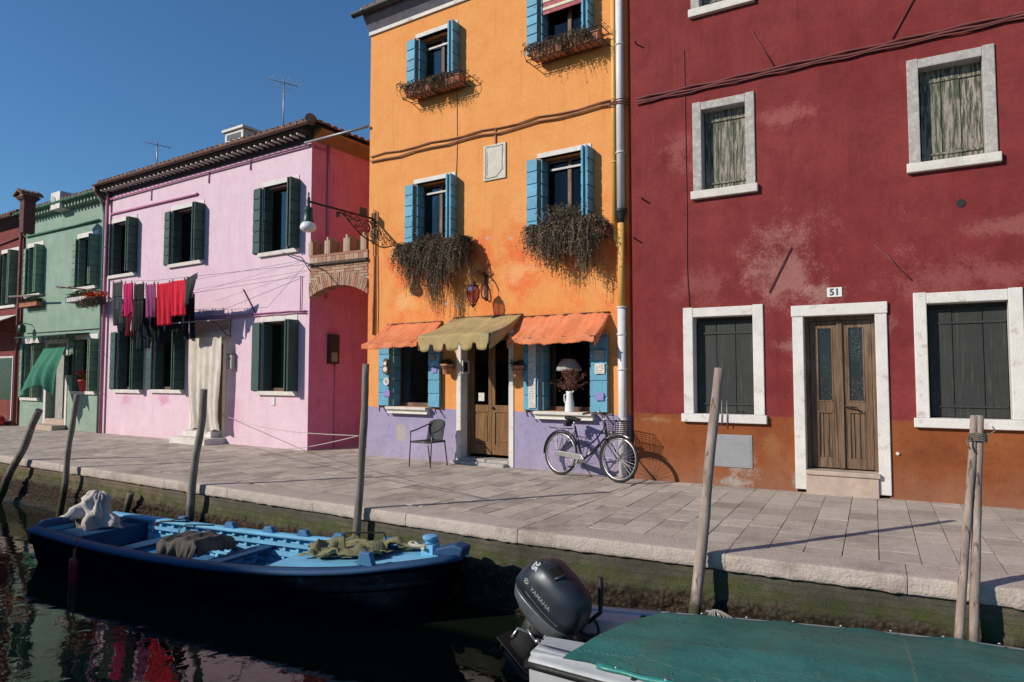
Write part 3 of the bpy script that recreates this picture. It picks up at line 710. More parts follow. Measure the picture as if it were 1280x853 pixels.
# downpipes at the junction with the red house
x = ORAW - .09; zt = ORH
def zat(px, py): return ORA.px(px, py, -.08)[1]
m = pipe_mb([(x, -.10, ORH), (x, -.10, zat(788, 262))], .062, [(x, -.10, z) for z in (zat(785, 54), zat(785, 126), zat(785, 190))]); P(m, 'downpipe', 'whitepipe', orange)
m = MB(); m.lathe([(.05, -.22), (.055, -.1), (.09, -.02), (.10, .02)], 14, (x, -.10, zat(788, 262))); P(m, 'pipe_hopper', 'guttergrey', orange)
m = pipe_mb([(x, -.10, zat(788, 278)), (x, -.10, zat(788, 384))], .055); P(m, 'downpipe', 'yellowpipe', orange)
m = pipe_mb([(x, -.10, zat(788, 384)), (x, -.10, .02)], .068, [(x, -.10, z) for z in (zat(788, 384), zat(788, 418), zat(788, 462), .9)]); P(m, 'downpipe', 'whitepipe', orange)
m = pipe_mb([(x - .13, -.055, ORH), (x - .13, -.055, zat(780, 285))], .04, [(x - .13, -.055, z) for z in (zat(780, 120), zat(780, 200))]); m.tube([(x - .13, -.055, zat(780, 285)), (x - .10, -.06, zat(780, 290) - .1), (x - .03, -.1, zat(780, 290) - .25)], .04, 8)
P(m, 'downpipe', 'yellowpipe', orange)
m = MB(); zb = zat(785, 124)
for k in range(3): m.tube([(x - .2, -.06 - .02 * k, zb - .03 * k), (x - .04, -.17, zb - .03 * k), (x + .08, -.16, zb - .04 * k), (x + .15, -.05, zb - .05 * k)], .01, 6)
P(m, 'cable_bundle', 'redpipe', orange)

# ======================= RED HOUSE
RDH = 9.0
def rr(F, p, oz=0):   # stone framed opening from corner pixels (inner)
    return rect(F, *p)
rw = {'u1': rect(RED, 876.5, 932.5, 138.5, 239.5), 'u2': rect(RED, 1147.5, 1230, 86.5, 205), 'l1': rect(RED, 866.3, 942, 397, 517), 'l3': rect(RED, 1158, 1263, 380, 522.5),
      'd': rect(RED, 1004, 1096, 396, 586), 't1': rect(RED, 870, 935, -70, 13)}
rw['t1'][0], rw['t1'][1] = rw['u1'][0], rw['u1'][1]; rw['t1'][3] = rw['t1'][2] + 1.35; rw['t1'][3] = min(rw['t1'][3], RDH - .3)
dstep = RED.px(1000, 586)[1]; rw['d'][2] = 0.0
print({k: [round(x, 2) for x in v] for k, v in rw.items()})
red = thing('dark_red_house', 'dark red flaking rendered house with a rust brown foot and closed plank shutters', 'house', RED.o, RED.a)
fw = .15
ops = []
for k, v in rw.items():
    f = .105 if k != 'd' else .12
    ops.append([v[0] - f, v[1] + f, v[2] - (.10 if k != 'd' else 0), v[3] + f])
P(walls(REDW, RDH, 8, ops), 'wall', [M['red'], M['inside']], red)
def stone_window(k, smat, planks, sh=.08, fm='greystone', f=.13, label=None):
    u0, u1, z0, z1 = rw[k]; m = MB(); y0, y1 = -.03, .26
    m.box(u0 - f, u0, y0, y1, z0, z1 + f); m.box(u1, u1 + f, y0, y1, z0, z1 + f); m.box(u0 - .001, u1 + .001, y0 + .003, y1, z1, z1 + f * .93)
    wd = P(m, 'window', fm, red, bevel=.01)
    if label: wd['label'] = label
    m = MB(); e = .03; m.box(u0 - f - e, u1 + f + e, -.075, .25, z0 - .12, z0 + .0); P(m, 'sill', 'stone' if fm == 'greystone' else 'whitewash', wd, bevel=.01)
    m = planks_mb((u1 - u0) * .98, z1 - z0 - sh, planks); s = P(m, 'shutter', smat, wd, bevel=.004); s.location = (u0 + .012, .19, z0 + .006)
    for zf in (.09, .86):
        m = MB(); m.box(.01, (u1 - u0) * .96, -.052, -.036, (z1 - z0 - sh) * zf, (z1 - z0 - sh) * zf + .028)
        b = P(m, 'strap', smat, wd, bevel=.003); b.location = (u0 + .012, .19, z0 + .006)
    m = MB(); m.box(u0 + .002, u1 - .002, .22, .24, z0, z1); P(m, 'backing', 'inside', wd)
    return wd
stone_window('u1', 'peelgreen', 3, .0); stone_window('u2', 'peelgreen', 3, .0); stone_window('t1', 'peelgreen', 3, .0)
stone_window('l1', 'blackgreen', 3, .07, 'whitewash', .145); stone_window('l3', 'blackgreen', 3, .07, 'whitewash', .145)
# door
u0, u1, z0, z1 = rw['d']; z0 = dstep; f = .14
m = MB(); m.box(u0 - f, u0, -.035, .25, .04, z1); m.box(u1, u1 + f, -.035, .25, .04, z1); m.box(u0 - f - .01, u1 + f + .01, -.05, .25, z1, z1 + .15)
rd = P(m, 'door', 'whitewash', red, bevel=.008)
m = MB(); m.box(u0 - .001, u1 + .02, -.10, .27, z0 - .06, z0); m.box(u0 + .001, u1 + .0, -.075, .25, -.05, z0 - .061); P(m, 'doorstep', 'steptone', rd, bevel=.01)
m = MB(); y = .14; c = u0 + (u1 - u0) * .50
m.box(u0 + .002, u0 + .05, y, y + .06, z0, z1 - .002); m.box(u1 - .05, u1 - .002, y, y + .06, z0, z1 - .002); m.box(u0 + .05, u1 - .05, y + .002, y + .06, z1 - .06, z1 - .002)
P(m, 'door_frame', 'doorwood', rd, bevel=.004)
for s, (x0, x1) in enumerate(((u0 + .055, c - .002), (c + .002, u1 - .055))):
    m = MB(); y0 = y + .01; st = .085; zb = z0 + .02; zm = z0 + .86; zt = z1 - .065
    m.box(x0, x0 + st, y0, y0 + .045, zb, zt); m.box(x1 - st, x1, y0, y0 + .045, zb, zt)
    for za, zc in ((zb, zb + .14), (zm - .07, zm + .05), (zt - .1, zt)): m.box(x0 + st, x1 - st, y0 + .001, y0 + .045, za, zc)
    w_ = (x1 - x0 - 2 * st) / 3
    for k in range(3): m.box(x0 + st + w_ * k + .004, x0 + st + w_ * (k + 1) - .004, y0 + .016, y0 + .03, zb + .14, zm - .07)
    for (a_, b_, c_, d_) in ((x0 + st, x0 + st + .02, zb + .14, zm - .07), (x1 - st - .02, x1 - st, zb + .14, zm - .07), (x0 + st, x0 + st + .02, zm + .05, zt - .1), (x1 - st - .02, x1 - st, zm + .05, zt - .1)): m.box(a_, b_, y0 - .006, y0 + .012, c_, d_)
    m.box(x0 + st + .02, x1 - st - .02, y0 - .006, y0 + .012, zm - .10, zm - .07); m.box(x0 + st + .02, x1 - st - .02, y0 - .006, y0 + .012, zm + .05, zm + .07)
    if s == 0: m.box(x1 - .035, x1 + .035, y0 - .03, y0 - .001, zb, zt)
    P(m, 'door_leaf', 'doorwood', rd, bevel=.004)
def frosted():
    t = NT('pitted_dark_glass'); n = t.mr(t.noise(95, 2, .5), .60, .66); zf = t.mr(t.noise(3, 3), .4, .6)
    return t.fin(t.mix(t.ma('MULTIPLY', n, zf), (.012, .014, .018), (.22, .21, .2)), .12, t.bump(t.noise(60, 2), .25, .003))
m = MB(); m.box(u0 + .14, c - .087, y + .03, y + .036, zm + .05, zt - .1); m.box(c + .087, u1 - .14, y + .03, y + .036, zm + .05, zt - .1); P(m, 'pane', frosted(), rd)
m = MB(); m.tube([(c + .045, y + .0, zm - .005), (c + .045, y - .04, zm - .005), (c + .16, y - .045, zm - .02)], .011, 8); m.lathe([(.004, 0), (.03, .006), (.02, .02)], 12, (c + .2, 0, 0)); m.tube([(c + .17, y, zm - .02), (c + .17, y - .035, zm - .03), (c + .21, y - .05, zm - .05)], .014, 8)
hd = P(m, 'handle', 'rust', rd)
# paint losses, hatch, anchors, hole, conduits
hu0, hz1 = RED.px(893, 542.6, -.01); hu1, hz0 = RED.px(941, 586, -.01)
m = MB(); m.box(hu0, hu1, -.014, -.001, hz0, hz1); m.box(hu0 + .02, hu1 - .02, -.018, -.013, hz0 + .02, hz1 - .02); m.tube([(hu1 - .035, -.017, (hz0 + hz1) / 2), (hu1 - .035, -.024, (hz0 + hz1) / 2)], .012, 8)
P(m, 'utility_hatch', basic('grey_hatch_paint', (.26, .26, .27), .55, .08), red, bevel=.003)
m = MB()
for off, rd_ in ((0, .016), (.045, .018), (.075, .012)):
    q0 = RED.px(795, 124, -.04); q1 = RED.px(1279, 15, -.04); n = 30; L = (q1[0] + 1.5 - q0[0])
    sl_ = (q1[1] - q0[1]) / (q1[0] - q0[0])
    m.tube([(q0[0] + L * i / n, -.035, q0[1] + sl_ * L * i / n - off + .010 * math.sin(i * 1.9 + off * 50) + rnd.uniform(-.003, .003)) for i in range(n + 1)], rd_, 6)
P(m, 'conduit', 'redpipe', red)
m = MB(); x = RED.px(857, 200)[0]; m.tube([(x, -.01, RED.px(857, 62)[1]), (x + .01, -.01, 4), (x, -.01, 3.2), (x + .03, -.01, RED.px(863, 386)[1])], .007, 5); P(m, 'wire', 'redpipe', red)
m = MB()
for (a_, b_) in (((939, 38), (967, 82)), ((1142, -2), (1115, 48)), ((989, 309), (961, 366)), ((1093, 306), (1139, 350)), ((1108, 318), (1122, 334))):
    p, q = RED.px(*a_, -.02), RED.px(*b_, -.02); m2 = MB(); m2.tube([(p[0], -.02, p[1]), (q[0], -.02, q[1])], .009, 6); P(m2, 'iron_anchor', 'redpipe', red)
for (a_, b_) in (((795, 55), (812, 64)), ((803, 249), (842, 275)), ((793, 298), (803, 310))):
    p = RED.px(*a_, -.02); m2 = MB(); m2.tube([(p[0], 0, p[1]), (p[0] + .02, -.13, p[1])], .012, 6); P(m2, 'pipe_hook', 'rust', red)
x, z = RED.px(1201, 254); m = MB(); m.tube([(x, -.012, z), (x, -.004, z)], .05, 14); P(m, 'vent_hole', 'black', red)
x, z = RED.px(1122, 567); m = MB(); m.tube([(x, -.02, z), (x, -.001, z)], .022, 10); P(m, 'vent_cap', 'stone', red)
p, q = RED.px(905, 501, -.09), RED.px(909, 532, -.09); m = MB(); m.tube([(p[0] - .04, -.09, q[1]), (p[0] - .03, -.09, p[1]), (q[0], -.09, p[1]), (q[0], -.09, q[1])], .007, 6); P(m, 'shutter_hook', 'alu', red)
m = MB(); m.poly([(0, -.25, RDH), (REDW, -.25, RDH), (REDW, 4, RDH + 1.5), (0, 4, RDH + 1.5)]); m.poly([(0, 8.3, RDH), (0, 4, RDH + 1.5), (REDW, 4, RDH + 1.5), (REDW, 8.3, RDH)]); m.poly([(.02, 0, RDH), (.02, 8, RDH), (.02, 4, RDH + 1.48)])
P(m, 'roof', 'tile', red)

# ======================= PINK HOUSE
PKH = PNK.px(384.7, 182)[1] + .28
pw = {'a': rect(PNK, 141, 170, 280, 345), 'b': rect(PNK, 215.7, 253.5, 264, 331), 'c': rect(PNK, 329, 372, 235, 317),
      'e': rect(PNK, 147.6, 177.5, 415, 487), 'f': rect(PNK, 193.7, 229, 408, 487), 'g': rect(PNK, 328, 370, 403, 489),
      'd': rect(PNK, 243, 279, 418, 540)}
for k in 'abc': pw[k][2:] = [sum(pw[j][2] for j in 'abc') / 3, sum(pw[j][3] for j in 'abc') / 3] if False else pw[k][2:]
pw['f'][3] = pw['e'][3]; pw['d'][2] = .0; pw['d'][3] = 2.35
print('pink', PKH, {k: [round(x, 2) for x in v] for k, v in pw.items()})
pink = thing('pink_house', 'pale pink two storey house with dark green shutters and a deep pink side wall', 'house', PNK.o, PNK.a)
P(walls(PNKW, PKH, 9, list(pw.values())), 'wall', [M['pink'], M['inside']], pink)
for k in 'abc': window(pink, PNK, pw[k], 1, 'darkgreen', 6, wl=.28, curtain=[(.55, .9, 'lace', 0)] if k == 'b' else [(.45, .6, 'purplecurtain', 0)], lh=.11, lintel_m='whitewash')
for k in 'efg': window(pink, PNK, pw[k], 1, 'darkgreen', 1 if k == 'g' else 6, wl=.30, curtain=[(.35, .5, 'whitecurtain', 0)] if k != 'g' else [(.5, .95, 'whitecurtain', 0)], lh=.13)
a = pw['d']
m = MB(); m.box(a[0] - .12, a[0], -.02, .02, .1, a[3] + .1); m.box(a[1], a[1] + .12, -.02, .02, .1, a[3] + .1); m.box(a[0], a[1], -.018, .02, a[3], a[3] + .1)
pd = P(m, 'door', 'whitewash', pink, bevel=.004)
m = MB(); m.box(a[0] + .01, a[1] - .01, .2, .24, .15, a[3]); P(m, 'door_leaf', 'doorwood', pd)
m = MB(); m.box(a[0] - .05, a[1] + .15, -.55, -.001, -.02, .14); m.box(a[0] + .05, a[1] - .02, -.28, .2, .141, .28); P(m, 'doorstep', 'stone', pd, bevel=.012)
# cornice of dentils, gutter, hipped tile roof
m = MB(); m.prism([(-.001, PKH - .22), (-.03, PKH - .22), (-.05, PKH - .10), (-.30, PKH - .04), (-.32, PKH + .02), (-.001, PKH + .02)], -.05, PNKW + .05, 'x')
P(m, 'eave', 'soffitwood', pink)
m = MB(); x = .1
while x < PNKW: m.prism([(x, PKH - .085), (x + .055, PKH - .085), (x + .028, PKH - .125)], -.285, -.05, 'y'); x += .205
for k, q in enumerate([1]): pass
P(m, 'dentil_course', 'stone', pink)
P(gutter_mb(-.1, PNKW + .3, -.36, PKH + .06, .06), 'gutter', 'gutterbrown', pink)
m = MB(); D = 9.0; y = .2
m.prism([(PNKW + .001, PKH - .2), (PNKW + .12, PKH - .13), (PNKW + .30, PKH - .02), (PNKW + .30, PKH + .03), (PNKW + .001, PKH + .03)], 0, D, 'y'); P(m, 'eave', 'yellowsoffit', pink)
m = MB(); S = .36; E = .34
tiles_mb(m, [.1 + .2 * i for i in range(int((PNKW + E) / .2))], lambda x: max(.1, min(D / 2 + E, PNKW + E - x)), lambda x, y, z: (x, y - E, PKH + .05 + z), S)
tiles_mb(m, [-E + .1 + .2 * i for i in range(int((D + E) / .2))], lambda y: max(.1, min(D / 2 + E, y + E)), lambda a_, l, z: (PNKW + E - l, a_, PKH + .05 + z), S)
hr = D / 2 + E
m.poly([(-.1, -E, PKH + .04), (PNKW + E, -E, PKH + .04), (PNKW + E - hr, D / 2, PKH + .04 + S * hr), (-.1, D / 2, PKH + .04 + S * hr)])
m.poly([(PNKW + E, -E, PKH + .04), (PNKW + E, D + E, PKH + .04), (PNKW + E - hr, D / 2, PKH + .04 + S * hr)])
m.tube([(PNKW + E - .02 - t_ * hr, -E + t_ * hr, PKH + .12 + S * t_ * hr) for t_ in [i / 14 for i in range(15)]], [.11 + .015 * (i % 2) for i in range(15)], 8)
P(m, 'roof', 'tile', pink)
m = MB(); q0 = PNK.px(139, 268, -.03); q1 = PNK.px(246, 243, -.03)
m.tube([(q0[0], -.03, q0[1]), (q1[0], -.03, q1[1]), (q1[0] + .02, -.03, q1[1] + .03)], .03, 8); P(m, 'conduit', 'pinkpipe', pink)
m = MB(); zc = PKH - .30; m.tube([(0.1, -.05, zc - .02), (PNKW * .5, -.05, zc), (PNKW, -.05, zc)], .022, 8)
for (px_, py_) in ((190, 244), (262, 222), (314, 205)):
    u, z = PNK.px(px_, py_); m2 = MB(); m2.tube([(u, -.02, z + .15), (u, -.02, z - .15)], .015, 6); P(m2, 'iron_anchor', 'pinkpipe', pink)
P(m, 'conduit', 'pinkpipe', pink)
m = MB()
for px_, py_, px2, py2 in ((230, 398, 383, 388), (235, 401, 383, 391)):
    q0, q1 = PNK.px(px_, py_, -.03), PNK.px(px2, py2, -.03); n = 16; m.tube([(q0[0] + (q1[0] - q0[0]) * i / n, -.03, q0[1] + (q1[1] - q0[1]) * i / n + rnd.uniform(-.01, .01)) for i in range(n + 1)], .013, 6)
q = PNK.px(376, 345, -.03); m.tube([(q[0], -.03, q[1]), (q[0], -.03, PNK.px(376, 388, -.03)[1])], .012, 6)
P(m, 'conduit', 'pinkpipe', pink)
q0, q1 = PNK.px(304, 362, -.02), PNK.px(319, 391, -.02); m = MB(); m.tube([(q0[0], -.02, q0[1]), (q1[0], -.02, q1[1])], .013, 6); P(m, 'iron_anchor', 'rust', pink)
q = PNK.px(341, 502, -.01); m = MB(); m.box(q[0] - .07, q[0] + .07, -.02, -.001, q[1] - .09, q[1] + .09); P(m, 'meter_cover', 'whitewash', pink, bevel=.003)
# pipes at the left corner
m = pipe_mb([(.12, -.09, PKH - .05), (.12, -.09, 0)], .05, [(.12, -.09, z) for z in (1.1, 2.2, 3.3, 4.4, 5.2)]); P(m, 'downpipe', 'pinkpipe', pink)
m = MB(); m.tube([(-.05, -.36, PKH + .02), (-.03, -.34, PKH - .15), (.05, -.15, PKH - .35), (.12, -.09, PKH - .5)], .045, 8); P(m, 'downpipe', 'gutterbrown', pink)
m = MB(); m.poly([(PNKW + .004, 0.0, -.3), (PNKW + .004, 9.0, -.3), (PNKW + .004, 9.0, PKH), (PNKW + .004, 0.0, PKH)]); m.M = Matrix(); P(m, 'side_wall', 'sidepink', pink)
# side wall: pipe, seam, meter box
PS = Frame(PNK.w(PNKW, 0, 0), PNK.a + R(90))   # x runs into the alley, y into the house
m = MB(); m.tube([(PNKW + .03, .45, PKH - .1), (PNKW + .03, .45, 3.3)], .03, 8); m.tube([(PNKW + .03, .05, PKH - .32), (PNKW + .03, .45, PKH - .3)], .02, 6); P(m, 'downpipe', 'pinkpipe', pink)
m = MB(); m.box(PNKW + .001, PNKW + .10, .50, .78, 1.85, 2.5); mb_ = P(m, 'meter_box', 'rust', pink, bevel=.006)
m = MB(); m.box(PNKW + .101, PNKW + .105, .55, .72, 1.9, 2.1); P(m, 'meter_window', 'alu', mb_)
m = MB(); m.tube([(PNKW + .015, .72, 1.85), (PNKW + .015, .72, 0)], .012, 6); P(m, 'conduit', 'pinkpipe', pink)
# chimney of the pink house and aerials as things
def loc_at(px, py, Y): 
    d = ray(px, py); return CO + d * (Y / d.y)
m = MB(); c = PNK.loc(loc_at(303, 172, 17.5)); x, y, z = c
m.box(x - .38, x + .38, y - .25, y + .25, z - .9, z + .10); m.box(x - .44, x + .44, y - .31, y + .31, z + .10, z + .17)
ch = P(m, 'chimney', 'whitewash', pink, bevel=.01)
m = MB(); m.box(x - .28, x + .28, y - .262, y - .251, z - .12, z + .02); P(m, 'chimney_vent', 'guttergrey', ch)

# ======================= GREEN HOUSE
GRH = GRN.px(121, 250, 0)[1] + .06
gw = {'a': rect(GRN, 34, 53, 311, 369), 'b': rect(GRN, 98, 122, 299, 360), 'e': rect(GRN, 31, 50, 430, 497), 'd': rect(GRN, 60, 82, 430, 530), 'f': rect(GRN, 95, 121, 425, 489)}
gw['d'][2] = 0
for k, v in gw.items():
    for j in (0, 1): v[j] = max(.25, v[j])
print('green', GRH, {k: [round(x, 2) for x in v] for k, v in gw.items()})
green = thing('green_house', 'sage green rendered house with green shutters, second narrowest in the row', 'house', GRN.o, GRN.a)
green['label'] = 'sage green rendered house with green shutters between the pink and the dark red one'
P(walls(GRNW, GRH, 8, list(gw.values())), 'wall', [M['green'], M['inside']], green)
for k in 'abef': window(green, GRN, gw[k], 1, 'midgreen', 8, wl=.25, curtain=[(.3, .7, 'whitecurtain', 0)], lh=.14)
a = gw['d']; m = MB(); m.box(a[0] - .12, a[0], -.02, .02, .1, a[3] + .12); m.box(a[1], a[1] + .12, -.02, .02, .1, a[3] + .12); m.box(a[0], a[1], -.018, .02, a[3], a[3] + .12)
gd = P(m, 'door', 'whitewash', green); m = MB(); m.box(a[0] + .01, a[0] + (a[1] - a[0]) * .5, .2, .24, .12, a[3]); P(m, 'door_leaf', basic('grey_door', (.3, .3, .27)), gd); m = MB(); m.box(a[0] - .1, a[1] + .15, -.4, -.03, -.02, .14); m.box(a[0], a[1], -.03, .2, -.02, .3); P(m, 'doorstep', 'steptone', gd)
m = MB(); m.prism([(-.001, GRH - .12), (-.25, GRH - .02), (-.27, GRH + .03), (-.001, GRH + .03)], 0, GRNW, 'x'); P(m, 'eave', 'greenpipe', green)
m = MB(); x = .1
while x < GRNW - .1: m.box(x, x + .07, -.24, -.03, GRH - .14, GRH - .06); x += .19
P(m, 'dentil_course', 'green', green)
P(gutter_mb(-.05, GRNW, -.31, GRH + .06, .06), 'gutter', 'greenpipe', green)
m = MB(); tiles_mb(m, [.1 + .2 * i for i in range(int(GRNW / .2))], lambda x: 4.2, lambda x, y, z: (x, y - .30, GRH + .05 + z), .36)
m.poly([(0, -.3, GRH + .04), (GRNW, -.3, GRH + .04), (GRNW, 4, GRH + 1.59), (0, 4, GRH + 1.59)]); m.poly([(GRNW, 4, GRH + 1.59), (GRNW, 8.2, GRH), (0, 8.2, GRH), (0, 4, GRH + 1.59)]); m.poly([(0.01, 0, GRH), (.01, 8, GRH), (.01, 4, GRH + 1.55)])
P(m, 'roof', 'tile', green)
m = MB(); q0, q1 = GRN.px(32, 296, -.05), GRN.px(124, 275, -.05); m.tube([(q0[0], -.05, q0[1]), (q1[0], -.05, q1[1])], .035, 8); P(m, 'conduit', 'greenpipe', green)
m = MB(); q0, q1 = GRN.px(33, 417, -.02), GRN.px(124, 411, -.02); m.tube([(q0[0], -.02, q0[1]), (q1[0], -.02, q1[1])], .012, 6); P(m, 'wire', 'cable', green)
x = GRNW - .07; m = pipe_mb([(x, -.33, GRH + .02), (x, -.12, GRH - .35), (x, -.08, GRH - .6), (x, -.08, 0)], .05, [(x, -.08, z) for z in (1, 2.3, 3.6, 4.3)]); P(m, 'downpipe', 'greenpipe', green)
c = GRN.loc(loc_at(78, 247, 20.5)); x, y, z = c; m = MB(); m.box(x - .28, x + .3, y - .2, y + .2, z - .4, z + .12); acu = P(m, 'chimney', 'whitewash', green, bevel=.01)
m = MB(); m.lathe([(.001, 0), (.13, .005), (.13, .015)], 14); m.M = Matrix(); q = P(m, 'chimney_vent', 'alu', acu); q.location = (x - .08, y - .2, z - .14); q.rotation_euler = (R(90), 0, 0)

# ======================= FAR RED HOUSE (cut by the left edge)
FRH = FAR.px(24, 274)[1]
fws = [rect(FAR, 3, 22, 318, 383), [1.5, 2.6, 3.2, 4.7]]; fws.append([FARW - 3.2, FARW - .45, .12, 2.25])
print('far', FRH, fws)
far = thing('dark_red_shop_house', 'small dark red house with an open ground floor cut by the left edge', 'house', FAR.o, FAR.a)
P(walls(FARW, FRH, 8, fws), 'wall', [M['farred'], M['inside']], far)
window(far, FAR, fws[0], 1, 'midgreen', 8, wl=.3, lh=.13, curtain=[(.4, .8, 'whitecurtain', 0)]); window(far, FAR, fws[1], 1, 'midgreen', 8, wl=.3, lh=.13)
m = MB(); a = fws[2]; m.box(a[1] - .06, a[1], -.02, .06, a[2], a[3]); m.box(a[0], a[1] - .06, -.018, .06, a[3] - .06, a[3]); m.box(a[0], a[0] + .06, -.02, .06, a[2], a[3] - .06); m.box(a[0] + 1.3, a[0] + 1.36, -.018, .06, a[2], a[3] - .06); m.box(a[0] + .06, a[1] - .06, -.1, .1, a[2] - .02, a[2] + .04)
fp = P(m, 'shop_window', 'casingw', far)
m = MB(); m.box(a[0] + .05, a[1] - .05, .02, .03, a[2] + .5, a[3] - .05); P(m, 'pane', 'glass', fp)
m = MB(); m.box(a[0] + .05, a[1] - .05, .0, .05, a[2] + .04, a[2] + .7); P(m, 'panel', 'farred', fp)
m = MB(); tiles_mb(m, [.1 + .2 * i for i in range(int((FARW + .2) / .2))], lambda x: 4.2, lambda x, y, z: (x, y - .34, FRH + .05 + z), .42)
m.poly([(0, -.34, FRH + .04), (FARW, -.34, FRH + .04), (FARW, 4, FRH + 1.85), (0, 4, FRH + 1.85)]); m.poly([(FARW, 0, FRH), (FARW, 8, FRH), (FARW, 4, FRH + 1.85)]); m.poly([(FARW, 4, FRH + 1.85), (FARW, 8.2, FRH), (0, 8.2, FRH), (0, 4, FRH + 1.85)])
P(m, 'roof', 'tile', far)
P(gutter_mb(0, FARW, -.38, FRH + .02, .06), 'gutter', 'gutterbrown', far)
m = MB(); m.prism([(-.001, FRH - .25), (-.3, FRH - .03), (-.3, FRH + .03), (-.001, FRH + .03)], 0, FARW, 'x'); P(m, 'eave', 'soffitwood', far)
m = pipe_mb([(FARW - .06, -.08, FRH), (FARW - .06, -.08, 0)], .05); P(m, 'downpipe', 'redpipe', far)
m = MB(); m.tube([(FARW - 2.5, -.04, FRH - .75), (FARW - .1, -.04, FRH - .62)], .03, 8); P(m, 'conduit', 'redpipe', far)
# Venetian chimney with flared hat
c = GRN.loc(loc_at(35, 254, 18.8)); X, Y_, Z = c
CM = Matrix.Translation((X, Y_, Z)) @ Matrix.Scale(.66, 4) @ Matrix.Translation((-X, -Y_, -Z)); m = MB(); m.M = CM; m.box(X - .2, X + .2, Y_ - .22, Y_ + .22, Z - 1.3, Z + .05)
for i, (r_, z_) in enumerate(((.24, .05), (.30, .11), (.34, .17))): m.box(X - r_, X + r_, Y_ - r_, Y_ + r_, Z + z_, Z + z_ + .06)
hat = P(m, 'chimney', basic('sooty_brick', (.10, .045, .04), .9, .3, 12, .6, 40, .01), green, bevel=.008)
m = MB(); m.M = CM; m.prism([(X - .40, Z + .24), (X - .42, Z + .30), (X, Z + .50), (X + .42, Z + .30), (X + .40, Z + .24), (X, Z + .43)], Y_ - .42, Y_ + .42, 'y'); m.prism([(X - .3, Z + .235), (X, Z + .42), (X + .3, Z + .235)], Y_ - .3, Y_ + .3, 'y')
for k in range(5): m.tube([(X - .38 + .0, Y_ - .36 + .18 * k, Z + .32), (X, Y_ - .36 + .18 * k, Z + .52), (X + .38, Y_ - .36 + .18 * k, Z + .32)], .05, 6)
P(m, 'chimney_hat', 'tile', hat)

# ======================= ALLEY: brick arch and the wall beyond
al0 = PNK.w(PNKW, 0, 0); al1 = ORA.w(0, 0, 0); dv = al1 - al0; AW = dv.length; ALY = Frame(al0, math.atan2(dv.y, dv.x))
arch = thing('brick_arch', 'brick arch with small merlons spanning the alley beside the orange house', 'arch', ALY.o, ALY.a)
zc = ALY.px(385, 333)[1]; zs0 = ALY.px(385.5, 373)[1]; zap = ALY.px(425, 356.5)[1]
rise = zap - zs0; hw = AW / 2; Rr = (hw * hw + rise * rise) / (2 * rise); zc0 = zap - Rr
half = math.asin(hw / Rr)
m = MB(); n = 34; vd = .27     # voussoirs
for k in range(n):
    a0 = -half + 2 * half * k / n + .003; a1 = -half + 2 * half * (k + 1) / n - .003
    for (r0, r1) in ((Rr, Rr + vd * .52), (Rr + vd * .54, Rr + vd)) if k % 2 else ((Rr, Rr + vd),):
        j = rnd.uniform(-.006, .006); pts = [(hw + r * math.sin(a_), zc0 + r * math.cos(a_)) for r, a_ in ((r0, a0), (r1, a0), (r1, a1), (r0, a1))]
        pts = [(min(max(p[0], .005), AW - .005), p[1]) for p in pts]; m.prism(pts, -.03 + j, .25, 'y')
P(m, 'voussoir_ring', 'brick', arch)
m = MB(); z = zs0 - .0; row = 0
while z < zc - .02:
    x = -.12 * (row % 2)
    while x < AW:
        x0, x1 = max(.004, x), min(AW - .004, x + .235)
        if x1 - x0 > .03:
            dd = min(math.hypot(xx - hw, z + .03 - zc0) for xx in (x0, x1, (x0 + x1) / 2))
            if dd > Rr + vd - .02: m.box(x0, x1, -.015 + rnd.uniform(-.006, .006), .24, z + .004, z + .056)
        x += .25
    z += .062; row += 1
P(m, 'brickwork', 'brick', arch)
m = MB(); seg = 20   # mortar body behind the bricks
top = [(AW * i / seg, zc - .02) for i in range(seg + 1)]; bot = [(AW * i / seg, zc0 + math.sqrt(max(0, (Rr + .03) ** 2 - (AW * i / seg - hw) ** 2))) for i in range(seg + 1)]
m.prism(bot + top[::-1], .0, .235, 'y'); P(m, 'mortar', basic('lime_mortar', (.36, .30, .24), .95), arch)
m = MB(); m.box(0.002, AW - .002, -.07, .28, zc - .02, zc + .04); P(m, 'ledge', 'rust', arch, bevel=.008)
m = MB()
for i in range(int(AW / .125)): m.box(.01 + .125 * i, .01 + .125 * i + .115, -.03, .22, zc + .041, zc + .16)
m.box(0.004, AW - .004, -.03, .22, zc + .165, zc + .215); P(m, 'parapet', 'brick', arch)
for (pa, pb) in ((387, 392.5), (407, 414), (430.5, 438.5), (452, 459)):
    m = MB()
    x0, x1 = ALY.px(pa, 310)[0], ALY.px(pb, 310)[0]
    for i in range(3):
        w_ = (x1 - x0) / 3; m.box(x0 + w_ * i + .003, x0 + w_ * (i + 1) - .003, -.035, .20, zc + .216, zc + .50 + (.07 if i == 1 else 0))
    m.box(x0 + .02, x1 + .02, .198, .3, zc + .216, zc + .5)
    P(m, 'merlon', 'brick', arch)
# alley end wall and a further roof seen over the pink eaves
m = MB(); c = PNK.w(PNKW, 0, 0)
bk = thing('rear_house', 'grey rear house whose tiled roof shows between pink eaves and orange wall', 'house', PNK.w(PNKW - .8, 9.6, 0), PNK.a)
m = MB(); m.box(-3, 3.2, 0, 5, -.2, 7.3); P(m, 'wall', 'greywall', bk)
m = MB(); m.prism([(-3.2, 7.3), (.1, 8.5), (3.4, 7.3)], -.3, 5.2, 'y'); P(m, 'roof', 'tile', bk)

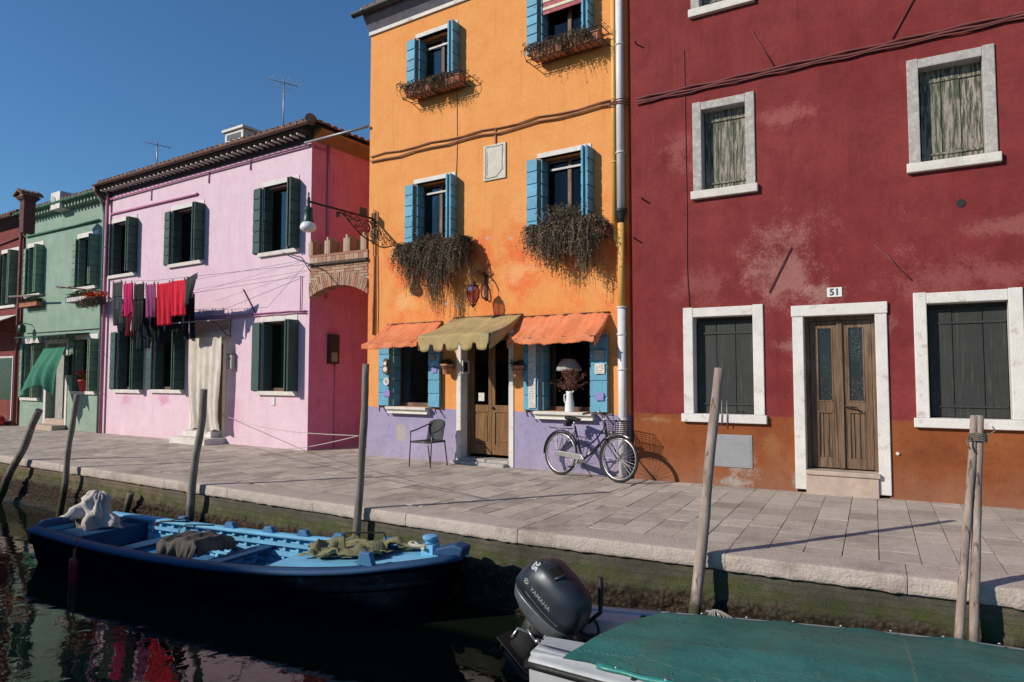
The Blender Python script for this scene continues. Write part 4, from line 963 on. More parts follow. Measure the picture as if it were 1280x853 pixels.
# house across the canal: stands behind the camera and shades the near water
OPP = Frame(NB.w(-36, -4.2, 0), NB.a)
op_end = OPP.loc((-10.35, 1.95, 0))[0]
acr = thing('canal_house', 'ochre house on the near bank behind the viewer, shading the water', 'house', OPP.o, OPP.a)
m = MB(); m.box(0, op_end, -7, 0, 0, 5.38); P(m, 'wall', 'ochre', acr)
m = MB(); m.prism([(-7.2, 5.36), (-3.5, 6.4), (.15, 5.36)], 0, op_end, 'x'); P(m, 'roof', 'tile', acr)
for i in range(6):
    x = op_end - 2.2 - 3 * i
    for zz_ in (.9, 3.4):
        m = MB(); m.box(x, x + .9, -.01, .015, zz_, zz_ + 1.3); wd = P(m, 'window', 'casing', acr)
        for x2 in (x - .45, x + .9): m = MB(); m.box(x2, x2 + .45, .001, .04, zz_, zz_ + 1.3); P(m, 'shutter', 'darkgreen', wd)
# ================================================================= BOATS
def interp(tab, s):
    for (a, va), (b, vb) in zip(tab[:-1], tab[1:]):
        if s <= b:
            t = max(0, (s - a) / (b - a)); t2 = t * t * (3 - 2 * t) * .5 + t * .5
            return va + (vb - va) * t2
    return tab[-1][1]
def smooth_tab(tab, s):   # Catmull-Rom through the table
    n = len(tab)
    for i in range(n - 1):
        if s <= tab[i + 1][0] or i == n - 2:
            x0, y0 = tab[i]; x1, y1 = tab[i + 1]; xm, ym = tab[max(0, i - 1)]; xp, yp = tab[min(n - 1, i + 2)]
            h = x1 - x0; t = min(1, max(0, (s - x0) / h)); m0 = (y1 - ym) / max(1e-6, x1 - xm) * h; m1 = (yp - y0) / max(1e-6, xp - x0) * h
            return (2 * t ** 3 - 3 * t * t + 1) * y0 + (t ** 3 - 2 * t * t + t) * m0 + (-2 * t ** 3 + 3 * t * t) * y1 + (t ** 3 - t * t) * m1
M['bluehull'] = basic('shade_darkened_blue_hull', (.002, .004, .008), .6, .5, 5, .25, 30, .004, c2=(.006, .014, .024), thr=(.55, .75), spec=.0)  # dark hull paint taken near black, the shade on it put into the colour
M['bluerim'] = peeling('shade_darkened_blue_paint', (.014, .065, .16), (.05, .12, .20), (.64, .74), (2, 2, 2), 6)  # gunwale blue darkened so the paint carries the near side's shade
M['lightblue'] = peeling('light_blue_boat_paint', (.17, .46, .70), (.10, .24, .36), (.60, .78), (2, 2, 2), 4)
M['midblue'] = peeling('mid_blue_boat_paint', (.05, .17, .33), (.04, .10, .17), (.60, .78), (2, 2, 2), 4)
BB0 = Vector((-5.98, 9.46, BZ)); BB1 = Vector((-.46, 6.78, BZ)); bd_ = BB1 - BB0; BL = bd_.length
blue = thing('wooden_boat', 'open blue wooden boat with light blue inside moored along the quay', 'boat', BB0, math.atan2(bd_.y, bd_.x), 'boats moored on the canal')
BF = Frame(BB0, math.atan2(bd_.y, bd_.x))
hb = [(0, .58), (.15, .68), (.3, .73), (.5, .75), (.68, .70), (.82, .57), (.92, .38), (.975, .20), (1, .05)]
gz = [(0, .59), (.2, .555), (.45, .55), (.65, .585), (.82, .66), (.93, .75), (1, .81)]
B_ = lambda s: smooth_tab(hb, s); Z_ = lambda s: smooth_tab(gz, s)
def xs_(s): return s * BL
NS = 48
def ring_out(s, k=1.0):
    b, g = B_(s), Z_(s); rake = .0
    if s > .9: rake = (s - .9) / .1
    pts = []
    for t, zz in ((1, g), (.985, g * .72), (.95, g * .4), (.88, .08), (.78, -.12), (.45, -.24), (0, -.28)):
        x = xs_(s) - rake * (g - zz) * .55 + max(0, 1 - s / .08) * (g - zz) * .28
        pts.append((x, b * t, zz))
    return pts
m = MB(); m.smooth = True; rings = []
for i in range(NS + 1):
    p = ring_out(i / NS); rings.append(p + [(x, -y, z) for x, y, z in p[-2::-1]])
m.loft(rings, cap=False, closed=False); st = [m.V(p) for p in rings[0]]; m.F(st, False)
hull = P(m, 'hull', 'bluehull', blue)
fixn(hull)
# inner skin and floor
m = MB(); m.smooth = True; rings = []
for i in range(NS + 1):
    s = .012 + i / NS * .86; b, g = (B_(s) - .065) * (1 - max(0, s - .7) * .8), Z_(s)
    p = [(xs_(s), max(.01, b * t), zz) for t, zz in ((.995, g - .005), (.97, g * .72), (.93, g * .48), (.88, .205), (.3, .19))]
    rings.append(p + [(x, -y, z) for x, y, z in p[::-1]])
m.loft(rings, cap=False, closed=False); m.F([m.V(p) for p in rings[0]], False); P(m, 'inner_planking', 'lightblue', blue)
# gunwale: a wide rounded cap
def gun(side):
    m = MB(); m.smooth = True; rr_ = []
    for i in range(NS + 1):
        s = i / NS; b, g, x = B_(s), Z_(s), xs_(s); wdt = min(.15 if side == 1 else .10, b * .9)
        rr_.append([(x, side * (b + .02), g - .035), (x, side * (b + .035), g - .008), (x, side * (b + .022), g + .022), (x, side * (b - .02), g + .03), (x, side * (b - wdt), g + .03), (x, side * (b - wdt), g - .005), (x, side * (b - .02), g - .02)])
    m.loft(rr_); return m
for side in (1, -1): fixn(P(gun(side), 'gunwale', 'lightblue' if side == 1 else 'bluerim', blue))
m = MB(); m.smooth = True; rr_ = []
for side in (1, -1):
    rr_ = []
    for i in range(NS + 1):
        s = i / NS; b, g, x = B_(s), Z_(s), xs_(s) - max(0, i / NS - .9) / .1 * Z_(i / NS) * .28 * .55; rr_.append([(x, side * (b * .985 + .0), g * .72 - .02), (x, side * (b * .985 + .012), g * .72), (x, side * (b * .985 + .012), g * .72 + .03), (x, side * (b * .985), g * .72 + .05)])
    m.loft(rr_, closed=True)
P(m, 'rubbing_strake', 'bluehull', blue)
# near dark-blue outer band under the cap is the hull; transom board
m = MB(); m.prism([(-.46, -.05), (.46, -.05), (.575, .56), (.4, .67), (-.4, .67), (-.575, .56)], -.05, .0, 'x'); m.v = [Vector((p.x + (.6 - p.z) * .28, p.y, p.z)) for p in m.v]; P(m, 'transom', 'bluerim', blue, bevel=.01)
m = MB(); m.box(.0, .7, -.52, .52, .50, .53); m.box(.7, .73, -.56, .56, .30, .53)
P(m, 'stern_deck', 'bluerim', blue, bevel=.006)
# ribs, stringers
for i in range(17):
    s = .16 + i * .036
    for side in (1, -1):
        m = MB(); b, g = B_(s) - .06, Z_(s); x = xs_(s); pr = [(b, g - .01), (b * .975, g * .7), (b * .935, g * .48), (b * .88, .22), (b * .3, .20)]
        I = [[(x - .022, side * (y - 0), z), (x + .022, side * y, z), (x + .022, side * (y - .055), z + .0), (x - .022, side * (y - .055), z)] for y, z in pr]
        m.loft(I, smooth=False); P(m, 'rib', 'lightblue', blue)
for side in (1, -1):
    for (zk, wd_, mt) in ((.86, .045, 'lightblue'), (.66, .06, 'lightblue'), (.49, .03, 'lightblue')):
        m = MB(); rr_ = []
        for i in range(31):
            s = .13 + i / 30 * .66; b, g, x = B_(s) - .06, Z_(s), xs_(s); t_ = .97 if zk > .6 else (.955 if zk > .4 else .9)
            y = b * t_ - .058; rr_.append([(x, side * y, g * zk - wd_ / 2), (x, side * (y - .02), g * zk - wd_ / 2), (x, side * (y - .02), g * zk + wd_ / 2), (x, side * y, g * zk + wd_ / 2)])
        m.loft(rr_, smooth=False); P(m, 'stringer', mt, blue)
# thwarts
for s, w_, h_ in ((.245, .24, .42), (.475, .22, .40), (.645, .20, .46)):
    b = B_(s) - .09; m = MB(); m.box(xs_(s) - w_ / 2, xs_(s) + w_ / 2, -b, b, h_, h_ + .035); P(m, 'thwart', 'bluerim' if s < .6 else 'midblue', blue, bevel=.006)
m = MB(); m.box(xs_(.12), xs_(.66), -.5, .5, .205, .215)
for i in range(9): m.box(xs_(.12), xs_(.66), -.5 + i * .115, -.5 + i * .115 + .10, .216, .228)
P(m, 'floor_boards', 'midblue', blue)
# fore deck
m = MB(); rr_ = []
for i in range(21):
    s = .66 + i / 20 * .325; b, g, x = max(.02, B_(s) - .06), Z_(s), xs_(s); rr_.append([(x, -b, g - .02), (x, -b * .5, g + .01), (x, 0, g + .02), (x, b * .5, g + .01), (x, b, g - .02), (x, b, g - .05), (x, -b, g - .05)])
m.loft(rr_, smooth=False); P(m, 'fore_deck', 'lightblue', blue)
m = MB(); b = B_(.66) - .06; m.prism([(-b * .84, .2), (b * .84, .2), (b, Z_(.66)), (-b, Z_(.66))], xs_(.66) - .03, xs_(.66), 'x'); P(m, 'bulkhead', 'midblue', blue)
# rowlock blocks, bitts and the bow post
for s, side in ((.22, 1), (.36, 1), (.47, 1), (.565, 1), (.66, 1), (.79, 1), (.90, 1), (.86, -1)):
    m = MB(); x, y, z = xs_(s), side * (B_(s) - .075), Z_(s) + .03; h_ = .075 if s < .85 else .13
    m.prism([(x - .10, z), (x + .10, z), (x + .055, z + h_), (x - .055, z + h_)], y - .035, y + .035, 'y'); P(m, 'rowlock_block', 'midblue' if s < .95 else 'lightblue', blue, bevel=.01)
m = MB(); x = xs_(.93); g = Z_(.93) + .0; m.prism([(-.07, -.07), (.07, -.07), (.07, .07), (-.07, .07)], 0, .12, 'z'); m.lathe([(.05, .12), (.05, .15), (.08, .17), (.08, .20), (.03, .21)], 12)
bt = P(m, 'bitt', 'lightblue', blue, bevel=.006); bt.location = (x, .05, g)
m = MB(); x = xs_(.985); g = Z_(.985); m.prism([(x - .22, g), (x + .09, g), (x + .12, g + .10), (x + .02, g + .13), (x - .2, g + .07)], -.09, .09, 'y'); P(m, 'stem_head', 'bluerim', blue, bevel=.02)

def drape(m, fx, nx, ny, amp=.02, sc_=6, seed=0):
    def f(a, b):
        p = Vector(fx(a, b)); d = mnoise.fractal(p * sc_ + Vector((seed, 0, 0)), 1, 2, 3) * amp
        return p + Vector((d * .5, d * .3, d))
    m.grid(f, nx, ny)
def bw(x, y, z): return BF.w(x, y, z)
# engine wrapped in a dirty white sheet at the stern
M['dirtycloth'] = cloth('dirty_white_sheet', (.50, .45, .41), (3, 3, 1), c2=(.26, .17, .14), fs=4, st=.4)
M['greycloth'] = cloth('faded_grey_cloth', (.085, .075, .065), (5, 5, .8), c2=(.26, .22, .175), fs=3, st=.35)
M['olive'] = cloth('olive_tarpaulin', (.20, .185, .10), (3, 3, 2), c2=(.12, .11, .06), fs=5, st=.8)
eng = thing('covered_outboard', 'outboard engine wrapped in a dirty white sheet on the blue boat stern', 'outboard engine', bw(.22, .10, .50), BF.a)
m = MB(); m.smooth = True; prof = [(.02, .50), (.06, .50), (.11, .475), (.15, .43), (.18, .38), (.20, .33), (.22, .28), (.24, .23), (.265, .18), (.29, .13), (.32, .08), (.36, .03), (.40, -.01)]; nk = len(prof) - 1
rings = []
for k, (r_, z_) in enumerate(prof):
    rg = []
    for j in range(72):
        an = 2 * math.pi * j / 72; fold = .78 + .16 * (k / nk) * (abs(math.sin(an * 3.5 + k * .12)) * 2 - 1) + .30 * mnoise.noise(Vector((math.cos(an) * 2.2, math.sin(an) * 2.2, z_ * 5))) + .10 * abs(mnoise.noise(Vector((math.cos(an) * 6, math.sin(an) * 6, z_ * 14)))) - .16 * (1 - abs(mnoise.noise(Vector((math.cos(an) * 2.7 + 4, math.sin(an) * 2.7, z_ * 7)))) * 3)
        rg.append((r_ * 1.25 * fold * math.cos(an) + .22 * (z_ - .2) + .06, r_ * .95 * fold * math.sin(an), z_ + .07 * math.sin(an * 3 + 1) * (k / nk) - .16 * (k / nk) * math.sin(an) + .03 * mnoise.noise(Vector((math.cos(an) * 4, math.sin(an) * 4, z_ * 9)))))
    rings.append(rg)
m.loft(rings); P(m, 'sheet', 'dirtycloth', eng)
m = MB(); m.lathe([(.14, -.25), (.17, -.2), (.19, -.02), (.20, .14)], 14, (0, 0, 0)); m.box(-.02, .22, -.1, .1, -.08, .0); P(m, 'lower_wrap', 'greycloth', eng)
# cloth over the middle thwart
o = MB(); o.smooth = True
cx = xs_(.385)
def f1(a, b):
    t = b * 2 - 1; x = cx + t * .36; ed = max(0, abs(t) - .75) / .25
    top = .60 + .06 * (t * .5 + .5) + .02 * math.sin(t * 7 + a * 3)
    if a < .42: y = .32 - .58 * a / .42; z = top - .10 * max(0, .12 - a) * 6; k = 0
    else:
        k = (a - .42) / .58; y = -.26 - .07 * math.sin(k * 1.6); z = top - .02 - .44 * k - .05 * k * math.sin(t * 6)
    y += (.045 * math.sin(t * 11 + k * .7) + .02 * math.sin(t * 25 + 2)) * min(1, k * 2.5)
    z -= ed ** 1.5 * (.20 if k == 0 else .05); x -= .06 * k * t
    return (x, y, z)
drape(o, f1, 70, 70, .022, 6)
ob = o.build('boat_cloth', M['greycloth'], None, loc=bw(0, 0, 0), rz=BF.a, solid=.006); tag(ob, 'crumpled dark grey cloth hanging over the middle thwart of the blue boat', 'cloth')
# olive tarpaulin on the fore deck
o = MB(); o.smooth = True
def f2(a, b):
    s = .675 + .18 * a + .025 * math.sin(b * 9); w_ = B_(s) * (.80 - .25 * a * a); y = w_ * (1 - 1.55 * b) + .05; x = xs_(s) + .22 * (b - .5) * (1 - a) + .1 * math.sin(b * 5)
    return (x, y, Z_(s) + .055 + .05 * abs(math.sin(a * 5 + b * 6)) * (1 - abs(2 * b - 1) ** 3))
drape(o, f2, 44, 36, .06, 5, 3)
ob = o.build('tarpaulin', M['olive'], None, loc=bw(0, 0, 0), rz=BF.a, solid=.008); tag(ob, 'olive green tarpaulin folded on the fore deck of the blue boat', 'tarpaulin')
o = MB(); o.smooth = True
def f2b(a, b):
    s = .72 + .13 * a; y = -.05 - .30 * b * (1 - .3 * a) + .06 * math.sin(a * 7); return (xs_(s), y, Z_(s) + .12 + .05 * math.sin(a * 9 + b * 4))
drape(o, f2b, 26, 16, .07, 6, 9)
ob = o.build('rolled_canvas', M['olive'], None, loc=bw(0, 0, 0), rz=BF.a, solid=.02); tag(ob, 'small bundle of olive canvas lying on the larger tarpaulin', 'canvas')
# heap of net
M['net'] = basic('violet_grey_net', (.10, .09, .12), .95, .4, 30, 1.0, 90, .01)
o = MB(); o.smooth = True
def f3(a, b):
    r_ = a; an = b * 6.283; h_ = (1 - r_ ** 2) * .17; p = Vector((math.cos(an) * r_ * .42, math.sin(an) * r_ * .36, h_)); d = mnoise.fractal(p * 9, 1, 2, 4) * .06 * (1 - r_ * .6); return (p.x, p.y, p.z + d)
o.grid(f3, 16, 36)
nt_ = thing('net_pile', 'heap of violet grey fishing net on the floor of the blue boat', 'net', bw(xs_(.585), -.05, .22), BF.a); o.build('netting', M['net'], nt_)
m = MB(); m.lathe([(.01, -.05), (.04, -.035), (.05, 0), (.04, .035), (.01, .05)], 14, (.25, .12, .16)); P(m, 'float', basic('cork_float', (.6, .55, .5)), nt_)
# red fender and a towing frame
m = MB(); m.lathe([(.01, -.52), (.045, -.50), (.055, -.46), (.055, -.22), (.05, -.17), (.015, -.15), (.012, -.05)], 14); m.tube([(0, 0, -.06), (0, .03, .03), (0, .1, .06)], .008, 5)
s = .33; fd = m.build('boat_fender', basic('dark_red_fender', (.22, .012, .012), .4), None, loc=bw(xs_(.215), -B_(.215) - .10, Z_(.215) + .04)); tag(fd, 'dark red cylindrical fender hanging on the near side of the blue boat', 'fender')
m = MB()
for s in (.20, .28): x = xs_(s); m.tube([(x, .25, .30), (x, .28, .58), (x + .06, .33, .64), (x + .5, .40, .66)], .009, 6)
m.tube([(xs_(.2), .28, .62), (xs_(.28), .52, .70)], .009, 6)
tag(m.build('metal_hoop', M['iron'], None, loc=bw(0, 0, 0), rz=BF.a), 'thin dark metal hoops standing over the stern half of the blue boat', 'hoop')
m = MB(); x = xs_(.70); m.tube([(x, .35, .62), (x, .36, .72), (x + .04, .42, .77), (x + .5, .50, .80), (x + .54, .5, .72)], .010, 6); m.tube([(x + .3, .46, .66), (x + .3, .47, .79)], .008, 6)
tag(m.build('metal_rail', M['iron'], None, loc=bw(0, 0, 0), rz=BF.a), 'bent dark rod on the fore deck of the blue boat behind the tarpaulin', 'rod')
m = MB(); m.smooth = True
p = bez((xs_(.90), .25, .80), (xs_(.87), .1, .86), (xs_(.9), -.1, .84), (xs_(.93), .0, .86), 16); m.tube(p, .018, 7); m.tube(bez((xs_(.86), .3, .77), (xs_(.88), .2, .84), (xs_(.9), .05, .85), (xs_(.93), -.05, .83), 12), .018, 7)
tag(m.build('mooring_rope', basic('pale_rope', (.4, .36, .3), .9, .2, 30, .8, 90, .004), None, loc=bw(0, 0, 0), rz=BF.a), 'pale rope lying around the bitt on the blue boat bow', 'rope')

# ---------------- green covered motor boat
M['gelcoat'] = basic('worn_white_gelcoat', (.40, .41, .42), .5, .12, 5, .15, 30, .003, c2=(.24, .22, .2), thr=(.62, .74))
def tarp_mat():
    t = NT('green_boat_cover'); a = t.noise(1.6, 6, .6, stretch=(.7, 2.2, 1)); b = t.noise(9, 5, .7, stretch=(.6, 2.5, 1)); st_ = t.noise(14, 6, .75)
    col = t.mix(t.mr(a, .38, .62), (.012, .105, .092), (.02, .145, .13)); col = t.mix(t.mr(b, .5, .75, 0, .5), col, (.05, .12, .105)); col = t.mix(t.mr(st_, .6, .78, 0, .55), col, (.14, .17, .14))
    cr = t.noise(2.2, 4, .6, dist=1.6, stretch=(.5, 1.6, 1)); crl = t.mr(t.ma('ABSOLUTE', t.ma('SUBTRACT', cr, .5)), 0, .012, 1, 0); col = t.mix(t.ma('MULTIPLY', crl, .35), col, (.06, .2, .18))
    dirt = t.noise(1.1, 7, .72); col = t.mix(t.mr(dirt, .50, .70, 0, .6), col, (.055, .075, .06)); sp_ = t.noise(55, 2, .6); col = t.mix(t.mr(sp_, .68, .74, 0, .5), col, (.25, .26, .22))
    X = t.sep().outputs[0]; seam = t.mr(t.ma('ABSOLUTE', t.ma('SUBTRACT', X, 2.35)), 0.004, .012, 1, 0); col = t.mix(t.ma('MULTIPLY', seam, .5), col, (.12, .14, .11))
    return t.fin(col, t.mr(b, .3, .7, .38, .62), t.bump(t.ma('ADD', t.ma('ADD', t.noise(7, 5, .65), t.ma('MULTIPLY', crl, .7)), t.ma('MULTIPLY', t.noise(2, 3, .6), 2.4)), .6, .022), Specular_IOR_Level=.45)
GS = Vector((.375, 5.375, BZ)); GA = math.atan(-.466); GL = 5.4
gf = Frame(GS, GA)
gboat = thing('covered_motorboat', 'white motorboat under a green cover in the lower right, engine tilted up', 'boat', GS, GA, 'boats moored on the canal')
hb2 = [(0, .61), (.15, .74), (.35, .90), (.52, .97), (.65, .88), (.8, .66), (.93, .32), (1, .03)]; gz2 = [(0, .61), (.3, .62), (.6, .64), (1, .74)]
B2 = lambda s: smooth_tab(hb2, s); Z2 = lambda s: smooth_tab(gz2, s)
m = MB(); m.smooth = True; rings = []
for i in range(41):
    s = i / 40; b, g, x = B2(s), Z2(s), s * GL
    p = [(x, b, g - .05), (x, b * .97, g * .55), (x, b * .9, .05), (x, b * .7, -.15), (x, 0, -.25)]; rings.append(p + [(q[0], -q[1], q[2]) for q in p[-2::-1]])
m.loft(rings, cap=False, closed=False); m.F([m.V(p) for p in rings[0]], False); fixn(P(m, 'hull', 'gelcoat', gboat))
m = MB()
for side in (1, -1):
    rr_ = []
    for i in range(41):
        s = i / 40; b, g, x = B2(s), Z2(s), s * GL; rr_.append([(x, side * b, g - .055), (x, side * (b + .03), g - .05), (x, side * (b + .03), g - .015), (x, side * b, g - .01)])
    m.loft(rr_)
m.box(-.03, 0, -B2(0) - .02, B2(0) + .02, Z2(0) - .055, Z2(0) - .012)
P(m, 'rub_rail', 'black', gboat)
m = MB(); m.smooth = True
for side in (1, -1):
    rr_ = []
    for i in range(61):
        s = i / 60; b, g, x = B2(s), Z2(s), s * GL; w_ = min(.20, b * .9); rr_.append([(x, side * (b + .012), g - .02), (x, side * (b + .012), g - .002), (x, side * (b - .02), g + .012), (x, side * (b - w_ * .5), g + .014), (x, side * (b - w_ * .55), g + .03), (x, side * (b - w_), g + .034), (x, side * (b - w_), g - .03)])
    m.loft(rr_)
fixn(P(m, 'side_deck', 'gelcoat', gboat))
m = MB(); bq = B2(0); m.box(-.015, .34, -bq + .05, -.24, .52, Z2(0) + .03); m.box(-.015, .60, .24, bq - .03, .52, Z2(0) + .03); m.box(-.01, .06, -.24, .24, .2, .46); m.box(.06, .5, -.24, .24, .38, .42); m.box(.5, .56, -.5, .5, .38, Z2(0) + .03)
P(m, 'stern_deck', 'gelcoat', gboat, bevel=.012)
# cover: runs from a curved hem near the stern over the whole boat
m = MB(); m.smooth = True
def fc(a, b):
    t = 2 * b - 1; s0 = .042 + .045 * (t + 1)
    s = s0 + (.99 - s0) * a; bb = B2(s) - .085; y = t * bb
    crown = (.055 + .05 * math.sin(min(1, s * 1.3) * 3.14)) * (1 - abs(t) ** 2.2)
    z = Z2(s) + .028 + crown + .006 * math.sin(s * 46) * (1 - abs(t)) + .010 * mnoise.noise(Vector((s * 9, t * 3, 0)))
    if abs(t) > .93: z -= .012 * math.sin(s * 60) * 1 * (abs(t) - .93) / .07
    return (s * GL, y, z)
m.grid(fc, 110, 36); P(m, 'boat_cover', tarp_mat(), gboat)
m = MB(); m.smooth = True; rr_ = []
for i in range(90):
    s = .09 + i / 89 * .88; b = B2(s) - .085; rr_.append([(s * GL, -b - .012 - .006 * math.sin(i * 1.3), Z2(s) + .020), (s * GL, -b - .014 - .006 * math.sin(i * 1.3), Z2(s) + .036), (s * GL, -b + .01, Z2(s) + .048 + .006 * math.sin(i * .9)), (s * GL, -b + .03, Z2(s) + .040)])
m.loft(rr_, closed=True); P(m, 'cover_hem', basic('cover_hem', (.02, .20, .18), .4, .2, 20), gboat)
for i in range(14):
    s = .115 + i * .062
    for side in (-1, 1):
        m = MB(); m.lathe([(.013, 0), (.012, .006), (.005, .010)], 10, (s * GL, side * (B2(s) - .10), Z2(s) + .046)); P(m, 'cover_stud', 'steel', gboat)
for x, y in ((.75, -.66), (1.1, -.70), (1.6, -.745), (2.1, -.775)):
    m = MB(); m.lathe([(.022, 0), (.02, .004)], 12, (x, y, Z2(x / GL) + .012)); P(m, 'deck_screw_cap', 'rust', gboat)
# cleats with lashings
for x, side in ((1.22, -1), (1.05, 1)):
    y = side * (B2(x / GL) - .07); z = Z2(x / GL) + .012
    m = MB(); m.tube([(x - .07, y, z + .045), (x + .07, y, z + .045)], .010, 7); m.tube([(x - .025, y, z), (x - .025, y, z + .045)], .010, 7); m.tube([(x + .025, y, z), (x + .025, y, z + .045)], .010, 7); P(m, 'cleat', 'alu', gboat)
    m = MB()
    for k in range(4): m.tube(bez((x - .05 + .02 * k, y - .03, z + .01), (x - .03, y, z + .09), (x + .03, y, z + .08), (x + .05 + .04 * k, y + .04 * (-side), z + .01), 8), .006, 6)
    P(m, 'lashing', basic('grey_cord', (.25, .22, .19), .9), gboat)
# ---------------- outboard engine, tilted up
M['cowl'] = basic('dark_metallic_cowl', (.03, .036, .045), .36, .15, 3, .04, 60, .001, metal=.35)
M['cowl2'] = basic('grey_engine_pan', (.11, .12, .13), .35, .15, 6, .05, 60, .001, metal=.3)
ob_loc = gf.w(-.10, .03, 0) + Vector((-.04, .02, .56))
out = thing('outboard_engine', 'large dark grey outboard engine tilted up on the covered motorboat stern', 'outboard engine', ob_loc, GA + R(-14))
TM = Matrix.Rotation(R(34), 4, 'Y') @ Matrix.Diagonal((1.18, 1.04, .90, 1))       # +z (cowl) leans towards the bow
def sup(a, b, n, an):
    c, s = math.cos(an), math.sin(an); return (math.copysign(abs(c) ** (2 / n), c) * a, math.copysign(abs(s) ** (2 / n), s) * b)
def eloft(name, secs, mt, par, n=2.6, seg=32, **k):
    m = MB(); m.M = TM; m.smooth = True
    m.loft([[(cx_ + sup(a, b, n, 2 * math.pi * j / seg)[0], sup(a, b, n, 2 * math.pi * j / seg)[1], z_ + tl_ * (sup(a, b, n, 2 * math.pi * j / seg)[0])) for j in range(seg)] for (z_, a, b, cx_, tl_) in secs])
    return P(m, name, mt, par, **k)
# sections: z, half length, half width, centre x, tilt
cw = eloft('cowl', [(.245, .262, .172, -.08, .05), (.25, .275, .182, -.08, .05), (.33, .272, .182, -.075, .03), (.43, .25, .170, -.07, .0), (.51, .215, .150, -.065, -.03), (.56, .165, .118, -.06, -.05), (.585, .10, .07, -.055, -.06), (.59, .03, .02, -.05, -.06)], 'cowl', out, 2.7)
eloft('cowl_seam', [(.222, .268, .176, -.08, .05), (.243, .268, .176, -.08, .05)], 'black', out)
eloft('engine_pan', [(.02, .12, .09, -.05, 0), (.07, .19, .13, -.07, .02), (.13, .24, .162, -.08, .04), (.20, .262, .174, -.08, .05), (.222, .266, .176, -.08, .05)], 'cowl2', out, 2.6)
m = MB(); m.M = TM; m.smooth = True
m.loft([[(cx_ + a * math.cos(2 * math.pi * j / 16), b * math.sin(2 * math.pi * j / 16), z_) for j in range(16)] for (z_, a, b, cx_) in ((.04, .11, .085, -.06), (-.12, .09, .055, -.07), (-.28, .08, .04, -.07), (-.40, .10, .035, -.08))]); P(m, 'leg', 'black', out)
m = MB(); m.M = TM
m.box(-.24, .08, -.09, .09, -.37, -.358); m.box(-.2, .02, -.06, .06, -.43, -.42)
P(m, 'cavitation_plate', 'black', out, bevel=.004)
m = MB(); m.M = TM @ Matrix.Translation((0, 0, -.48)) @ Matrix.Rotation(R(90), 4, 'Y'); m.lathe([(.005, -.20), (.035, -.16), (.05, -.08), (.05, .06), (.03, .12)], 14); m.box(0, .18, -.008, .008, -.12, .02); P(m, 'gearcase', 'black', out)
m = MB(); m.M = TM @ Matrix.Translation((-.20, 0, -.48))
for k in range(3):
    an = k * 2.094; 
    def fb(a, b, an=an): 
        r_ = .03 + .08 * a; th = an + (b - .5) * (.9 + .4 * math.sin(a * 3.14)); return ((b - .5) * .07, r_ * math.cos(th), r_ * math.sin(th))
    m.grid(fb, 5, 5)
P(m, 'propeller', 'black', out, solid=.006)
m = MB(); m.M = TM; m.box(.07, .17, -.13, -.09, -.14, .10); m.box(.07, .17, .09, .13, -.14, .10); m.box(.05, .10, -.13, .13, .02, .09)
m.tube([(.12, -.16, -.02), (.12, .16, -.02)], .018, 8); m.tube([(.14, -.10, -.1), (.14, -.22, -.1), (.17, -.24, -.06)], .010, 6)
P(m, 'clamp_bracket', 'alu', out, bevel=.005)
m = MB(); m.tube([(-.02, -.16, .03), (-.12, -.19, .05), (-.14, -.24, -.01)], .012, 6); m.tube([(-.04, -.13, .06), (-.0, -.22, .08), (.08, -.24, .02)], .009, 6); m.lathe([(.005, 0), (.022, .005), (.022, .03), (.005, .035)], 10, (.10, -.23, -.0)); m.lathe([(.005, 0), (.022, .005), (.022, .03), (.005, .035)], 10, (.17, -.16, .01)); P(m, 'clamp_screw', 'steel', out)
m = MB(); m.tube([(.28, .18, .08), (.36, .24, .16), (.36, .25, .34), (.355, .25, .43)], [.016, .018, .024, .022], 9); P(m, 'tiller_handle', 'black', out)
m = MB(); m.tube(bez((.26, .0, .10), (.40, .02, .02), (.5, .1, .03), (.36, .16, .12), 14), .012, 7); P(m, 'fuel_hose', 'black', out)
# air intake scoops and vents at the rear top
bvh = BVHTree.FromPolygons([v.co[:] for v in cw.data.vertices], [p.vertices[:] for p in cw.data.polygons])
def on_cowl(x, y, z, nrm, up):
    """matrix of a text plane near the cowl in engine coordinates"""
    n = Vector(nrm).normalized(); u = Vector(up); u = (u - n * u.dot(n)).normalized(); r = u.cross(n); A = Matrix((r, u, n)).transposed().to_4x4(); A.translation = (x, y, z); return TM @ A
m = text_mb('YAMAHA', .046, on_cowl(-.085, -.19, .345, (0, -1, 0), (.05, 0, 1)), bold=.0008, surface=bvh); P(m, 'lettering', basic('silver_lettering', (.20, .20, .20), .4), cw)
m = MB(); m.M = on_cowl(-.235, -.19, .352, (0, -1, 0), (0, 0, 1))
def ringy(r0, r1, n=20):
    for j in range(n):
        a0, a1 = 2 * math.pi * j / n, 2 * math.pi * (j + 1) / n; m.poly([(r0 * math.cos(a0), r0 * math.sin(a0), 0), (r1 * math.cos(a0), r1 * math.sin(a0), 0), (r1 * math.cos(a1), r1 * math.sin(a1), 0), (r0 * math.cos(a1), r0 * math.sin(a1), 0)])
ringy(.016, .020)
for k in range(3):
    m.M = on_cowl(-.235, -.19, .352, (0, -1, 0), (0, 0, 1)) @ Matrix.Rotation(2.094 * k, 4, 'Z'); m.poly([(-.0025, .003, 0), (.0025, .003, 0), (.0025, .015, 0), (-.0025, .015, 0)])
def project(m, n0, off=.0016):
    n = (TM.to_3x3() @ Vector(n0)).normalized()
    for i, p in enumerate(m.v):
        h = bvh.ray_cast(p + n * .3, -n)
        if h[0] is not None: m.v[i] = h[0] + n * off
project(m, (0, -1, 0)); P(m, 'emblem', 'steel', cw)
nb_ = (-.92, -.30, .55)
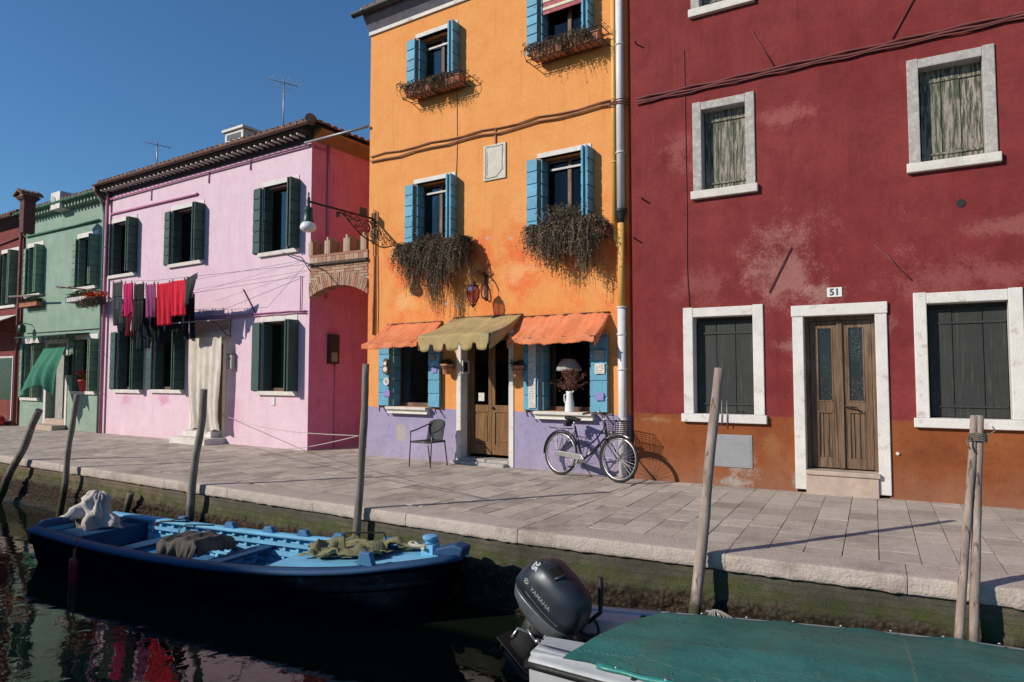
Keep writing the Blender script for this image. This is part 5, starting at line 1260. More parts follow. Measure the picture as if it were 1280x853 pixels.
m = text_mb('25', .075, on_cowl(-.26, -.12, .50, (-.30, -.62, .72), (.75, -.2, .35)), bold=.004, surface=bvh); P(m, 'number', basic('white_number', (.38, .40, .42), .5), cw)
m = MB(); m.M = on_cowl(-.20, -.11, .53, (-.30, -.62, .72), (.75, -.2, .35)); m.poly([(-.05, -.03, 0), (-.05, -.018, 0), (.05, -.018, 0), (.05, -.03, 0)])
m.poly([(-.06, -.012, 0), (.06, -.012, 0), (.06, .0, 0), (-.06, .0, 0)]); m.poly([(-.06, .004, 0), (.03, .004, 0), (.03, .014, 0), (-.06, .014, 0)]); 
project(m, (-.30, -.62, .72)); P(m, 'stripe', basic('blue_stripe', (.03, .12, .3), .5), cw)
m = MB(); m.M = on_cowl(-.12, -.08, .58, (-.12, -.50, .86), (1, -.2, 0)); I = m.grid(lambda a, b: ((-.055 + .11 * a), (-.045 + .08 * b) * (1 - .25 * a), 0), 6, 5, False); project(m, (-.12, -.50, .86), .0018); P(m, 'air_intake', basic('intake_black', (.003, .003, .003), .9), cw)
m = MB(); m.M = on_cowl(-.075, -.085, .575, (-.12, -.50, .86), (1, -.2, 0)); m.tube([(-.055, .0, .008), (0, .01, .016), (.055, .0, .008)], .010, 8); project(m, (-.12, -.50, .86), .004) if False else None; P(m, 'intake_lip', 'cowl', cw)
m = MB(); m.M = on_cowl(-.05, -.2, .28, (0, -1, 0), (.05, 0, 1)); m.grid(lambda a, b: (-.15 + .30 * a, -.004 + .008 * b, 0), 14, 1, False); project(m, (0, -1, 0), .003); P(m, 'trim_line', 'steel', cw)

# ---------------- mooring posts standing in the canal against the quay
def mooring_post(pt, pb, out_, r0, r1, mt, label, kink=.045, fr=None, topout=None):
    """pt: pixel of the top, pb: pixel where it passes the kerb level; the foot runs on into the water"""
    ft = fr or (QA if pt[0] < 640 else QB)
    def on(px, py, y): u, z = ft.px(px, py, y); return ft.w(u, y, z)
    T = on(*pt, topout if topout is not None else out_); B = on(*pb, out_)
    d = (B - T).normalized(); L = (T.z + 1.9) / -d.z; m = MB(); m.smooth = True; n = 22; pts = []; rr_ = []
    for i in range(n + 1):
        p = T + d * L * i / n; e = Vector((mnoise.noise(p * 1.3 + Vector((pt[0], 0, 0))), mnoise.noise(p * 1.3 + Vector((0, pt[0], 5))), 0)) * kink
        pts.append(p + e - T); rr_.append((r0 + (r1 - r0) * i / n) * (1 + .16 * mnoise.noise(Vector((pt[0], 0, i * .9)))))
    m.tube(pts, rr_, 12); o = m.build('mooring_post', M[mt], None, loc=T); return tag(o, label, 'post', 'mooring posts along the quay')
mooring_post((49, 513), (21, 575), -.16, .062, .075, 'post', 'thick leaning mooring post with a sawn top, leftmost along the quay', topout=-.05)
mooring_post((96, 493), (83, 590), -.14, .042, .058, 'post', 'mooring post in front of the green house, second from the left', topout=-.1)
p2 = mooring_post((257, 487), (241, 607), -.11, .048, .066, 'post', 'mooring post in front of the curtained pink house door', topout=-.11)
p3 = mooring_post((459, 455), (448, 632), -.09, .040, .054, 'post', 'slender mooring post in front of the alley beside the orange house', .03, topout=-.09)
p4 = mooring_post((899, 461), (876, 690), -.11, .042, .058, 'postlight', 'bleached mooring post in front of the grey hatch of the red house', .02, topout=.2)
p5 = mooring_post((1217, 520), (1205, 727), -.14, .026, .036, 'postlight', 'thinner left pole of the pair lashed together at the right', .014, topout=.10)
p6 = mooring_post((1226, 520), (1219, 735), -.12, .028, .038, 'postlight', 'right pole of the pair lashed together at the right', .014, topout=.10)
mooring_post((163, 616), (158, 634), -.10, .05, .055, 'post', 'short dark stump of a post behind the wrapped engine', fr=QA)
u, z = QB.px(1222, 546, .07); c = QB.w(u, .07, z); m = MB()
for k in range(5): m.tube([(math.cos(a_ / 12 * 6.283) * .065, math.sin(a_ / 12 * 6.283) * .042, .013 * k - .03 + .006 * math.sin(a_)) for a_ in range(12)], .006, 6, closed=True)
m.tube([(-.08, -.03, 0), (-.12, -.05, -.03), (-.10, -.06, -.09)], .006, 6); m.tube([(.05, -.05, .02), (.09, -.07, .05), (.06, -.08, .08)], .006, 6)
tag(m.build('lashing_rope', M['post'], None, loc=c), 'weathered rope tied around the pair of thin poles', 'rope')
# ================================================================= THINGS ON AND BEFORE THE FACADES
def solve_p(F, u0, px, py):
    lo, hi = 0.0, 2.5
    for _ in range(40):
        md = (lo + hi) / 2
        if F.px(px, py, -md)[0] < u0: lo = md      # further out moves the ray hit to larger u
        else: hi = md
    return lo, F.px(px, py, -lo)[1]
M['salmon'] = cloth('salmon_canvas', (.80, .26, .115), (2, 6, 1), c2=(.74, .33, .19), fs=3, st=.5, trans=.22)
M['khaki'] = cloth('khaki_canvas', (.46, .34, .165), (2, 6, 1), c2=(.33, .27, .16), fs=3, st=.5, trans=.15)
def awning(F, name, label, wl, wr, fl, mt, val, frpx=None, scallop=0, bow=.0, group=None, skirt=.0, folds=6, gy=-.03, gather=.012):
    u0, zt = F.px(*wl, gy); u1, zt2 = F.px(*wr, gy); zt = (zt + zt2) / 2
    p, zf = solve_p(F, u0, *fl)
    t = thing(name, label, 'awning', F.w(u0, 0, 0), F.a, group); W = u1 - u0; p = min(p, 1.3)
    r = random.Random(int(W * 1000)); ph = r.uniform(0, 6)
    def cf(a, b):
        x = W * a; fold = gather * 1.7 * mnoise.noise(Vector((a * folds * 1.3 + b * 1.4, b * .8, ph))) + gather * 1.3 * mnoise.noise(Vector((a * folds * 3.1 - b * 1.2, b * 1.2, ph + 9))) 
        y = gy - p * b; z = zt + (zf - zt) * b - .05 * math.sin(b * 3.14) - bow * .02 * math.sin(a * 3.14) * b + fold
        return (x, y, z)
    m = MB(); m.smooth = True; m.grid(cf, 60, 18); cl = P(m, 'canopy', mt, t, solid=.005)
    def vf(a, b):
        x = W * a; w_ = val * (1 - .0) * (1 + ((0 if abs(math.sin(a * math.pi * scallop)) > .42 else -.34) - .05 * math.cos(a * 6.28 * scallop) if scallop else .16 * math.sin(a * 5 + ph) + .05 * math.sin(a * 17)))
        return (x, gy - p - .012 + .018 * math.sin(a * 23 + ph) * b, cf(a, 1)[2] - w_ * b)
    m = MB(); m.smooth = True; m.grid(vf, 72, 5); P(m, 'valance', mt, t, solid=.005)
    for s in (0, 1):      # side cheeks
        m = MB(); m.smooth = True
        def sf(a, b, s=s):
            top = cf(s, a); d = skirt if skirt else val * .6; z2 = top[2] - d * (a ** .8); return (top[0] + (.004 if s else -.004), top[1], top[2] + (z2 - top[2]) * b)
        m.grid(sf, 12, 3); P(m, 'side_cheek', mt, t, solid=.005)
    m = MB(); m.tube([(-.02, gy - p, zf - .01), (W + .02, gy - p, zf - .01)], .011, 7)
    for x in (0.01, W - .01): m.tube([(x, -.01, zf + .02), (x, gy - p, zf - .01)], .009, 6)
    P(m, 'frame', 'iron', t)
    m = MB(); m.tube([(-.01, gy + .01, zt + .005), (W + .01, gy + .01, zt + .005)], .012, 6); P(m, 'top_rail', 'iron', t)
    print(name, 'p', round(p, 2), 'zf', round(zf, 2), 'zt', round(zt, 2)); return t
G_AW = 'awnings over the shop front'
awning(ORA, 'canvas_awning', 'faded salmon awning over the left shop window of the orange house', (484, 406.5), (552, 402), (454, 430.5), 'salmon', .09, group=G_AW, folds=7)
awning(ORA, 'canvas_awning', 'khaki scalloped awning over the shop door of the orange house', (566.5, 398), (652, 393.5), (524.4, 420), 'khaki', .27, scallop=5, group=G_AW, skirt=.26, folds=3, gather=.008)
awning(ORA, 'canvas_awning', 'salmon awning over the right shop window beside the downpipe', (655, 395.5), (761, 391.5), (635.4, 423.6), 'salmon', .10, group=G_AW, skirt=.16, folds=8, gather=.016)

# ---------------------------------------------------------------- planters and plants
M['drytwig'] = leafmat('dry_trailing_plant', [(.07, .045, .035), (.22, .155, .115), (.10, .085, .05), (.32, .24, .18), (.15, .085, .06), (.09, .10, .05), (.05, .04, .03)])
M['drygreen'] = leafmat('half_dry_plant', [(.03, .03, .018), (.06, .06, .03), (.09, .06, .05), (.045, .05, .025)])
M['greenleaf'] = leafmat('green_leaves', [(.02, .06, .015), (.05, .10, .02), (.12, .16, .03), (.035, .07, .02)])
M['redflower'] = leafmat('red_petals', [(.45, .02, .03), (.6, .04, .06), (.35, .01, .03)])
M['redleaf'] = leafmat('dried_russet_flowers', [(.16, .06, .045), (.24, .10, .07), (.10, .045, .035), (.28, .15, .11)])
def quad(m, p, d, up, w, l):
    d = d.normalized(); s = d.cross(up)
    if s.length < 1e-4: s = d.cross(Vector((1, 0, 0)))
    s = s.normalized() * w / 2; m.F([m.V(p - s * .3), m.V(p + d * l * .5 - s), m.V(p + d * l), m.V(p + d * l * .5 + s)], False)
def trailing(m, r, x0, x1, y0, y1, z, n, drop, spread, leaf=.035, lift=.12, prof=None, lr=11):
    """strands rising from the trough and hanging over its front"""
    cl = [(r.uniform(x0, x1), r.uniform(.55, 1.12), r.uniform(.03, .10)) for _ in range(16)]
    for k in range(n):
        cc = r.choice(cl); x = min(x1, max(x0, r.gauss(cc[0], cc[2]))) if r.random() < .75 else r.uniform(x0, x1); L = drop * cc[1] * (prof((x - x0) / (x1 - x0)) if prof else 1) * r.uniform(.35, 1.0) ** .7
        p0 = Vector((x, r.uniform(y0, y1), z)); up = r.uniform(.3, 1) * lift; side = r.gauss(0, spread * .35)
        o_ = Vector((side * .5, -r.uniform(.05, .28) if r.random() < .8 else r.uniform(0, .08), up)); e = p0 + Vector((side, o_.y - r.uniform(0, .10), -L))
        e.y = min(e.y, -.02 - r.random() * .05)
        pts = bez(p0, p0 + Vector((0, 0, up * 1.3)), p0 + o_ + Vector((side * .3, -.04, -.02)), e, lr)
        jt = [p + Vector((r.gauss(0, .012), r.gauss(0, .012), r.gauss(0, .01))) for p in pts]
        m.tube(jt, [.0028] * len(jt), 3, cap=False, smooth=False)
        for i in range(1, len(jt)):
            for _ in range(3 if i < lr else 1):
                d = Vector((r.gauss(0, 1), r.gauss(0, 1), r.gauss(-.5, .8))); quad(m, jt[i], d, Vector((r.gauss(0, 1), r.gauss(0, 1), 1)), leaf * r.uniform(.3, .75), leaf * r.uniform(.6, 1.4))
def tuft(m, r, x0, x1, y0, y1, z, n, h, lean=.3, leaf=.03):
    for k in range(n):
        p0 = Vector((r.uniform(x0, x1), r.uniform(y0, y1), z)); d = Vector((r.gauss(0, lean), r.gauss(-.1, lean), 1)).normalized() * h * r.uniform(.4, 1)
        pts = bez(p0, p0 + d * .4, p0 + d * .8 + Vector((0, 0, .01)), p0 + d + Vector((r.gauss(0, .02), r.gauss(0, .02), -.02)), 5); m.tube(pts, [.0025] * 6, 3, cap=False, smooth=False)
        for i in range(1, 6):
            for _ in range(2): quad(m, pts[i], Vector((r.gauss(0, 1), r.gauss(0, 1), r.gauss(.3, .7))), Vector((r.gauss(0, 1), 0, 1)), leaf * r.uniform(.3, .6), leaf * r.uniform(.7, 1.5))
def rack(u0, u1, z, dep, h, label, F=ORA, group='iron planter racks under the windows', mt='rust', nb=12):
    t = thing('planter_rack', label, 'planter rack', F.w(u0, 0, z), F.a, group); W = u1 - u0
    m = MB(); r_ = .008
    for zz_, yy in ((0, -dep), (-h, -dep * .85), (-h, -.04), (0, -.02)): m.tube([(0, yy, zz_), (W, yy, zz_)], r_, 6)
    for k in range(nb + 1):
        x = W * k / nb; m.tube([(x, -dep, 0), (x, -dep - .02, -h * .5), (x, -dep * .85, -h), (x, -.03, -h)], r_ * .75, 5)
    for x in (0, W): m.tube([(x, -.0, 0), (x, -dep, 0)], r_, 6); m.tube([(x, 0, -h), (x, -dep * .85, -h)], r_, 6)
    P(m, 'basket', mt, t)
    m = MB()
    for k in range(nb):      # loops along the lower front edge and scrolls along the top rail
        x = W * (k + .5) / nb; m.tube([(x + W / nb * .48 * math.cos(a_), -dep * .85, -h - abs(math.sin(a_)) * .05) for a_ in [math.pi * j / 6 for j in range(7)]], .006, 5, cap=False)
    P(m, 'loop_edge', mt, t)
    for (x, y) in ((W, -dep), (W, -dep * .62), (W, -dep * .25), (0, -dep), (0, -dep * .5)):
        m = MB(); m.tube([(x + .045 * (1 - a_ * .11) * math.cos(a_ * 1.1) * (1), y - .02, .045 + .04 * (1 - a_ * .11) * math.sin(a_ * 1.1)) for a_ in range(7)], .006, 5); P(m, 'scroll', mt, t)
    return t
def planter(u, y, z, L, D, H, label, plant, F=ORA, mt='terracotta', r=None, ribs=True):
    t = thing('planter', label, 'planter', F.w(u, y, z), F.a); r = r or random.Random(int(u * 999))
    m = MB(); I = [[(sx * (L / 2) * k, sy * (D / 2) * k, zz_) for sx, sy in ((-1, -1), (1, -1), (1, 1), (-1, 1))] for k, zz_ in ((.88, 0), (.97, H * .86), (1.03, H * .87), (1.03, H), (.93, H), (.93, H * .85))]
    m.loft(I, smooth=False)
    if ribs:
        for k in range(int(L / .07)): x = -L / 2 + .04 + .07 * k; m.box(x - .016, x + .016, -D / 2 * .99 - .004, -D / 2 + .02, H * .08, H * .8)
    P(m, 'trough', mt, t, bevel=.005); m = MB(); m.box(-L / 2 * .92, L / 2 * .92, -D / 2 * .92, D / 2 * .92, H * .7, H * .86); P(m, 'soil', 'soil', t)
    m = MB(); plant(m, r, L, D, H); P(m, 'plant', 'drygreen', t); return t
tf = lambda n, h, l=.03: (lambda m, r, L, D, H: tuft(m, r, -L * .45, L * .45, -D * .35, D * .35, H * .85, n, h, .35, l))
# top floor racks (left, right), each with two ribbed troughs
for k, (wn, lab) in enumerate((('w3', 'left'), ('w4', 'right'))):
    a = ow[wn]; z = a[2] - .02; u0 = a[0] - (.12 if k == 0 else .10); u1 = a[1] + (.34 if k == 0 else .36)
    rack(u0, u1, z, .34, .20, f'scrolled iron rack of terracotta troughs under the top floor {lab} window')
    W = u1 - u0
    planter(u0 + W * .27, -.17, z - .19, W * .46, .2, .17, f'ribbed terracotta trough in the {"left" if 1 else ""} half of the top floor {lab} rack', tf(90, .16))
    planter(u0 + W * .74, -.17, z - .19, W * .42, .2, .17, f'ribbed terracotta trough in the right half of the top floor {lab} rack', tf(60, .12))
    planter((a[0] + a[1]) / 2 + .03, .10, a[2] + .0, .42 if k else .34, .17, .15 if k else .13, f'small terracotta planter standing on the sill of the top floor {lab} window', tf(50, .13), ribs=False)
for k, (wn, lab) in enumerate((('w3', 'left'), ('w4', 'right'))):
    a = ow[wn]; z = a[2] - .02; u0 = a[0] - .10; u1 = a[1] + .30; W = u1 - u0; t = thing('trailing_plant', f'sparse dry plants spilling through the top floor {lab} window rack', 'plant', ORA.w(u0, 0, z), ORA.a, 'dry trailing plants on the window racks')
    m = MB(); r = random.Random(30 + k); trailing(m, r, .02, W * .85, -.30, -.08, -.03, 170, .26, .10, .03, .10, None, 7); tuft(m, r, .0, W * .8, -.3, -.06, -.05, 160, .15, .5, .03); P(m, 'foliage', 'drytwig', t)
# middle floor: racks drowned in dry trailing plants
for k, (wn, lab, n) in enumerate((('w1', 'left', 880), ('w2', 'right', 900))):
    a = ow[wn]; z = a[2] - .02; u0 = a[0] - (.10 if k == 0 else .06); u1 = a[1] + (.44 if k == 0 else .36); W = u1 - u0
    rack(u0, u1, z, .34, .18, f'iron rack buried in dry trailing plants under the middle floor {lab} window')
    t = thing('trailing_plant', f'mass of dry brown trailing plants hanging below the middle floor {lab} window', 'plant', ORA.w(u0, 0, z), ORA.a, 'dry trailing plants on the window racks')
    m = MB(); m.box(.05, W - .05, -.30, -.06, -.16, .0); P(m, 'trough', 'terracotta', t)
    r = random.Random(5 + k); m = MB()
    pf = (lambda q: .45 + .75 * math.exp(-((q - .25) / .10) ** 2) * .5 + 1.0 * math.exp(-((q - .66) / .22) ** 2) * .75) if k == 0 else (lambda q: .42 + .35 * math.exp(-((q - .35) / .2) ** 2) + .5 * math.exp(-((q - .80) / .09) ** 2))
    trailing(m, r, .0, W, -.30, -.06, -.02, n, 1.08 if k == 0 else .90, .20, .034, .14 if k == 0 else .22, pf, 14)
    if k == 1: tuft(m, r, .35, .95, -.25, .10, .0, 420, .46, .45, .04)
    else: tuft(m, r, .25, .70, -.1, .2, .0, 240, .32, .45, .04)
    P(m, 'foliage', 'drytwig', t)
# hanging pots by the shop door
def wallpot(px, py, label):
    u, z = ORA.px(px, py, -.12); t = thing('flower_pot', label, 'flower pot', ORA.w(u, -.12, z), ORA.a, 'terracotta pots hung beside the shop door')
    m = MB(); m.lathe([(.07, -.15), (.075, -.14), (.105, .0), (.125, .005), (.128, .04), (.11, .042), (.10, .02)], 18); P(m, 'pot', 'terracotta', t)
    m = MB(); m.tube([(.13 * math.cos(a_ * .5236), .13 * math.sin(a_ * .5236), -.03) for a_ in range(12)], .006, 5, closed=True); m.tube([(0, .12, -.03), (0, .12, .1)], .008, 5); P(m, 'hanger', 'iron', t)
    m = MB(); tuft(m, random.Random(int(px)), -.08, .08, -.08, .08, .02, 50, .14, .6, .04); P(m, 'plant', 'drygreen', t)
wallpot(559, 458, 'terracotta pot with a dark plant on the wall left of the shop door'); wallpot(647.5, 460, 'terracotta pot with a dark plant on the wall right of the shop door')
# white jug with dried flowers on the right shop sill
a = ow['g2']; u = ORA.px(711, 513, -.06)[0]; t = thing('flower_jug', 'tall white enamel jug of dried russet flowers on the shop window sill', 'jug', ORA.w(u, -.03, a[2]), ORA.a)
m = MB(); m.lathe([(.075, 0), (.08, .01), (.075, .12), (.055, .25), (.05, .30), (.062, .335), (.058, .335), (.046, .30), (.05, .25)], 20); m.tube([(-.055, 0, .29), (-.10, 0, .27), (-.10, 0, .17), (-.07, 0, .13)], .009, 7); m.prism([(.04, .28), (.085, .345), (.04, .335)], -.015, .015, 'y'); P(m, 'jug', basic('white_enamel', (.75, .75, .75), .3), t)
m = MB(); r = random.Random(4)
for k in range(130):
    d = Vector((r.gauss(0, .095), r.gauss(0, .07), r.uniform(.06, .36))); d.x *= 1.25 if d.z < .3 else .6; p0 = Vector((0, 0, .32)); m.tube([p0, p0 + d * .5 + Vector((0, 0, .03)), p0 + d], .002, 3, cap=False)
    for _ in range(9): quad(m, p0 + d + Vector((r.gauss(0, .022), r.gauss(0, .022), r.gauss(0, .022))), Vector((r.gauss(0, 1), r.gauss(0, 1), r.gauss(0, 1))), Vector((0, r.random(), 1)), .016, .028)
P(m, 'dried_flowers', 'redleaf', t)
# white lampshade inside the right shop window
u, z = ORA.px(711, 455, .19); t = thing('hanging_lamp', 'white fringed lampshade hanging behind the right shop window', 'lamp', ORA.w(u, .19, z), ORA.a)
m = MB(); n = 60; m.smooth = True
m.loft([[(r_ * (1 + .03 * (j % 2)) * math.cos(2 * math.pi * j / n), r_ * (1 + .03 * (j % 2)) * math.sin(2 * math.pi * j / n), z_) for j in range(n)] for r_, z_ in ((.04, .09), (.11, .075), (.17, .0), (.205, -.08), (.21, -.12))], cap=False); P(m, 'lamp_shade', cloth('white_lampshade', (.5, .48, .46), trans=.3), t, solid=.003)
m = MB(); m.tube([(0, 0, .1), (0, 0, .6)], .005, 5); P(m, 'cord', 'black', t)

# papers and ornaments on the shop shutters
def card(F, px, py, w_, h_, mt, name, label, cat, y=-.075, extra=None):
    u, z = F.px(px, py, y); m = MB(); m.box(-w_ / 2, w_ / 2, -.004, .004, -h_ / 2, h_ / 2); t = thing(name, label, cat, F.w(u, y, z), F.a); P(m, 'panel', mt, t)
    if extra: extra(t, w_, h_)
    return t
def menu_lines(t, w_, h_):
    m = MB(); r = random.Random(2); n = int(h_ / .028)
    for k in range(n):
        z = h_ / 2 - .03 - k * .028; x = -w_ / 2 + .02
        while x < w_ / 2 - .035:
            l = r.uniform(.015, .05)
            if r.random() < .75: m.poly([(x, -.0055, z), (min(x + l, w_ / 2 - .015), -.0055, z), (min(x + l, w_ / 2 - .015), -.0055, z + .008), (x, -.0055, z + .008)])
            x += l + .012
    P(m, 'print', basic('faded_print', (.12, .07, .08)), t)
paper = basic('weathered_paper', (.60, .57, .52), .8, .06); paper2 = basic('violet_card', (.22, .20, .48), .6, .2, 25, c2=(.45, .25, .45)); 
card(ORA, 665, 470, .14, 1.08, paper, 'menu_board', 'long narrow white board of printed lines on the right window shutter', 'notice', -.085, menu_lines)
card(ORA, 749.5, 461, .17, .16, paper, 'paper_notice', 'cream printed notice on the blue shutter beside the downpipe', 'notice', -.118, menu_lines)
card(ORA, 749, 444, .17, .15, basic('grey_card', (.3, .3, .3)), 'paper_notice', 'grey shaded notice at the top of the shutter beside the downpipe', 'notice', -.118)
card(ORA, 749, 496, .15, .12, paper2, 'picture_card', 'violet picture card low on the shutter beside the downpipe', 'picture card', -.118)
card(ORA, 483, 492, .17, .12, paper2, 'picture_card', 'violet picture card low on the leftmost shop shutter', 'picture card', -.085)
card(ORA, 542.5, 463, .12, .10, paper2, 'picture_card', 'violet and red picture card on the shutter left of the shop door', 'picture card', -.108)
card(ORA, 541, 447, .11, .10, basic('red_grey_card', (.30, .2, .2)), 'picture_card', 'small reddish square card above another on the shutter left of the door', 'picture card', -.108)
u, z = ORA.px(482, 458, -.10); t = thing('barometer', 'dark wooden barometer with two pale dials on the leftmost shutter', 'barometer', ORA.w(u, -.085, z), ORA.a)
m = MB(); pr = []
for k in range(28):
    an = k / 28 * 6.283; zz_ = .155 * math.cos(an); wd_ = abs(math.sin(an)) ** .6 * (.085 if zz_ < 0 else .065) * (1 - .35 * math.exp(-(zz_ - .02) ** 2 / .002)); pr.append((wd_ * (1 if math.sin(an) > 0 else -1), zz_))
m.prism(pr, -.03, 0, 'y'); P(m, 'case', 'casing', t, bevel=.006)
for zz_, rr in ((.055, .038), (-.06, .05)):
    m = MB(); m.tube([(0, -.031, zz_), (0, -.037, zz_)], rr, 18); P(m, 'dial', paper, t)
u, z = ORA.px(483, 477, -.09); t = thing('wall_plate', 'round pale plate below the barometer on the leftmost shutter', 'plate', ORA.w(u, -.085, z), ORA.a)
m = MB(); m.tube([(0, 0, 0), (0, -.015, 0)], [.05, .075], 20); P(m, 'plate', 'stone', t); m = MB(); m.tube([(0, -.016, 0), (0, -.018, 0)], .04, 16); P(m, 'centre', 'alu', t)
u, z = ORA.px(583, 459, .12); t = thing('framed_picture', 'small white framed dark picture on the door jamb of the shop', 'picture', ORA.w(ow['d'][0] + .02, .10, z), ORA.a + R(90))
m = MB(); 
for (x0, x1, z0, z1) in ((-.10, .10, .09, .12), (-.10, .10, -.12, -.09), (-.10, -.07, -.09, .09), (.07, .10, -.09, .09)): m.box(x0, x1, -.02, 0, z0, z1)
P(m, 'frame', 'whitewash', t); m = MB(); m.box(-.07, .07, -.008, -.002, -.09, .09); P(m, 'picture', 'black', t)

# ---------------------------------------------------------------- plaques
c = [ORA.px(*q) for q in ((605.5, 183), (633, 178.5), (633, 223), (605.5, 227))]; u0 = c[0][0]; u1 = c[1][0]; z1 = (c[0][1] + c[1][1]) / 2; z0 = (c[2][1] + c[3][1]) / 2
t = thing('wall_plaque', 'pale worn stone plaque with a dark carved border high on the orange wall', 'plaque', ORA.w((u0 + u1) / 2, 0, (z0 + z1) / 2), ORA.a)
w_, h_ = (u1 - u0) / 2, (z1 - z0) / 2
m = MB(); m.box(-w_, w_, -.03, -.001, -h_, h_); P(m, 'slab', basic('cream_plaque_stone', (.55, .51, .44), .85, .12, 8, .8, 30, .01, c2=(.30, .26, .2), thr=(.6, .68)), t, bevel=.006)
m = MB(); r = random.Random(3)
for k, (xa, za, xb, zb) in enumerate(((-.8, -.85, -.8, .85), (-.8, .88, .75, .85), (.72, .85, .70, -.5), (.70, -.5, .2, -.85), (.2, -.85, -.8, -.88), (-.66, -.7, -.66, .6))):
    n = 12; m.tube([(w_ * (xa + (xb - xa) * i / n) + r.uniform(-.007, .007), -.032, h_ * (za + (zb - za) * i / n) + r.uniform(-.007, .007)) for i in range(n + 1)], .006, 4)
P(m, 'carved_border', basic('carved_groove', (.12, .10, .085)), t)
c0, c1 = RED.px(1034, 372), RED.px(1052.5, 359); w_, h_ = (c1[0] - c0[0]) / 2, (c1[1] - c0[1]) / 2
t = thing('house_number_plate', 'small white enamel plate reading 51 above the red house door', 'number plate', RED.w((c0[0] + c1[0]) / 2, 0, (c0[1] + c1[1]) / 2), RED.a)
m = MB(); m.box(-w_, w_, -.012, -.001, -h_, h_); P(m, 'plate', basic('enamel_plate', (.68, .66, .62), .4, .06), t, bevel=.004)
A = Matrix.Rotation(R(90), 4, 'X'); A.translation = (0, -.014, -.002)
P(text_mb('51', .125, A, bold=.004), 'digits', basic('blue_black_digits', (.02, .03, .07)), t)
# faded marks left on the door lintel
A2 = RED.px(1045, 386, -.055)

# ---------------------------------------------------------------- chair
c = [ORA.loc(G(*q)) for q in ((510, 583), (539.4, 586), (537, 579), (561, 582))]
cxm = sum(p[0] for p in c) / 4; cym = sum(p[1] for p in c) / 4
cp = ORA.w(cxm, min(-.32, cym), .0)
fdv = (G(510, 583) + G(539.4, 586)) / 2 - (G(537, 579) + G(561, 582)) / 2
ch = thing('armchair', 'dark woven bistro armchair with thin metal legs left of the shop door', 'chair', cp, math.atan2(fdv.x, -fdv.y) * 1.0)
M['wicker'] = basic('dark_woven_cane', (.03, .03, .033), .6, .5, 60, 1.0, 120, .006); M['chairmetal'] = basic('grey_tube_metal', (.11, .105, .10), .35, .2, 10, .1, 60, .001, metal=.6)
hw_ = .24
for s in (-1, 1):       # front leg rises, bends into the arm loop
    m = MB(); m.tube([(s * hw_, -.26, 0), (s * (hw_ - .0), -.235, .42), (s * (hw_ + .01), -.22, .60)], .011, 8); P(m, 'leg', 'chairmetal', ch)
    m = MB(); m.tube([(s * .20, .25, 0), (s * .20, .17, .42)], .011, 8); P(m, 'leg', 'chairmetal', ch)
m = MB(); arc = []
for k in range(29):
    a_ = math.pi * k / 28; x = (hw_ + .015) * math.cos(a_); y = -.22 + .50 * math.sin(a_) ** .8; z = .60 + .16 * math.sin(a_) ** 1.2 ; arc.append((x, y, z))
m.tube(arc, .013, 8); P(m, 'arm_rail', 'chairmetal', ch)
m = MB(); m.tube([(hw_, -.22, .43), (-hw_, -.22, .43), (-.20, .18, .42), (.20, .18, .42)], .011, 8, closed=True); P(m, 'seat_frame', 'chairmetal', ch)
m = MB(); m.smooth = True; m.grid(lambda a, b: ((-1 + 2 * a) * (hw_ - .01 - .035 * b), -.24 + .44 * b, .437 - .025 * math.sin(a * 3.14) * math.sin(b * 3.14) - (.02 if b == 0 else 0)), 12, 12); P(m, 'seat', 'wicker', ch, solid=.012)
m = MB(); m.smooth = True; m.grid(lambda a, b: ((-1 + 2 * a) * (.185 + .0 * b), .18 + .085 * b - .06 * abs(2 * a - 1) ** 2, .43 + .37 * b - .05 * abs(2 * a - 1) ** 3 * b), 12, 12); P(m, 'backrest', 'wicker', ch, solid=.010)

# ---------------------------------------------------------------- bicycle
rc = G(700, 593.7); fc_ = G(773, 603.6); wb = (fc_ - rc).length; hd_ = math.atan2(fc_.y - rc.y, fc_.x - rc.x)
bk = thing('bicycle', 'black step through bicycle with a front basket parked at the orange wall', 'bicycle', rc, hd_); bk.rotation_euler = (R(-4), 0, hd_)
RW = .345; HY = RW
def wheel(x, name='wheel'):
    m = MB(); m.tube([(x + (RW - .045) * math.cos(2 * math.pi * j / 48), 0, RW + (RW - .045) * math.sin(2 * math.pi * j / 48)) for j in range(48)], .013, 8, closed=True); w_ = P(m, name, 'steel', bk)
    m = MB(); m.tube([(x + (RW - .022) * math.cos(2 * math.pi * j / 48), 0, RW + (RW - .022) * math.sin(2 * math.pi * j / 48)) for j in range(48)], .021, 10, closed=True); P(m, 'tyre', 'black', w_)
    m = MB()
    for j in range(32):
        a0 = 2 * math.pi * j / 32; a1 = a0 + (.5 if j % 2 else -.5); s = (-1) ** (j // 2 % 2)
        m.tube([(x + .02 * math.cos(a1), s * .03, RW + .02 * math.sin(a1)), (x + (RW - .05) * math.cos(a0), 0, RW + (RW - .05) * math.sin(a0))], .0019, 4, cap=False)
    P(m, 'spoke_set', 'steel', w_)
    m = MB(); m.tube([(x, -.055, RW), (x, .055, RW)], .02, 10); P(m, 'hub', 'steel', w_)
wheel(0); wheel(wb)
bb = Vector((.44, 0, .29)); st_ = Vector((.27, 0, .78)); hb_ = Vector((wb - .24, 0, .66)); ht = Vector((wb - .29, 0, .86))
m = MB()
m.tube([bb, st_], .016, 8); m.tube([hb_, ht], .02, 8)
m.tube(bez(hb_ + Vector((0, 0, .02)), hb_ + Vector((-.22, 0, -.24)), bb + Vector((.12, 0, .03)), bb, 12), .017, 8)
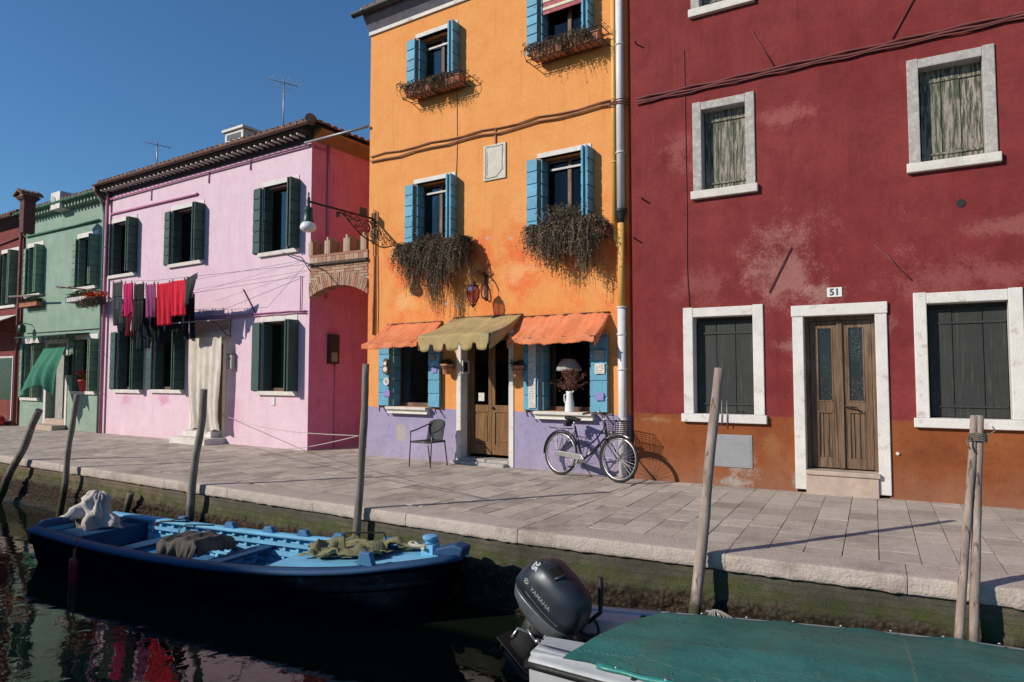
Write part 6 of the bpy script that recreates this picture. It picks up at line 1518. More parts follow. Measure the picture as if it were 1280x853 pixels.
m.tube(bez(ht - Vector((0, 0, .05)), ht + Vector((-.20, 0, -.38)), bb + Vector((.05, 0, .22)), bb + (st_ - bb) * .32, 12), .013, 8)
for s in (-1, 1): m.tube([bb + Vector((0, s * .03, 0)), (0, s * .055, RW)], .009, 6); m.tube([bb + (st_ - bb) * .86 + Vector((0, s * .02, 0)), (0, s * .055, RW)], .008, 6)
m.tube([bb + Vector((0, -.04, 0)), bb + Vector((0, .04, 0))], .022, 10)
P(m, 'frame', 'bikepaint', bk)
m = MB(); ft = Vector((wb - .225, 0, .62))
for s in (-1, 1): m.tube(bez(ft + Vector((0, s * .045, 0)), ft + Vector((.06, s * .05, -.14)), (wb - .04, s * .055, RW + .06), (wb, s * .055, RW), 8), .011, 7)
m.tube([ft + Vector((0, -.05, 0)), ft + Vector((0, .05, 0))], .014, 7); P(m, 'fork', 'bikepaint', bk)
def mudg(x, a0, a1, mt):
    m = MB(); m.smooth = True; rr = []
    for k in range(25):
        a_ = R(a0 + (a1 - a0) * k / 24); c_, s_ = math.cos(a_), math.sin(a_); R1 = RW + .022
        rr.append([(x + (R1 - .012) * c_, -.028, RW + (R1 - .012) * s_), (x + R1 * c_, -.015, RW + R1 * s_), (x + (R1 + .004) * c_, 0, RW + (R1 + .004) * s_), (x + R1 * c_, .015, RW + R1 * s_), (x + (R1 - .012) * c_, .028, RW + (R1 - .012) * s_)])
    m.loft(rr, closed=False); return P(m, 'mudguard', mt, bk, solid=.002)
mudg(0, 25, 185, 'bikepaint'); mudg(wb, 60, 205, 'steel')
sp = st_ + (st_ - bb).normalized() * .10; m = MB(); m.tube([st_, sp], .012, 8); P(m, 'seat_post', 'steel', bk)
m = MB(); m.smooth = True
m.loft([[(sp.x + x, w_ * math.cos(2 * math.pi * j / 14), sp.z + z_ + h_ * math.sin(2 * math.pi * j / 14)) for j in range(14)] for x, w_, z_, h_ in ((-.14, .04, .035, .02), (-.12, .085, .035, .035), (-.06, .095, .03, .035), (0, .06, .025, .03), (.07, .03, .022, .022), (.13, .02, .018, .018), (.14, .01, .015, .01))]); P(m, 'saddle', 'black', bk)
m = MB()
for s in (-1, 1): m.tube([(sp.x - .07, s * .05, sp.z - .045), (sp.x - .07, s * .05, sp.z - .0)], .016, 7)
m.box(sp.x - .15, sp.x - .09, -.07, .07, sp.z - .10, sp.z - .01); P(m, 'saddle_bag', 'black', bk, bevel=.015)
m = MB()      # rear rack
for s in (-1, 1): m.tube([(.18, s * .06, RW * 2 + .055), (-.20, s * .065, RW * 2 + .04), (-.23, s * .04, RW * 2 + .07)], .006, 6); m.tube([(0, s * .06, RW), (-.06, s * .065, RW * 2 + .045)], .005, 6); m.tube([(0, s * .06, RW), (.1, s * .06, RW * 2 + .05)], .005, 6)
for x in (-.2, -.1, 0, .1, .18): m.tube([(x, -.062, RW * 2 + .048), (x, .062, RW * 2 + .048)], .005, 6)
P(m, 'luggage_rack', 'chairmetal', bk)
m = MB(); hs = ht + (ht - hb_).normalized() * .10; m.tube([ht, hs], .012, 8)
for s in (-1, 1): m.tube(bez(hs, hs + Vector((.06, s * .10, .04)), hs + Vector((.02, s * .28, .06)), hs + Vector((-.16, s * .27, .03)), 12), .011, 8)
P(m, 'handlebar', 'steel', bk)
for s in (-1, 1):
    m = MB(); m.tube([hs + Vector((-.06, s * .275, .048)), hs + Vector((-.19, s * .268, .022))], .016, 8); P(m, 'grip', 'black', bk)
m = MB(); m.lathe([(.003, 0), (.028, .004), (.03, .02), (.012, .04)], 12, hs + Vector((.0, -.12, .05))); P(m, 'bell', 'steel', bk)
m = MB()      # tapered wire basket
bx = wb - .06; z0, z1 = .66, .90
def bq(t): return (.11 + .04 * t, .12 + .045 * t)
for k in range(9):
    t_ = k / 8; a_, b_ = bq(t_); z_ = z0 + (z1 - z0) * t_; m.tube([(bx - a_, -b_, z_), (bx + a_, -b_, z_), (bx + a_, b_, z_), (bx - a_, b_, z_)], .0032 if k < 8 else .007, 4, closed=True)
for (sx, sy) in [(i / 5 * 2 - 1, s) for i in range(6) for s in (-1, 1)]: a_, b_ = bq(0); c_, d_ = bq(1); m.tube([(bx + sx * a_, sy * b_, z0), (bx + sx * c_, sy * d_, z1)], .003, 4, cap=False)
for (sy, sx) in [(i / 5 * 2 - 1, s) for i in range(6) for s in (-1, 1)]: a_, b_ = bq(0); c_, d_ = bq(1); m.tube([(bx + sx * a_, sy * b_, z0), (bx + sx * c_, sy * d_, z1)], .003, 4, cap=False)
for i in range(6): m.tube([(bx - .11 + .044 * i, -.12, z0), (bx - .11 + .044 * i, .12, z0)], .003, 4, cap=False)
P(m, 'basket', 'iron', bk)
m = MB(); m.M = Matrix.Translation((wb - .12, 0, .72)) @ Matrix.Rotation(R(90), 4, 'Y'); m.lathe([(.01, -.10), (.03, -.09), (.035, -.03), (.032, 0)], 14); hl = P(m, 'headlight', 'steel', bk)
m = MB(); m.M = Matrix.Translation((bb.x, -.06, bb.z)) @ Matrix.Rotation(R(90), 4, 'X'); m.lathe([(.02, -.004), (.085, -.004), (.085, .004), (.02, .004)], 28); P(m, 'chainring', 'steel', bk)
m = MB(); m.M = Matrix(); m.prism([(-.05, RW - .03), (bb.x + .02, bb.z - .03), (bb.x + .09, bb.z), (bb.x + .03, bb.z + .07), (.06, RW + .035), (-.04, RW + .03)], -.078, -.066, 'y'); P(m, 'chain_guard', 'steel', bk, bevel=.01)
m = MB(); m.tube([bb + Vector((0, -.085, 0)), bb + Vector((-.10, -.095, -.13))], .009, 7); m.tube([bb + Vector((0, .085, 0)), bb + Vector((.10, .095, .13))], .009, 7); P(m, 'crank', 'steel', bk)
for s, e in ((-1, bb + Vector((-.10, -.14, -.13))), (1, bb + Vector((.10, .14, .13)))):
    m = MB(); m.box(e.x - .045, e.x + .045, e.y - .035, e.y + .035, e.z - .012, e.z + .012); P(m, 'pedal', 'black', bk, bevel=.004)
m = MB(); m.tube([bb + Vector((-.04, .02, -.02)), (bb.x + .10, .14, .015)], .009, 6); P(m, 'kickstand', 'chairmetal', bk)
m = MB()
for s in (-1, 1): m.tube(bez(hs + Vector((-.05, s * .25, .04)), hs + Vector((.12, s * .15, -.02)), hb_ + Vector((.10, s * .05, .1)), hb_ + Vector((-.04, s * .02, -.1)), 10), .004, 5)
P(m, 'brake_cable', 'black', bk)

# ---------------------------------------------------------------- street lamp on a scrolled bracket
u, z = ORA.px(467, 274, -.02); lp = thing('street_lamp', 'street lamp with green hood and white bowl on a scrolled iron bracket', 'street lamp', ORA.w(u, 0, z), ORA.a)
LL = 1.68
m = MB(); m.tube([(0, 0, .0), (0, -LL, .0)], .022, 8); m.box(-.05, .05, -.03, -.001, -.5, .12)
m.tube(bez((0, -.03, -.46), (0, -.28, -.46), (0, -.45, -.34), (0, -.78, -.10), 12) + bez((0, -.78, -.10), (0, -.88, -.02), (0, -1.02, -.04), (0, -1.0, -.13), 6), .014, 7)
br_ = P(m, 'bracket', 'rust', lp)
def spiral(y, z_, r0, turns, dirn=1, ph=0): return [(0, y + r0 * (1 - t_ / (turns * 12) * .8) * math.cos(ph + dirn * t_ * .5236), z_ + r0 * (1 - t_ / (turns * 12) * .8) * math.sin(ph + dirn * t_ * .5236)) for t_ in range(int(turns * 12))]
m = MB()
for (y, z_, r0, tr, dn, ph) in ((-.20, -.20, .16, 1.8, 1, 0), (-.20, -.22, .09, 1.2, -1, 2), (-.47, -.15, .11, 1.6, -1, 3), (-.65, -.10, .07, 1.4, 1, 1), (-.98, -.09, .06, 1.6, 1, 4), (-.80, -.06, .045, 1.3, -1, 0), (-.06, -.33, .07, 1.3, 1, 2), (-.38, -.33, .06, 1.3, -1, 1), (-.07, -.09, .06, 1.2, 1, 1)): m.tube(spiral(y, z_, r0, tr, dn, ph), .010, 6)
m.tube(bez((0, -.05, -.08), (0, -.3, -.02), (0, -.35, -.35), (0, -.55, -.22), 10), .009, 6); m.tube(bez((0, -.33, -.05), (0, -.5, -.2), (0, -.6, -.05), (0, -.85, -.05), 10), .009, 6)
P(m, 'scrollwork', 'rust', lp)
m = MB(); m.box(-.003, .003, -.42, -.20, .022, .17); P(m, 'name_board', basic('plain_dark_board', (.06, .04, .035)), lp)
m = MB(); m.lathe([(.01, .17), (.02, .14), (.012, .10), (.03, .06), (.035, .0), (.028, -.06), (.035, -.10), (.075, -.125), (.085, -.15), (.072, -.17), (.085, -.30), (.10, -.37), (.10, -.39)], 20, (0, -LL, 0)); hd2 = P(m, 'hood', 'greeniron', lp)
def lampglass():
    t = NT('white_lamp_glass'); return t.fin((.72, .72, .70), .25, None, Specular_IOR_Level=.5)
m = MB(); m.lathe([(.10, -.39), (.125, -.42), (.145, -.47), (.145, -.50), (.12, -.535), (.07, -.56), (.01, -.565)], 24, (0, -LL, 0)); P(m, 'bowl', lampglass(), lp)

# ---------------------------------------------------------------- ornate wall lantern
pl, zl = solve_p(ORA, ORA.px(609, 352)[0] - .02, 591.5, 366); pl = .40; ul = ORA.px(608, 350)[0]; zl = ORA.px(591.5, 366, -.4)[1]
ln = thing('wall_lantern', 'ornate lantern of violet glass on a scroll bracket above the shop door', 'lantern', ORA.w(ul, 0, zl), ORA.a)
m = MB(); m.box(-.035, .035, -.02, -.001, -.10, .36); m.tube(bez((0, -.02, -.06), (0, -.18, -.12), (0, -.20, .10), (0, -.05, .20), 12), .013, 7); m.tube(bez((0, -.02, .32), (0, -.12, .44), (0, -.32, .42), (0, -.40, .30), 12), .013, 7); m.tube([(0, -.40, .30), (0, -.40, .22)], .006, 5)
m.tube(bez((0, -.05, .34), (.07, -.07, .40), (.1, -.06, .36), (.13, -.05, .40), 6), .01, 6); m.tube(bez((0, -.05, .34), (-.07, -.07, .40), (-.1, -.06, .36), (-.13, -.05, .40), 6), .01, 6); m.tube([(0, -.05, .34), (0, -.06, .46)], .012, 6)
P(m, 'bracket', 'rust', ln)
m = MB(); m.lathe([(.006, .22), (.03, .20), (.05, .17), (.045, .15), (.085, .13), (.09, .115)], 12, (0, -.40, 0)); m.lathe([(.05, -.20), (.055, -.215), (.03, -.235), (.012, -.26)], 12, (0, -.40, 0))
for k in range(6):
    a_ = k * 1.047; m.tube([(math.cos(a_) * r_, -.40 + math.sin(a_) * r_, z_) for r_, z_ in ((.085, .12), (.125, .03), (.11, -.08), (.05, -.20))], .006, 5)
P(m, 'cage', 'rust', ln)
m = MB(); m.smooth = False; m.lathe([(.08, .11), (.118, .03), (.105, -.08), (.048, -.19)], 6, (0, -.40, 0), smooth=False); P(m, 'glass', 'purpleglass', ln)

# ---------------------------------------------------------------- laundry
r = random.Random(12)
YL = -1.05
def lnpt(px, py, y): u, z = PNK.px(px, py, y); return (u, y, z)
gA, gB = lnpt(136, 352, YL), lnpt(258, 344, YL)
m = MB(); m.tube([gA, tuple(Vector(gA).lerp(Vector(gB), .5) - Vector((0, 0, .05))), gB], .004, 5); c_ = PNK.px(380, 331, -.02); m.tube([gB, (c_[0], -.02, c_[1])], .004, 5); c_ = PNK.px(150, 372, -.02)
tag(m.build('clothesline', M['cable'], None, loc=PNK.o, rz=PNK.a), 'clothes line holding the front row of red and black washing', 'clothesline')
gC, gD = lnpt(140, 372, -.55), lnpt(245, 366, -.55)
m = MB(); m.tube([gC, gD], .004, 5); c_ = PNK.px(380, 345, -.02); m.tube([gD, (c_[0], -.02, c_[1])], .004, 5)
tag(m.build('clothesline', M['cable'], None, loc=PNK.o, rz=PNK.a), 'clothes line holding the rear row of shade-darkened washing', 'clothesline')
for (p_, q_, yy1, yy2) in (((166, 364), (381, 325), -.5, -.02), ((240, 363), (383, 338), -.4, -.02)):
    a1, b1 = lnpt(*p_, yy1), lnpt(*q_, yy2); m = MB(); m.tube([a1, b1], .003, 4); tag(m.build('clothesline', M['cable'], None, loc=PNK.o, rz=PNK.a), 'empty ' + ('upper' if q_[1] < 330 else 'lower') + ' clothes line running to the corner of the pink house', 'clothesline')
# pole bracket carrying the lines at the left corner
pb = thing('line_bracket', 'pale wooden cross bracket for clothes lines at the pink house corner', 'bracket', PNK.w(.05, 0, gA[2]), PNK.a)
m = MB(); m.tube([(0, 0, .0), (0, -1.3, .0)], .022, 7); P(m, 'arm', 'postlight', pb); m = MB(); m.tube([(-.45, -1.05, .01), (.45, -1.05, .01)], .018, 7); m.tube([(-.35, -.55, .01), (.35, -.55, -.01)], .016, 7); P(m, 'crossbar', 'postlight', pb)
def garment(kind, px0, px1, y, py, drop, col, label, cols2=None, seed=0, tilt=0):
    u0, z0 = PNK.px(px0, py, y); u1, _ = PNK.px(px1, py, y); W = u1 - u0; rr = random.Random(seed); ph = rr.uniform(0, 6)
    drop *= .80 if y == YL else .86
    m = MB(); m.smooth = True
    def sh(x, v):   # folds
        return .025 * math.sin(x * 14 + ph + v * 1.5) * (.3 + v) + .012 * math.sin(x * 33 + ph * 2)
    if kind == 'trousers':
        def waist(a, b): return (W * a * (1) , sh(a, b * .35), -drop * .35 * b)
        m.grid(waist, 14, 8)
        for k in (0, 1):
            sw = rr.uniform(-.12, .12) + tilt
            def leg(a, b, k=k, sw=sw):
                a0 = .5 * k; x = W * (a0 + .5 * a); cx_ = W * (a0 + .25); x = cx_ + (x - cx_) * (1 - .25 * b) + sw * b * b + (.02 if k else -.02) * b
                return (x, sh(a0 + .5 * a, .35 + .65 * b) + .02 * k * b, -drop * (.35 + .65 * b * (1 - .04 * k)))
            m.grid(leg, 8, 18)
    elif kind == 'shirt':
        def bd(a, b): x = W * (.5 + (a - .5) * (1 - .12 * b) ); return (x + tilt * b, sh(a, b), -drop * b * (1 - .06 * math.cos(a * 6.28)))
        m.grid(bd, 16, 18)
        for s in (-1, 1):
            def sl_(a, b, s=s): c0 = W * (.5 + s * .46); return (c0 + s * W * .22 * a * (1 - .3 * b) + tilt * b, sh(a, b), -drop * (.55 + .3 * b + .25 * a))
            m.grid(sl_, 6, 6)
    elif kind == 'point':
        def bd(a, b): return (W * a * (1 - .45 * b) + W * .0, sh(a, b), -drop * b * (1 - .35 * a) + .12 * a)
        m.grid(bd, 14, 16)
    else:
        def bd(a, b): return (W * (.5 + (a - .5) * (1 - .10 * b)) + tilt * b, sh(a, b) + .05 * b, -drop * b)
        m.grid(bd, 18, 20)
    t = thing('hanging_' + {'trousers': 'trousers', 'shirt': 'shirt', 'point': 'cloth', 'towel': 'skirt'}[kind], label, {'trousers': 'trousers', 'shirt': 'shirt', 'point': 'cloth', 'towel': 'skirt'}[kind], PNK.w(u0, y, z0), PNK.a, 'washing on the lines by the pink house')
    P(m, 'fabric', col, t, solid=.006)
    for x in (.06, W - .06): mm = MB(); mm.box(x - .008, x + .008, -.012, .012, -.03, .05); P(mm, 'peg', 'postlight', t)
    return t
cB = cloth('black_washing', (.018, .018, .020)); cR = cloth('red_washing', (.50, .015, .035)); cR2 = cloth('bright_red_washing', (.62, .02, .045)); cP = cloth('pink_red_washing', (.45, .02, .11)); cM = cloth('mauve_washing', (.26, .06, .16)); cG = cloth('charcoal_washing', (.05, .055, .058)); cN = cloth('shaded_navy_washing', (.012, .018, .030)); cD = cloth('shaded_red_washing', (.10, .006, .014))
garment('trousers', 140, 153, YL, 354, 1.35, cG, 'charcoal trousers, leftmost garment of the front washing line', seed=1, tilt=.05)
garment('shirt', 155, 166, YL, 355, 1.0, cP, 'crimson top between two dark garments on the front line', seed=2)
garment('trousers', 167, 180.5, YL, 356, 1.45, cB, 'black trousers between the crimson top and the mauve skirt', seed=3)
garment('towel', 181, 194.5, YL, 356.5, .98, cM, 'mauve skirt on the front washing line', seed=4)
garment('towel', 195.5, 213.5, YL, 355.5, 1.22, cR, 'dark red straight skirt, left of the two big red garments', seed=5)
garment('towel', 214, 232.5, YL, 352, 1.0, cR2, 'bright scarlet skirt catching the sun, right of the two red garments', seed=6, tilt=-.06)
garment('point', 232, 248, YL, 349, .85, cG, 'dark grey pointed cloth at the right end of the front line', seed=7)
garment('trousers', 146, 160, -.55, 375, 1.0, cB, 'black leggings hanging lowest at the left of the rear line', seed=8)  # rear row: the shade it hangs in is put into dark cloth colours
garment('trousers', 160, 172, -.55, 375, 1.1, cD, 'very dark red trousers on the rear line', seed=9)
garment('trousers', 173, 188, -.55, 374, 1.5, cN, 'dark navy trousers on the rear line below the mauve skirt', seed=10)
garment('towel', 188, 199, -.55, 373, 1.25, cB, 'black skirt on the rear line below the dark red one', seed=11)
garment('trousers', 200, 214, -.55, 372, 1.35, cN, 'long dark blue trousers on the rear line below the scarlet skirt', seed=12)
garment('shirt', 215, 230, -.55, 370, 1.0, cB, 'black top near the right end of the rear line', seed=13)
garment('trousers', 230, 243, -.55, 369, 1.25, cN, 'dark blue trousers at the right end of the rear line', seed=14)

# ---------------------------------------------------------------- pink house door: canopy, hanging curtain, letterbox
a = pw['d']; zc_ = PNK.px(289, 403, -.02)[1]; ua, ub = PNK.px(222, 404, -.3)[0], PNK.px(289, 402, -.05)[0]
cn = thing('door_canopy', 'thin flat canopy on iron scrolls over the curtained pink house door', 'canopy', PNK.w(0, 0, 0), PNK.a)
m = MB(); m.prism([(-.001, zc_ + .10), (-.001, zc_ + .07), (-.62, zc_ - .02), (-.62, zc_ + .01)], ua, ub, 'x'); P(m, 'slab', 'alu', cn)
for x in (ua + .25, ub - .08):
    m = MB(); m.tube([(x, -.01, zc_ + .06), (x, -.01, zc_ - .35)], .01, 6); m.tube(bez((x, -.01, zc_ - .33), (x, -.25, zc_ - .3), (x, -.2, zc_ - .05), (x, -.55, zc_ - .0), 10), .01, 6); m.tube([(x, -.14 + .07 * math.cos(t_ * .6) * (1 - t_ * .05), zc_ - .12 + .07 * math.sin(t_ * .6) * (1 - t_ * .05)) for t_ in range(14)], .008, 5); P(m, 'scroll_bracket', 'rust', cn)
M['doorcurtain'] = cloth('cream_curtain', (.72, .66, .57), (6, 6, .25), fs=3, st=.35, c2=(.60, .52, .43), trans=.25)
u0, z1 = PNK.px(236, 424, -.25); u1, _ = PNK.px(277, 421, -.25); z1 = PNK.px(277, 421, -.25)[1]
cu = thing('door_curtain', 'cream curtain hanging in folds before the pink house door', 'curtain', PNK.w(u0, 0, 0), PNK.a); W = u1 - u0
m = MB(); m.smooth = True
def ccf(a, b):
    z = z1 + (.30 - z1) * b; nar = 1 - .30 * b if a < .5 else 1
    x = W * (1 - (1 - a) * (1 - .22 * b ** 1.3)); x += .03 * math.sin(b * 5) 
    if b > .88: x += (b - .88) * 1.2 * (a - .6); 
    return (x, -.25 + .022 * math.sin(a * 31 + .8 * math.sin(b * 3)) * (.6 + .4 * b) + .045 * mnoise.noise(Vector((a * 6, b * 1.2, 2))) - .06 * math.sin(b * 2.6) + (.10 * max(0, b - .7)), z + .05 * math.sin(a * 9) * (b > .93))
m.grid(ccf, 90, 30); P(m, 'front_panel', 'doorcurtain', cu)
m = MB(); m.smooth = True; m.grid(lambda a, b: (W * a - .05 * b, -.25 + .24 * b + .01 * math.sin(a * 25), z1 + .17 * b + .012 * math.sin(a * 31)), 40, 6); P(m, 'top_panel', 'doorcurtain', cu)
m = MB(); m.smooth = True; m.grid(lambda a, b: (-.0 + W * .22 * b ** 1.3 + .02 * math.sin(a * 9), -.24 + .22 * a, z1 + .16 * a + (.3 - z1 - .1 * a) * b), 8, 20); P(m, 'side_panel', basic('brown_curtain_lining', (.28, .20, .15), .9), cu)
u, z = PNK.px(289, 452, -.06); t = thing('letterbox', 'grey metal letterbox beside the curtained door', 'letterbox', PNK.w(u, 0, z), PNK.a); m = MB(); m.box(-.09, .09, -.11, -.001, -.18, .16); P(m, 'box', 'alu', t, bevel=.008); m = MB(); m.box(-.10, .10, -.125, -.001, .162, .18); m.box(-.06, .06, -.114, -.111, .05, .08); P(m, 'lid', 'guttergrey', t)
u, z = PNK.px(276, 443, -.1); 
# ropes strung from the post to the pink house
p3t = QA.px(449, 545, -.12); A_ = QA.w(p3t[0], -.12, p3t[1]); B1 = PNK.w(*(lambda q: (q[0], -.02, q[1]))(PNK.px(285, 521))); B2_ = PNK.w(*(lambda q: (q[0], -.3, .03))(PNK.px(330, 561)))
for B_e, lab in ((B1, 'upper thin rope from the slender post to the pink house door jamb'), (B2_, 'lower thin rope from the slender post to the foot of the pink wall')):
    m = MB(); n = 14; m.tube([A_.lerp(B_e, i / n) - Vector((0, 0, .10 * math.sin(math.pi * i / n))) - A_ for i in range(n + 1)], .006, 5); tag(m.build('rope', basic('thin_rope', (.42, .38, .33), .9), None, loc=A_), lab, 'rope')
# cable from the pink gutter to the orange wall
q = PNK.w(*(lambda q: (q[0], -.08, q[1]))(PNK.px(381, 179, -.08))); e = ORA.w(0.02, -.05, ORA.px(461, 158, -.05)[1]); m = MB(); m.tube([(0, 0, 0), e - q], .028, 8); tag(m.build('cable_pipe', M['alu'], None, loc=q), 'grey pipe spanning from the pink eaves to the orange wall', 'pipe')
u, z = PNK.px(384, 317, -.03); m = MB(); a1 = lnpt(353, 316, -.05); b1 = lnpt(377, 322, -.4); m.tube([a1, b1, (b1[0] + .4, -.5, b1[2] - .35)], .012, 6); tag(m.build('awning_crank', M['rust'], None, loc=PNK.o, rz=PNK.a), 'bent dark iron rod by the sill of the upper right pink house window', 'rod')

# ---------------------------------------------------------------- green house: boxes, pot, cloth, canopy, letterbox
def basketbox(px0, px1, py, label, F=GRN, green_=True, n=120, fl=None):
    u0, z = F.px(px0, py, -.2); u1, _ = F.px(px1, py, -.2); W = max(.5, u1 - u0)
    t = thing('window_box', label, 'window box', F.w(u0, 0, z), F.a); m = MB()
    for zz_ in (0, -.16): m.tube([(0, -.01, zz_), (0, -.24, zz_), (W, -.24, zz_), (W, -.01, zz_)], .008, 5)
    for k in range(9): m.tube([(W * k / 8, -.24, 0), (W * k / 8, -.24, -.16), (W * k / 8, -.02, -.16)], .006, 5)
    P(m, 'basket', 'rust', t); m = MB(); m.box(.03, W - .03, -.22, -.04, -.15, -.02); P(m, 'trough', 'whitewash' if green_ else 'terracotta', t, bevel=.01)
    m = MB(); tuft(m, random.Random(int(px0)), .03, W - .03, -.2, -.05, -.03, n, .18, .5, .05); P(m, 'plant', 'greenleaf' if green_ else 'drygreen', t)
basketbox(84, 110, 372, 'pale window box with yellow green leaves below the right upper green house window'); basketbox(24, 47, 379, 'dark flower box with dry plants below the left upper green house window', green_=False)
t = thing('flower_box', 'box of orange flowers on the corner pipes between pink and green houses', 'flower box', PNK.w(.0, -.15, PNK.px(131, 368, -.3)[1]), PNK.a)
m = MB(); m.box(-.32, .32, -.25, 0, -.25, -.05); P(m, 'trough', 'black', t, bevel=.01); m = MB(); r = random.Random(8)
for k in range(350): quad(m, Vector((r.uniform(-.38, .38), r.uniform(-.3, .05), r.uniform(-.06, .10))), Vector((r.gauss(0, 1), r.gauss(0, 1), r.gauss(0, 1))), Vector((0, .3, 1)), .05, .06)
P(m, 'flowers', leafmat('orange_petals', [(.6, .06, .01), (.7, .12, .02), (.5, .04, .01)]), t); m = MB(); trailing(m, r, -.3, .3, -.22, -.02, -.1, 120, .3, .1, .05, .03, None, 6); P(m, 'leaves', 'drytwig', t)
a = gw['f']; u, z = (a[0] + a[1]) / 2, a[2]; t = thing('geranium_pot', 'red pot of red geraniums on the green house lower right sill', 'flower pot', GRN.w(u, -.02, z + .0), GRN.a)
m = MB(); m.lathe([(.11, 0), (.16, .28), (.175, .28), (.175, .33), (.15, .33)], 16); P(m, 'pot', basic('red_pot', (.45, .02, .03), .5), t); m = MB(); r = random.Random(3); tuft(m, r, -.15, .15, -.1, .1, .3, 80, .25, .5, .06); P(m, 'leaves', 'greenleaf', t); m = MB()
for k in range(220): quad(m, Vector((r.gauss(0, .17), r.gauss(0, .12), r.uniform(.38, .6))), Vector((r.gauss(0, 1), r.gauss(0, 1), r.gauss(0, 1))), Vector((0, .3, 1)), .04, .05)
P(m, 'flowers', 'redflower', t)
a = gw['d']; zc_ = GRN.px(87, 419, -.5)[1]; t = thing('glass_canopy', 'thin iron canopy with scrolls over the green house door', 'canopy', GRN.w(0, 0, zc_), GRN.a)
x0, x1 = GRN.px(24, 420, -.5)[0], GRN.px(88, 418, -.5)[0]; m = MB(); m.prism([(-.001, .10), (-.001, .07), (-.62, .0), (-.62, .03)], max(.05, x0), x1, 'x'); P(m, 'slab', 'greeniron', t); m = MB(); n = 9
for k in range(n): xx = max(.05, x0) + .15 + k * (x1 - x0 - .3) / (n - 1); m.tube([(xx + .09 * math.cos(t_ * .6) * (1 - t_ * .05), -.6, -.10 + .08 * math.sin(t_ * .6) * (1 - t_ * .05)) for t_ in range(13)], .008, 5)
for xx in (max(.08, x0 + .03), x1 - .03): m.tube([(xx, -.01, -.5), (xx, -.3, -.3), (xx, -.6, 0)], .012, 5)
P(m, 'scroll_fringe', 'greeniron', t)
M['greencloth'] = cloth('green_striped_cloth', (.07, .25, .17), (9, 9, .4), fs=3, st=.5, trans=.25)
TL = Vector((*GRN.px(57, 434, -.3), 0)); pts_ = {}
def gp(px, py, y): u_, z_ = GRN.px(px, py, y); return Vector((u_, y, z_))
tl, tr, bl, br2 = gp(55, 436, -.35), gp(82, 434, -.35), gp(22.5, 498, -1.25), gp(66, 496, -.75)
m = MB(); m.smooth = True
def gcf(a, b):
    top = tl.lerp(tr, a); bot = bl.lerp(br2, a); p = top.lerp(bot, b); bul = math.sin(b * 3.14) * .18
    p = p + Vector((.0, -bul * (.4 + .6 * math.sin(a * 3.14)), .34 * math.sin(a * 3.14) * b ** 2 + .02 * math.sin(b * 3.14) - .10 * (1 - a) * math.sin(b * 3.14))); p.y += .04 * math.sin(a * 22) * (.3 + b * .7); return tuple(p)
m.grid(gcf, 60, 30); t = thing('blown_curtain', 'green striped door curtain billowing out in front of the green house', 'curtain', GRN.o, GRN.a); P(m, 'cloth', 'greencloth', t, solid=.005)
u, z = GRN.px(86, 457, -.08); t = thing('mailbox', 'small black mailbox right of the green house door', 'mailbox', GRN.w(u, 0, z), GRN.a); m = MB(); m.box(-.13, .13, -.14, -.001, -.28, .26); P(m, 'box', 'black', t, bevel=.01); m = MB(); m.box(-.15, .15, -.17, -.001, .262, .29); m.box(-.05, .05, -.143, -.14, .0, .08); P(m, 'lid', 'guttergrey', t)
u, z = GRN.px(31, 410, -.2); t = thing('wall_lamp', 'dark wall lamp high on the left edge of the green house', 'lamp', GRN.w(max(.1, u), 0, z), GRN.a); m = MB(); m.tube([(0, 0, .1), (0, -.25, .15), (0, -.28, .1)], .015, 6); P(m, 'arm', 'iron', t); m = MB(); m.lathe([(.03, .12), (.10, .06), (.11, -.12), (.06, -.2)], 12, (0, -.28, 0)); P(m, 'lantern', 'greeniron', t)
m = MB(); p_, q_ = gp(12, 371, -.35), gp(56, 369, -.35); m.tube([p_, q_], .03, 7); tag(m.build('wooden_rod', M['post'], None, loc=GRN.o, rz=GRN.a), 'grey horizontal rod below the left upper windows of the far houses', 'rod')
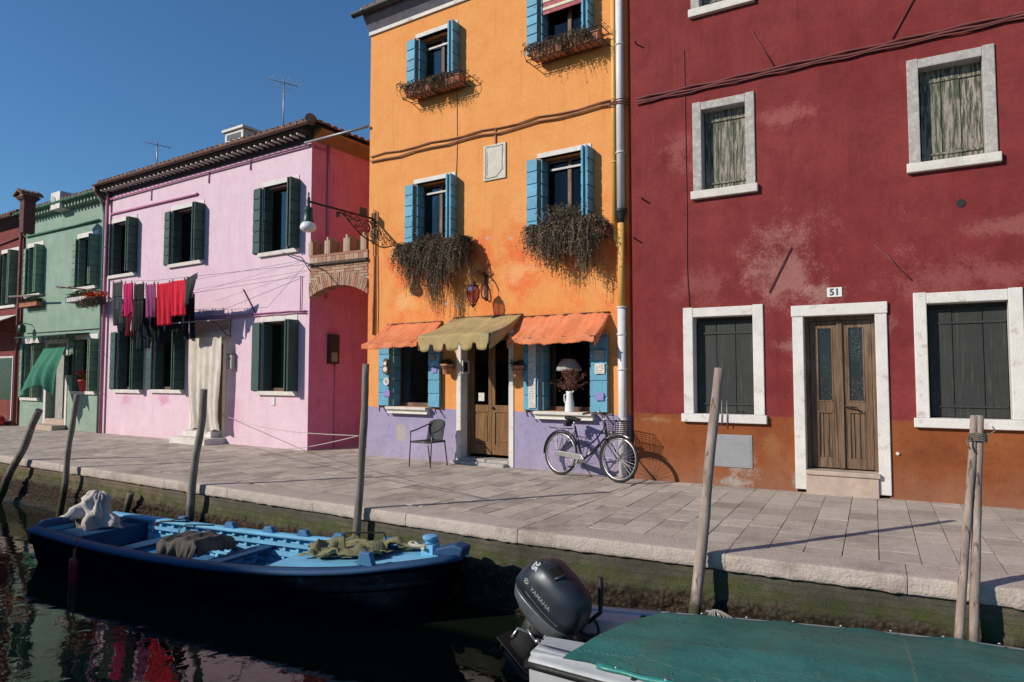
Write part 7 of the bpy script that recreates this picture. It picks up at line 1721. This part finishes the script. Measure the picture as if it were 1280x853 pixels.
# far red shop: awning and red bags
u0, z1 = FAR.px(0, 404, -.05); u1, _ = FAR.px(16, 404, -.05); t = thing('shop_awning', 'white slatted awning over the dark red shop at the left edge', 'awning', FAR.w(3.6, 0, z1 - .05), FAR.a, None)
m = MB(); m.prism([(-.02, .25), (-.02, .28), (-.95, -.15), (-.95, -.18)], 0, 3.15, 'x'); m.box(0, 3.15, -.96, -.94, -.30, -.16); P(m, 'canopy', 'whitewash', t); m = MB(); m.tube([(.05, 0, -.3), (.05, -.93, -.2)], .012, 5); m.tube([(3.1, 0, -.3), (3.1, -.93, -.2)], .012, 5); P(m, 'arm', 'iron', t)
for k, (px_, py_, s_, lab) in enumerate(((3, 531, .22, 'left'), (12, 532, .20, 'right'))):
    g_ = G(px_ + 2, 538); m = MB(); m.smooth = True
    def bg_(a, b, s_=s_, k=k): th = a * 6.283; ph_ = b * 3.14159; q = Vector((math.sin(ph_) * math.cos(th), math.sin(ph_) * math.sin(th), -math.cos(ph_))); d = 1 + .25 * mnoise.noise(q * 2.2 + Vector((k * 5, 0, 0))) + .08 * mnoise.noise(q * 6); return tuple(Vector((q.x * s_ * 1.2, q.y * s_, max(0, (q.z + .8) * s_ * .9))) * d)
    m.grid(bg_, 20, 14); t = thing('plastic_bag', f'crumpled red plastic bag at the foot of the far shop, {lab} of two', 'bag', FAR.w(*(lambda q: (min(q[0], FARW - .5 - .55 * (1 - k)), -.35, 0))(FAR.loc(g_))), FAR.a); P(m, 'bag', basic('red_plastic', (.45, .03, .025), .4, .2, 8, .4, 20, .01), t)

# ---------------------------------------------------------------- aerials
def aerial(px, ptop, pbot, Y, label, el=7, w_=.5, mr=.018):
    p0, p1 = loc_at(px, pbot, Y), loc_at(px, ptop, Y); h = p1.z - p0.z; t = thing('tv_aerial', label, 'aerial', p0, PNK.a, 'television aerials on the roofs')
    m = MB(); m.tube([(0, 0, -.3), (0, 0, h)], mr, 6); P(m, 'mast', 'alu', t); m = MB(); m.tube([(-w_ * .25, -.35, h - .08), (w_ * .25, .35, h - .08)], .010, 5)
    for k in range(el): f = k / (el - 1) - .5; x, y = f * w_ * .5, f * .7; l = w_ * (1 - .35 * abs(f + .2)); m.tube([(x - l * .9, y + l * .25, h - .08), (x + l * .9, y - l * .25, h - .08)], .006, 4)
    m.tube([(-w_ * .5, 0, h - .28), (w_ * .5, 0, h - .28)], .006, 4); m.tube([(-w_ * .3, 0, h - .38), (w_ * .3, 0, h - .38)], .006, 4); P(m, 'antenna', 'alu', t)
aerial(354, 100, 156, 17.5, 'tall thin television aerial above the pink roof'); aerial(304, 157, 166, 18.5, 'small low aerial beside the white chimney', 4, .4); aerial(196, 178, 204, 20, 'television aerial over the left half of the pink roof', 6, .35)
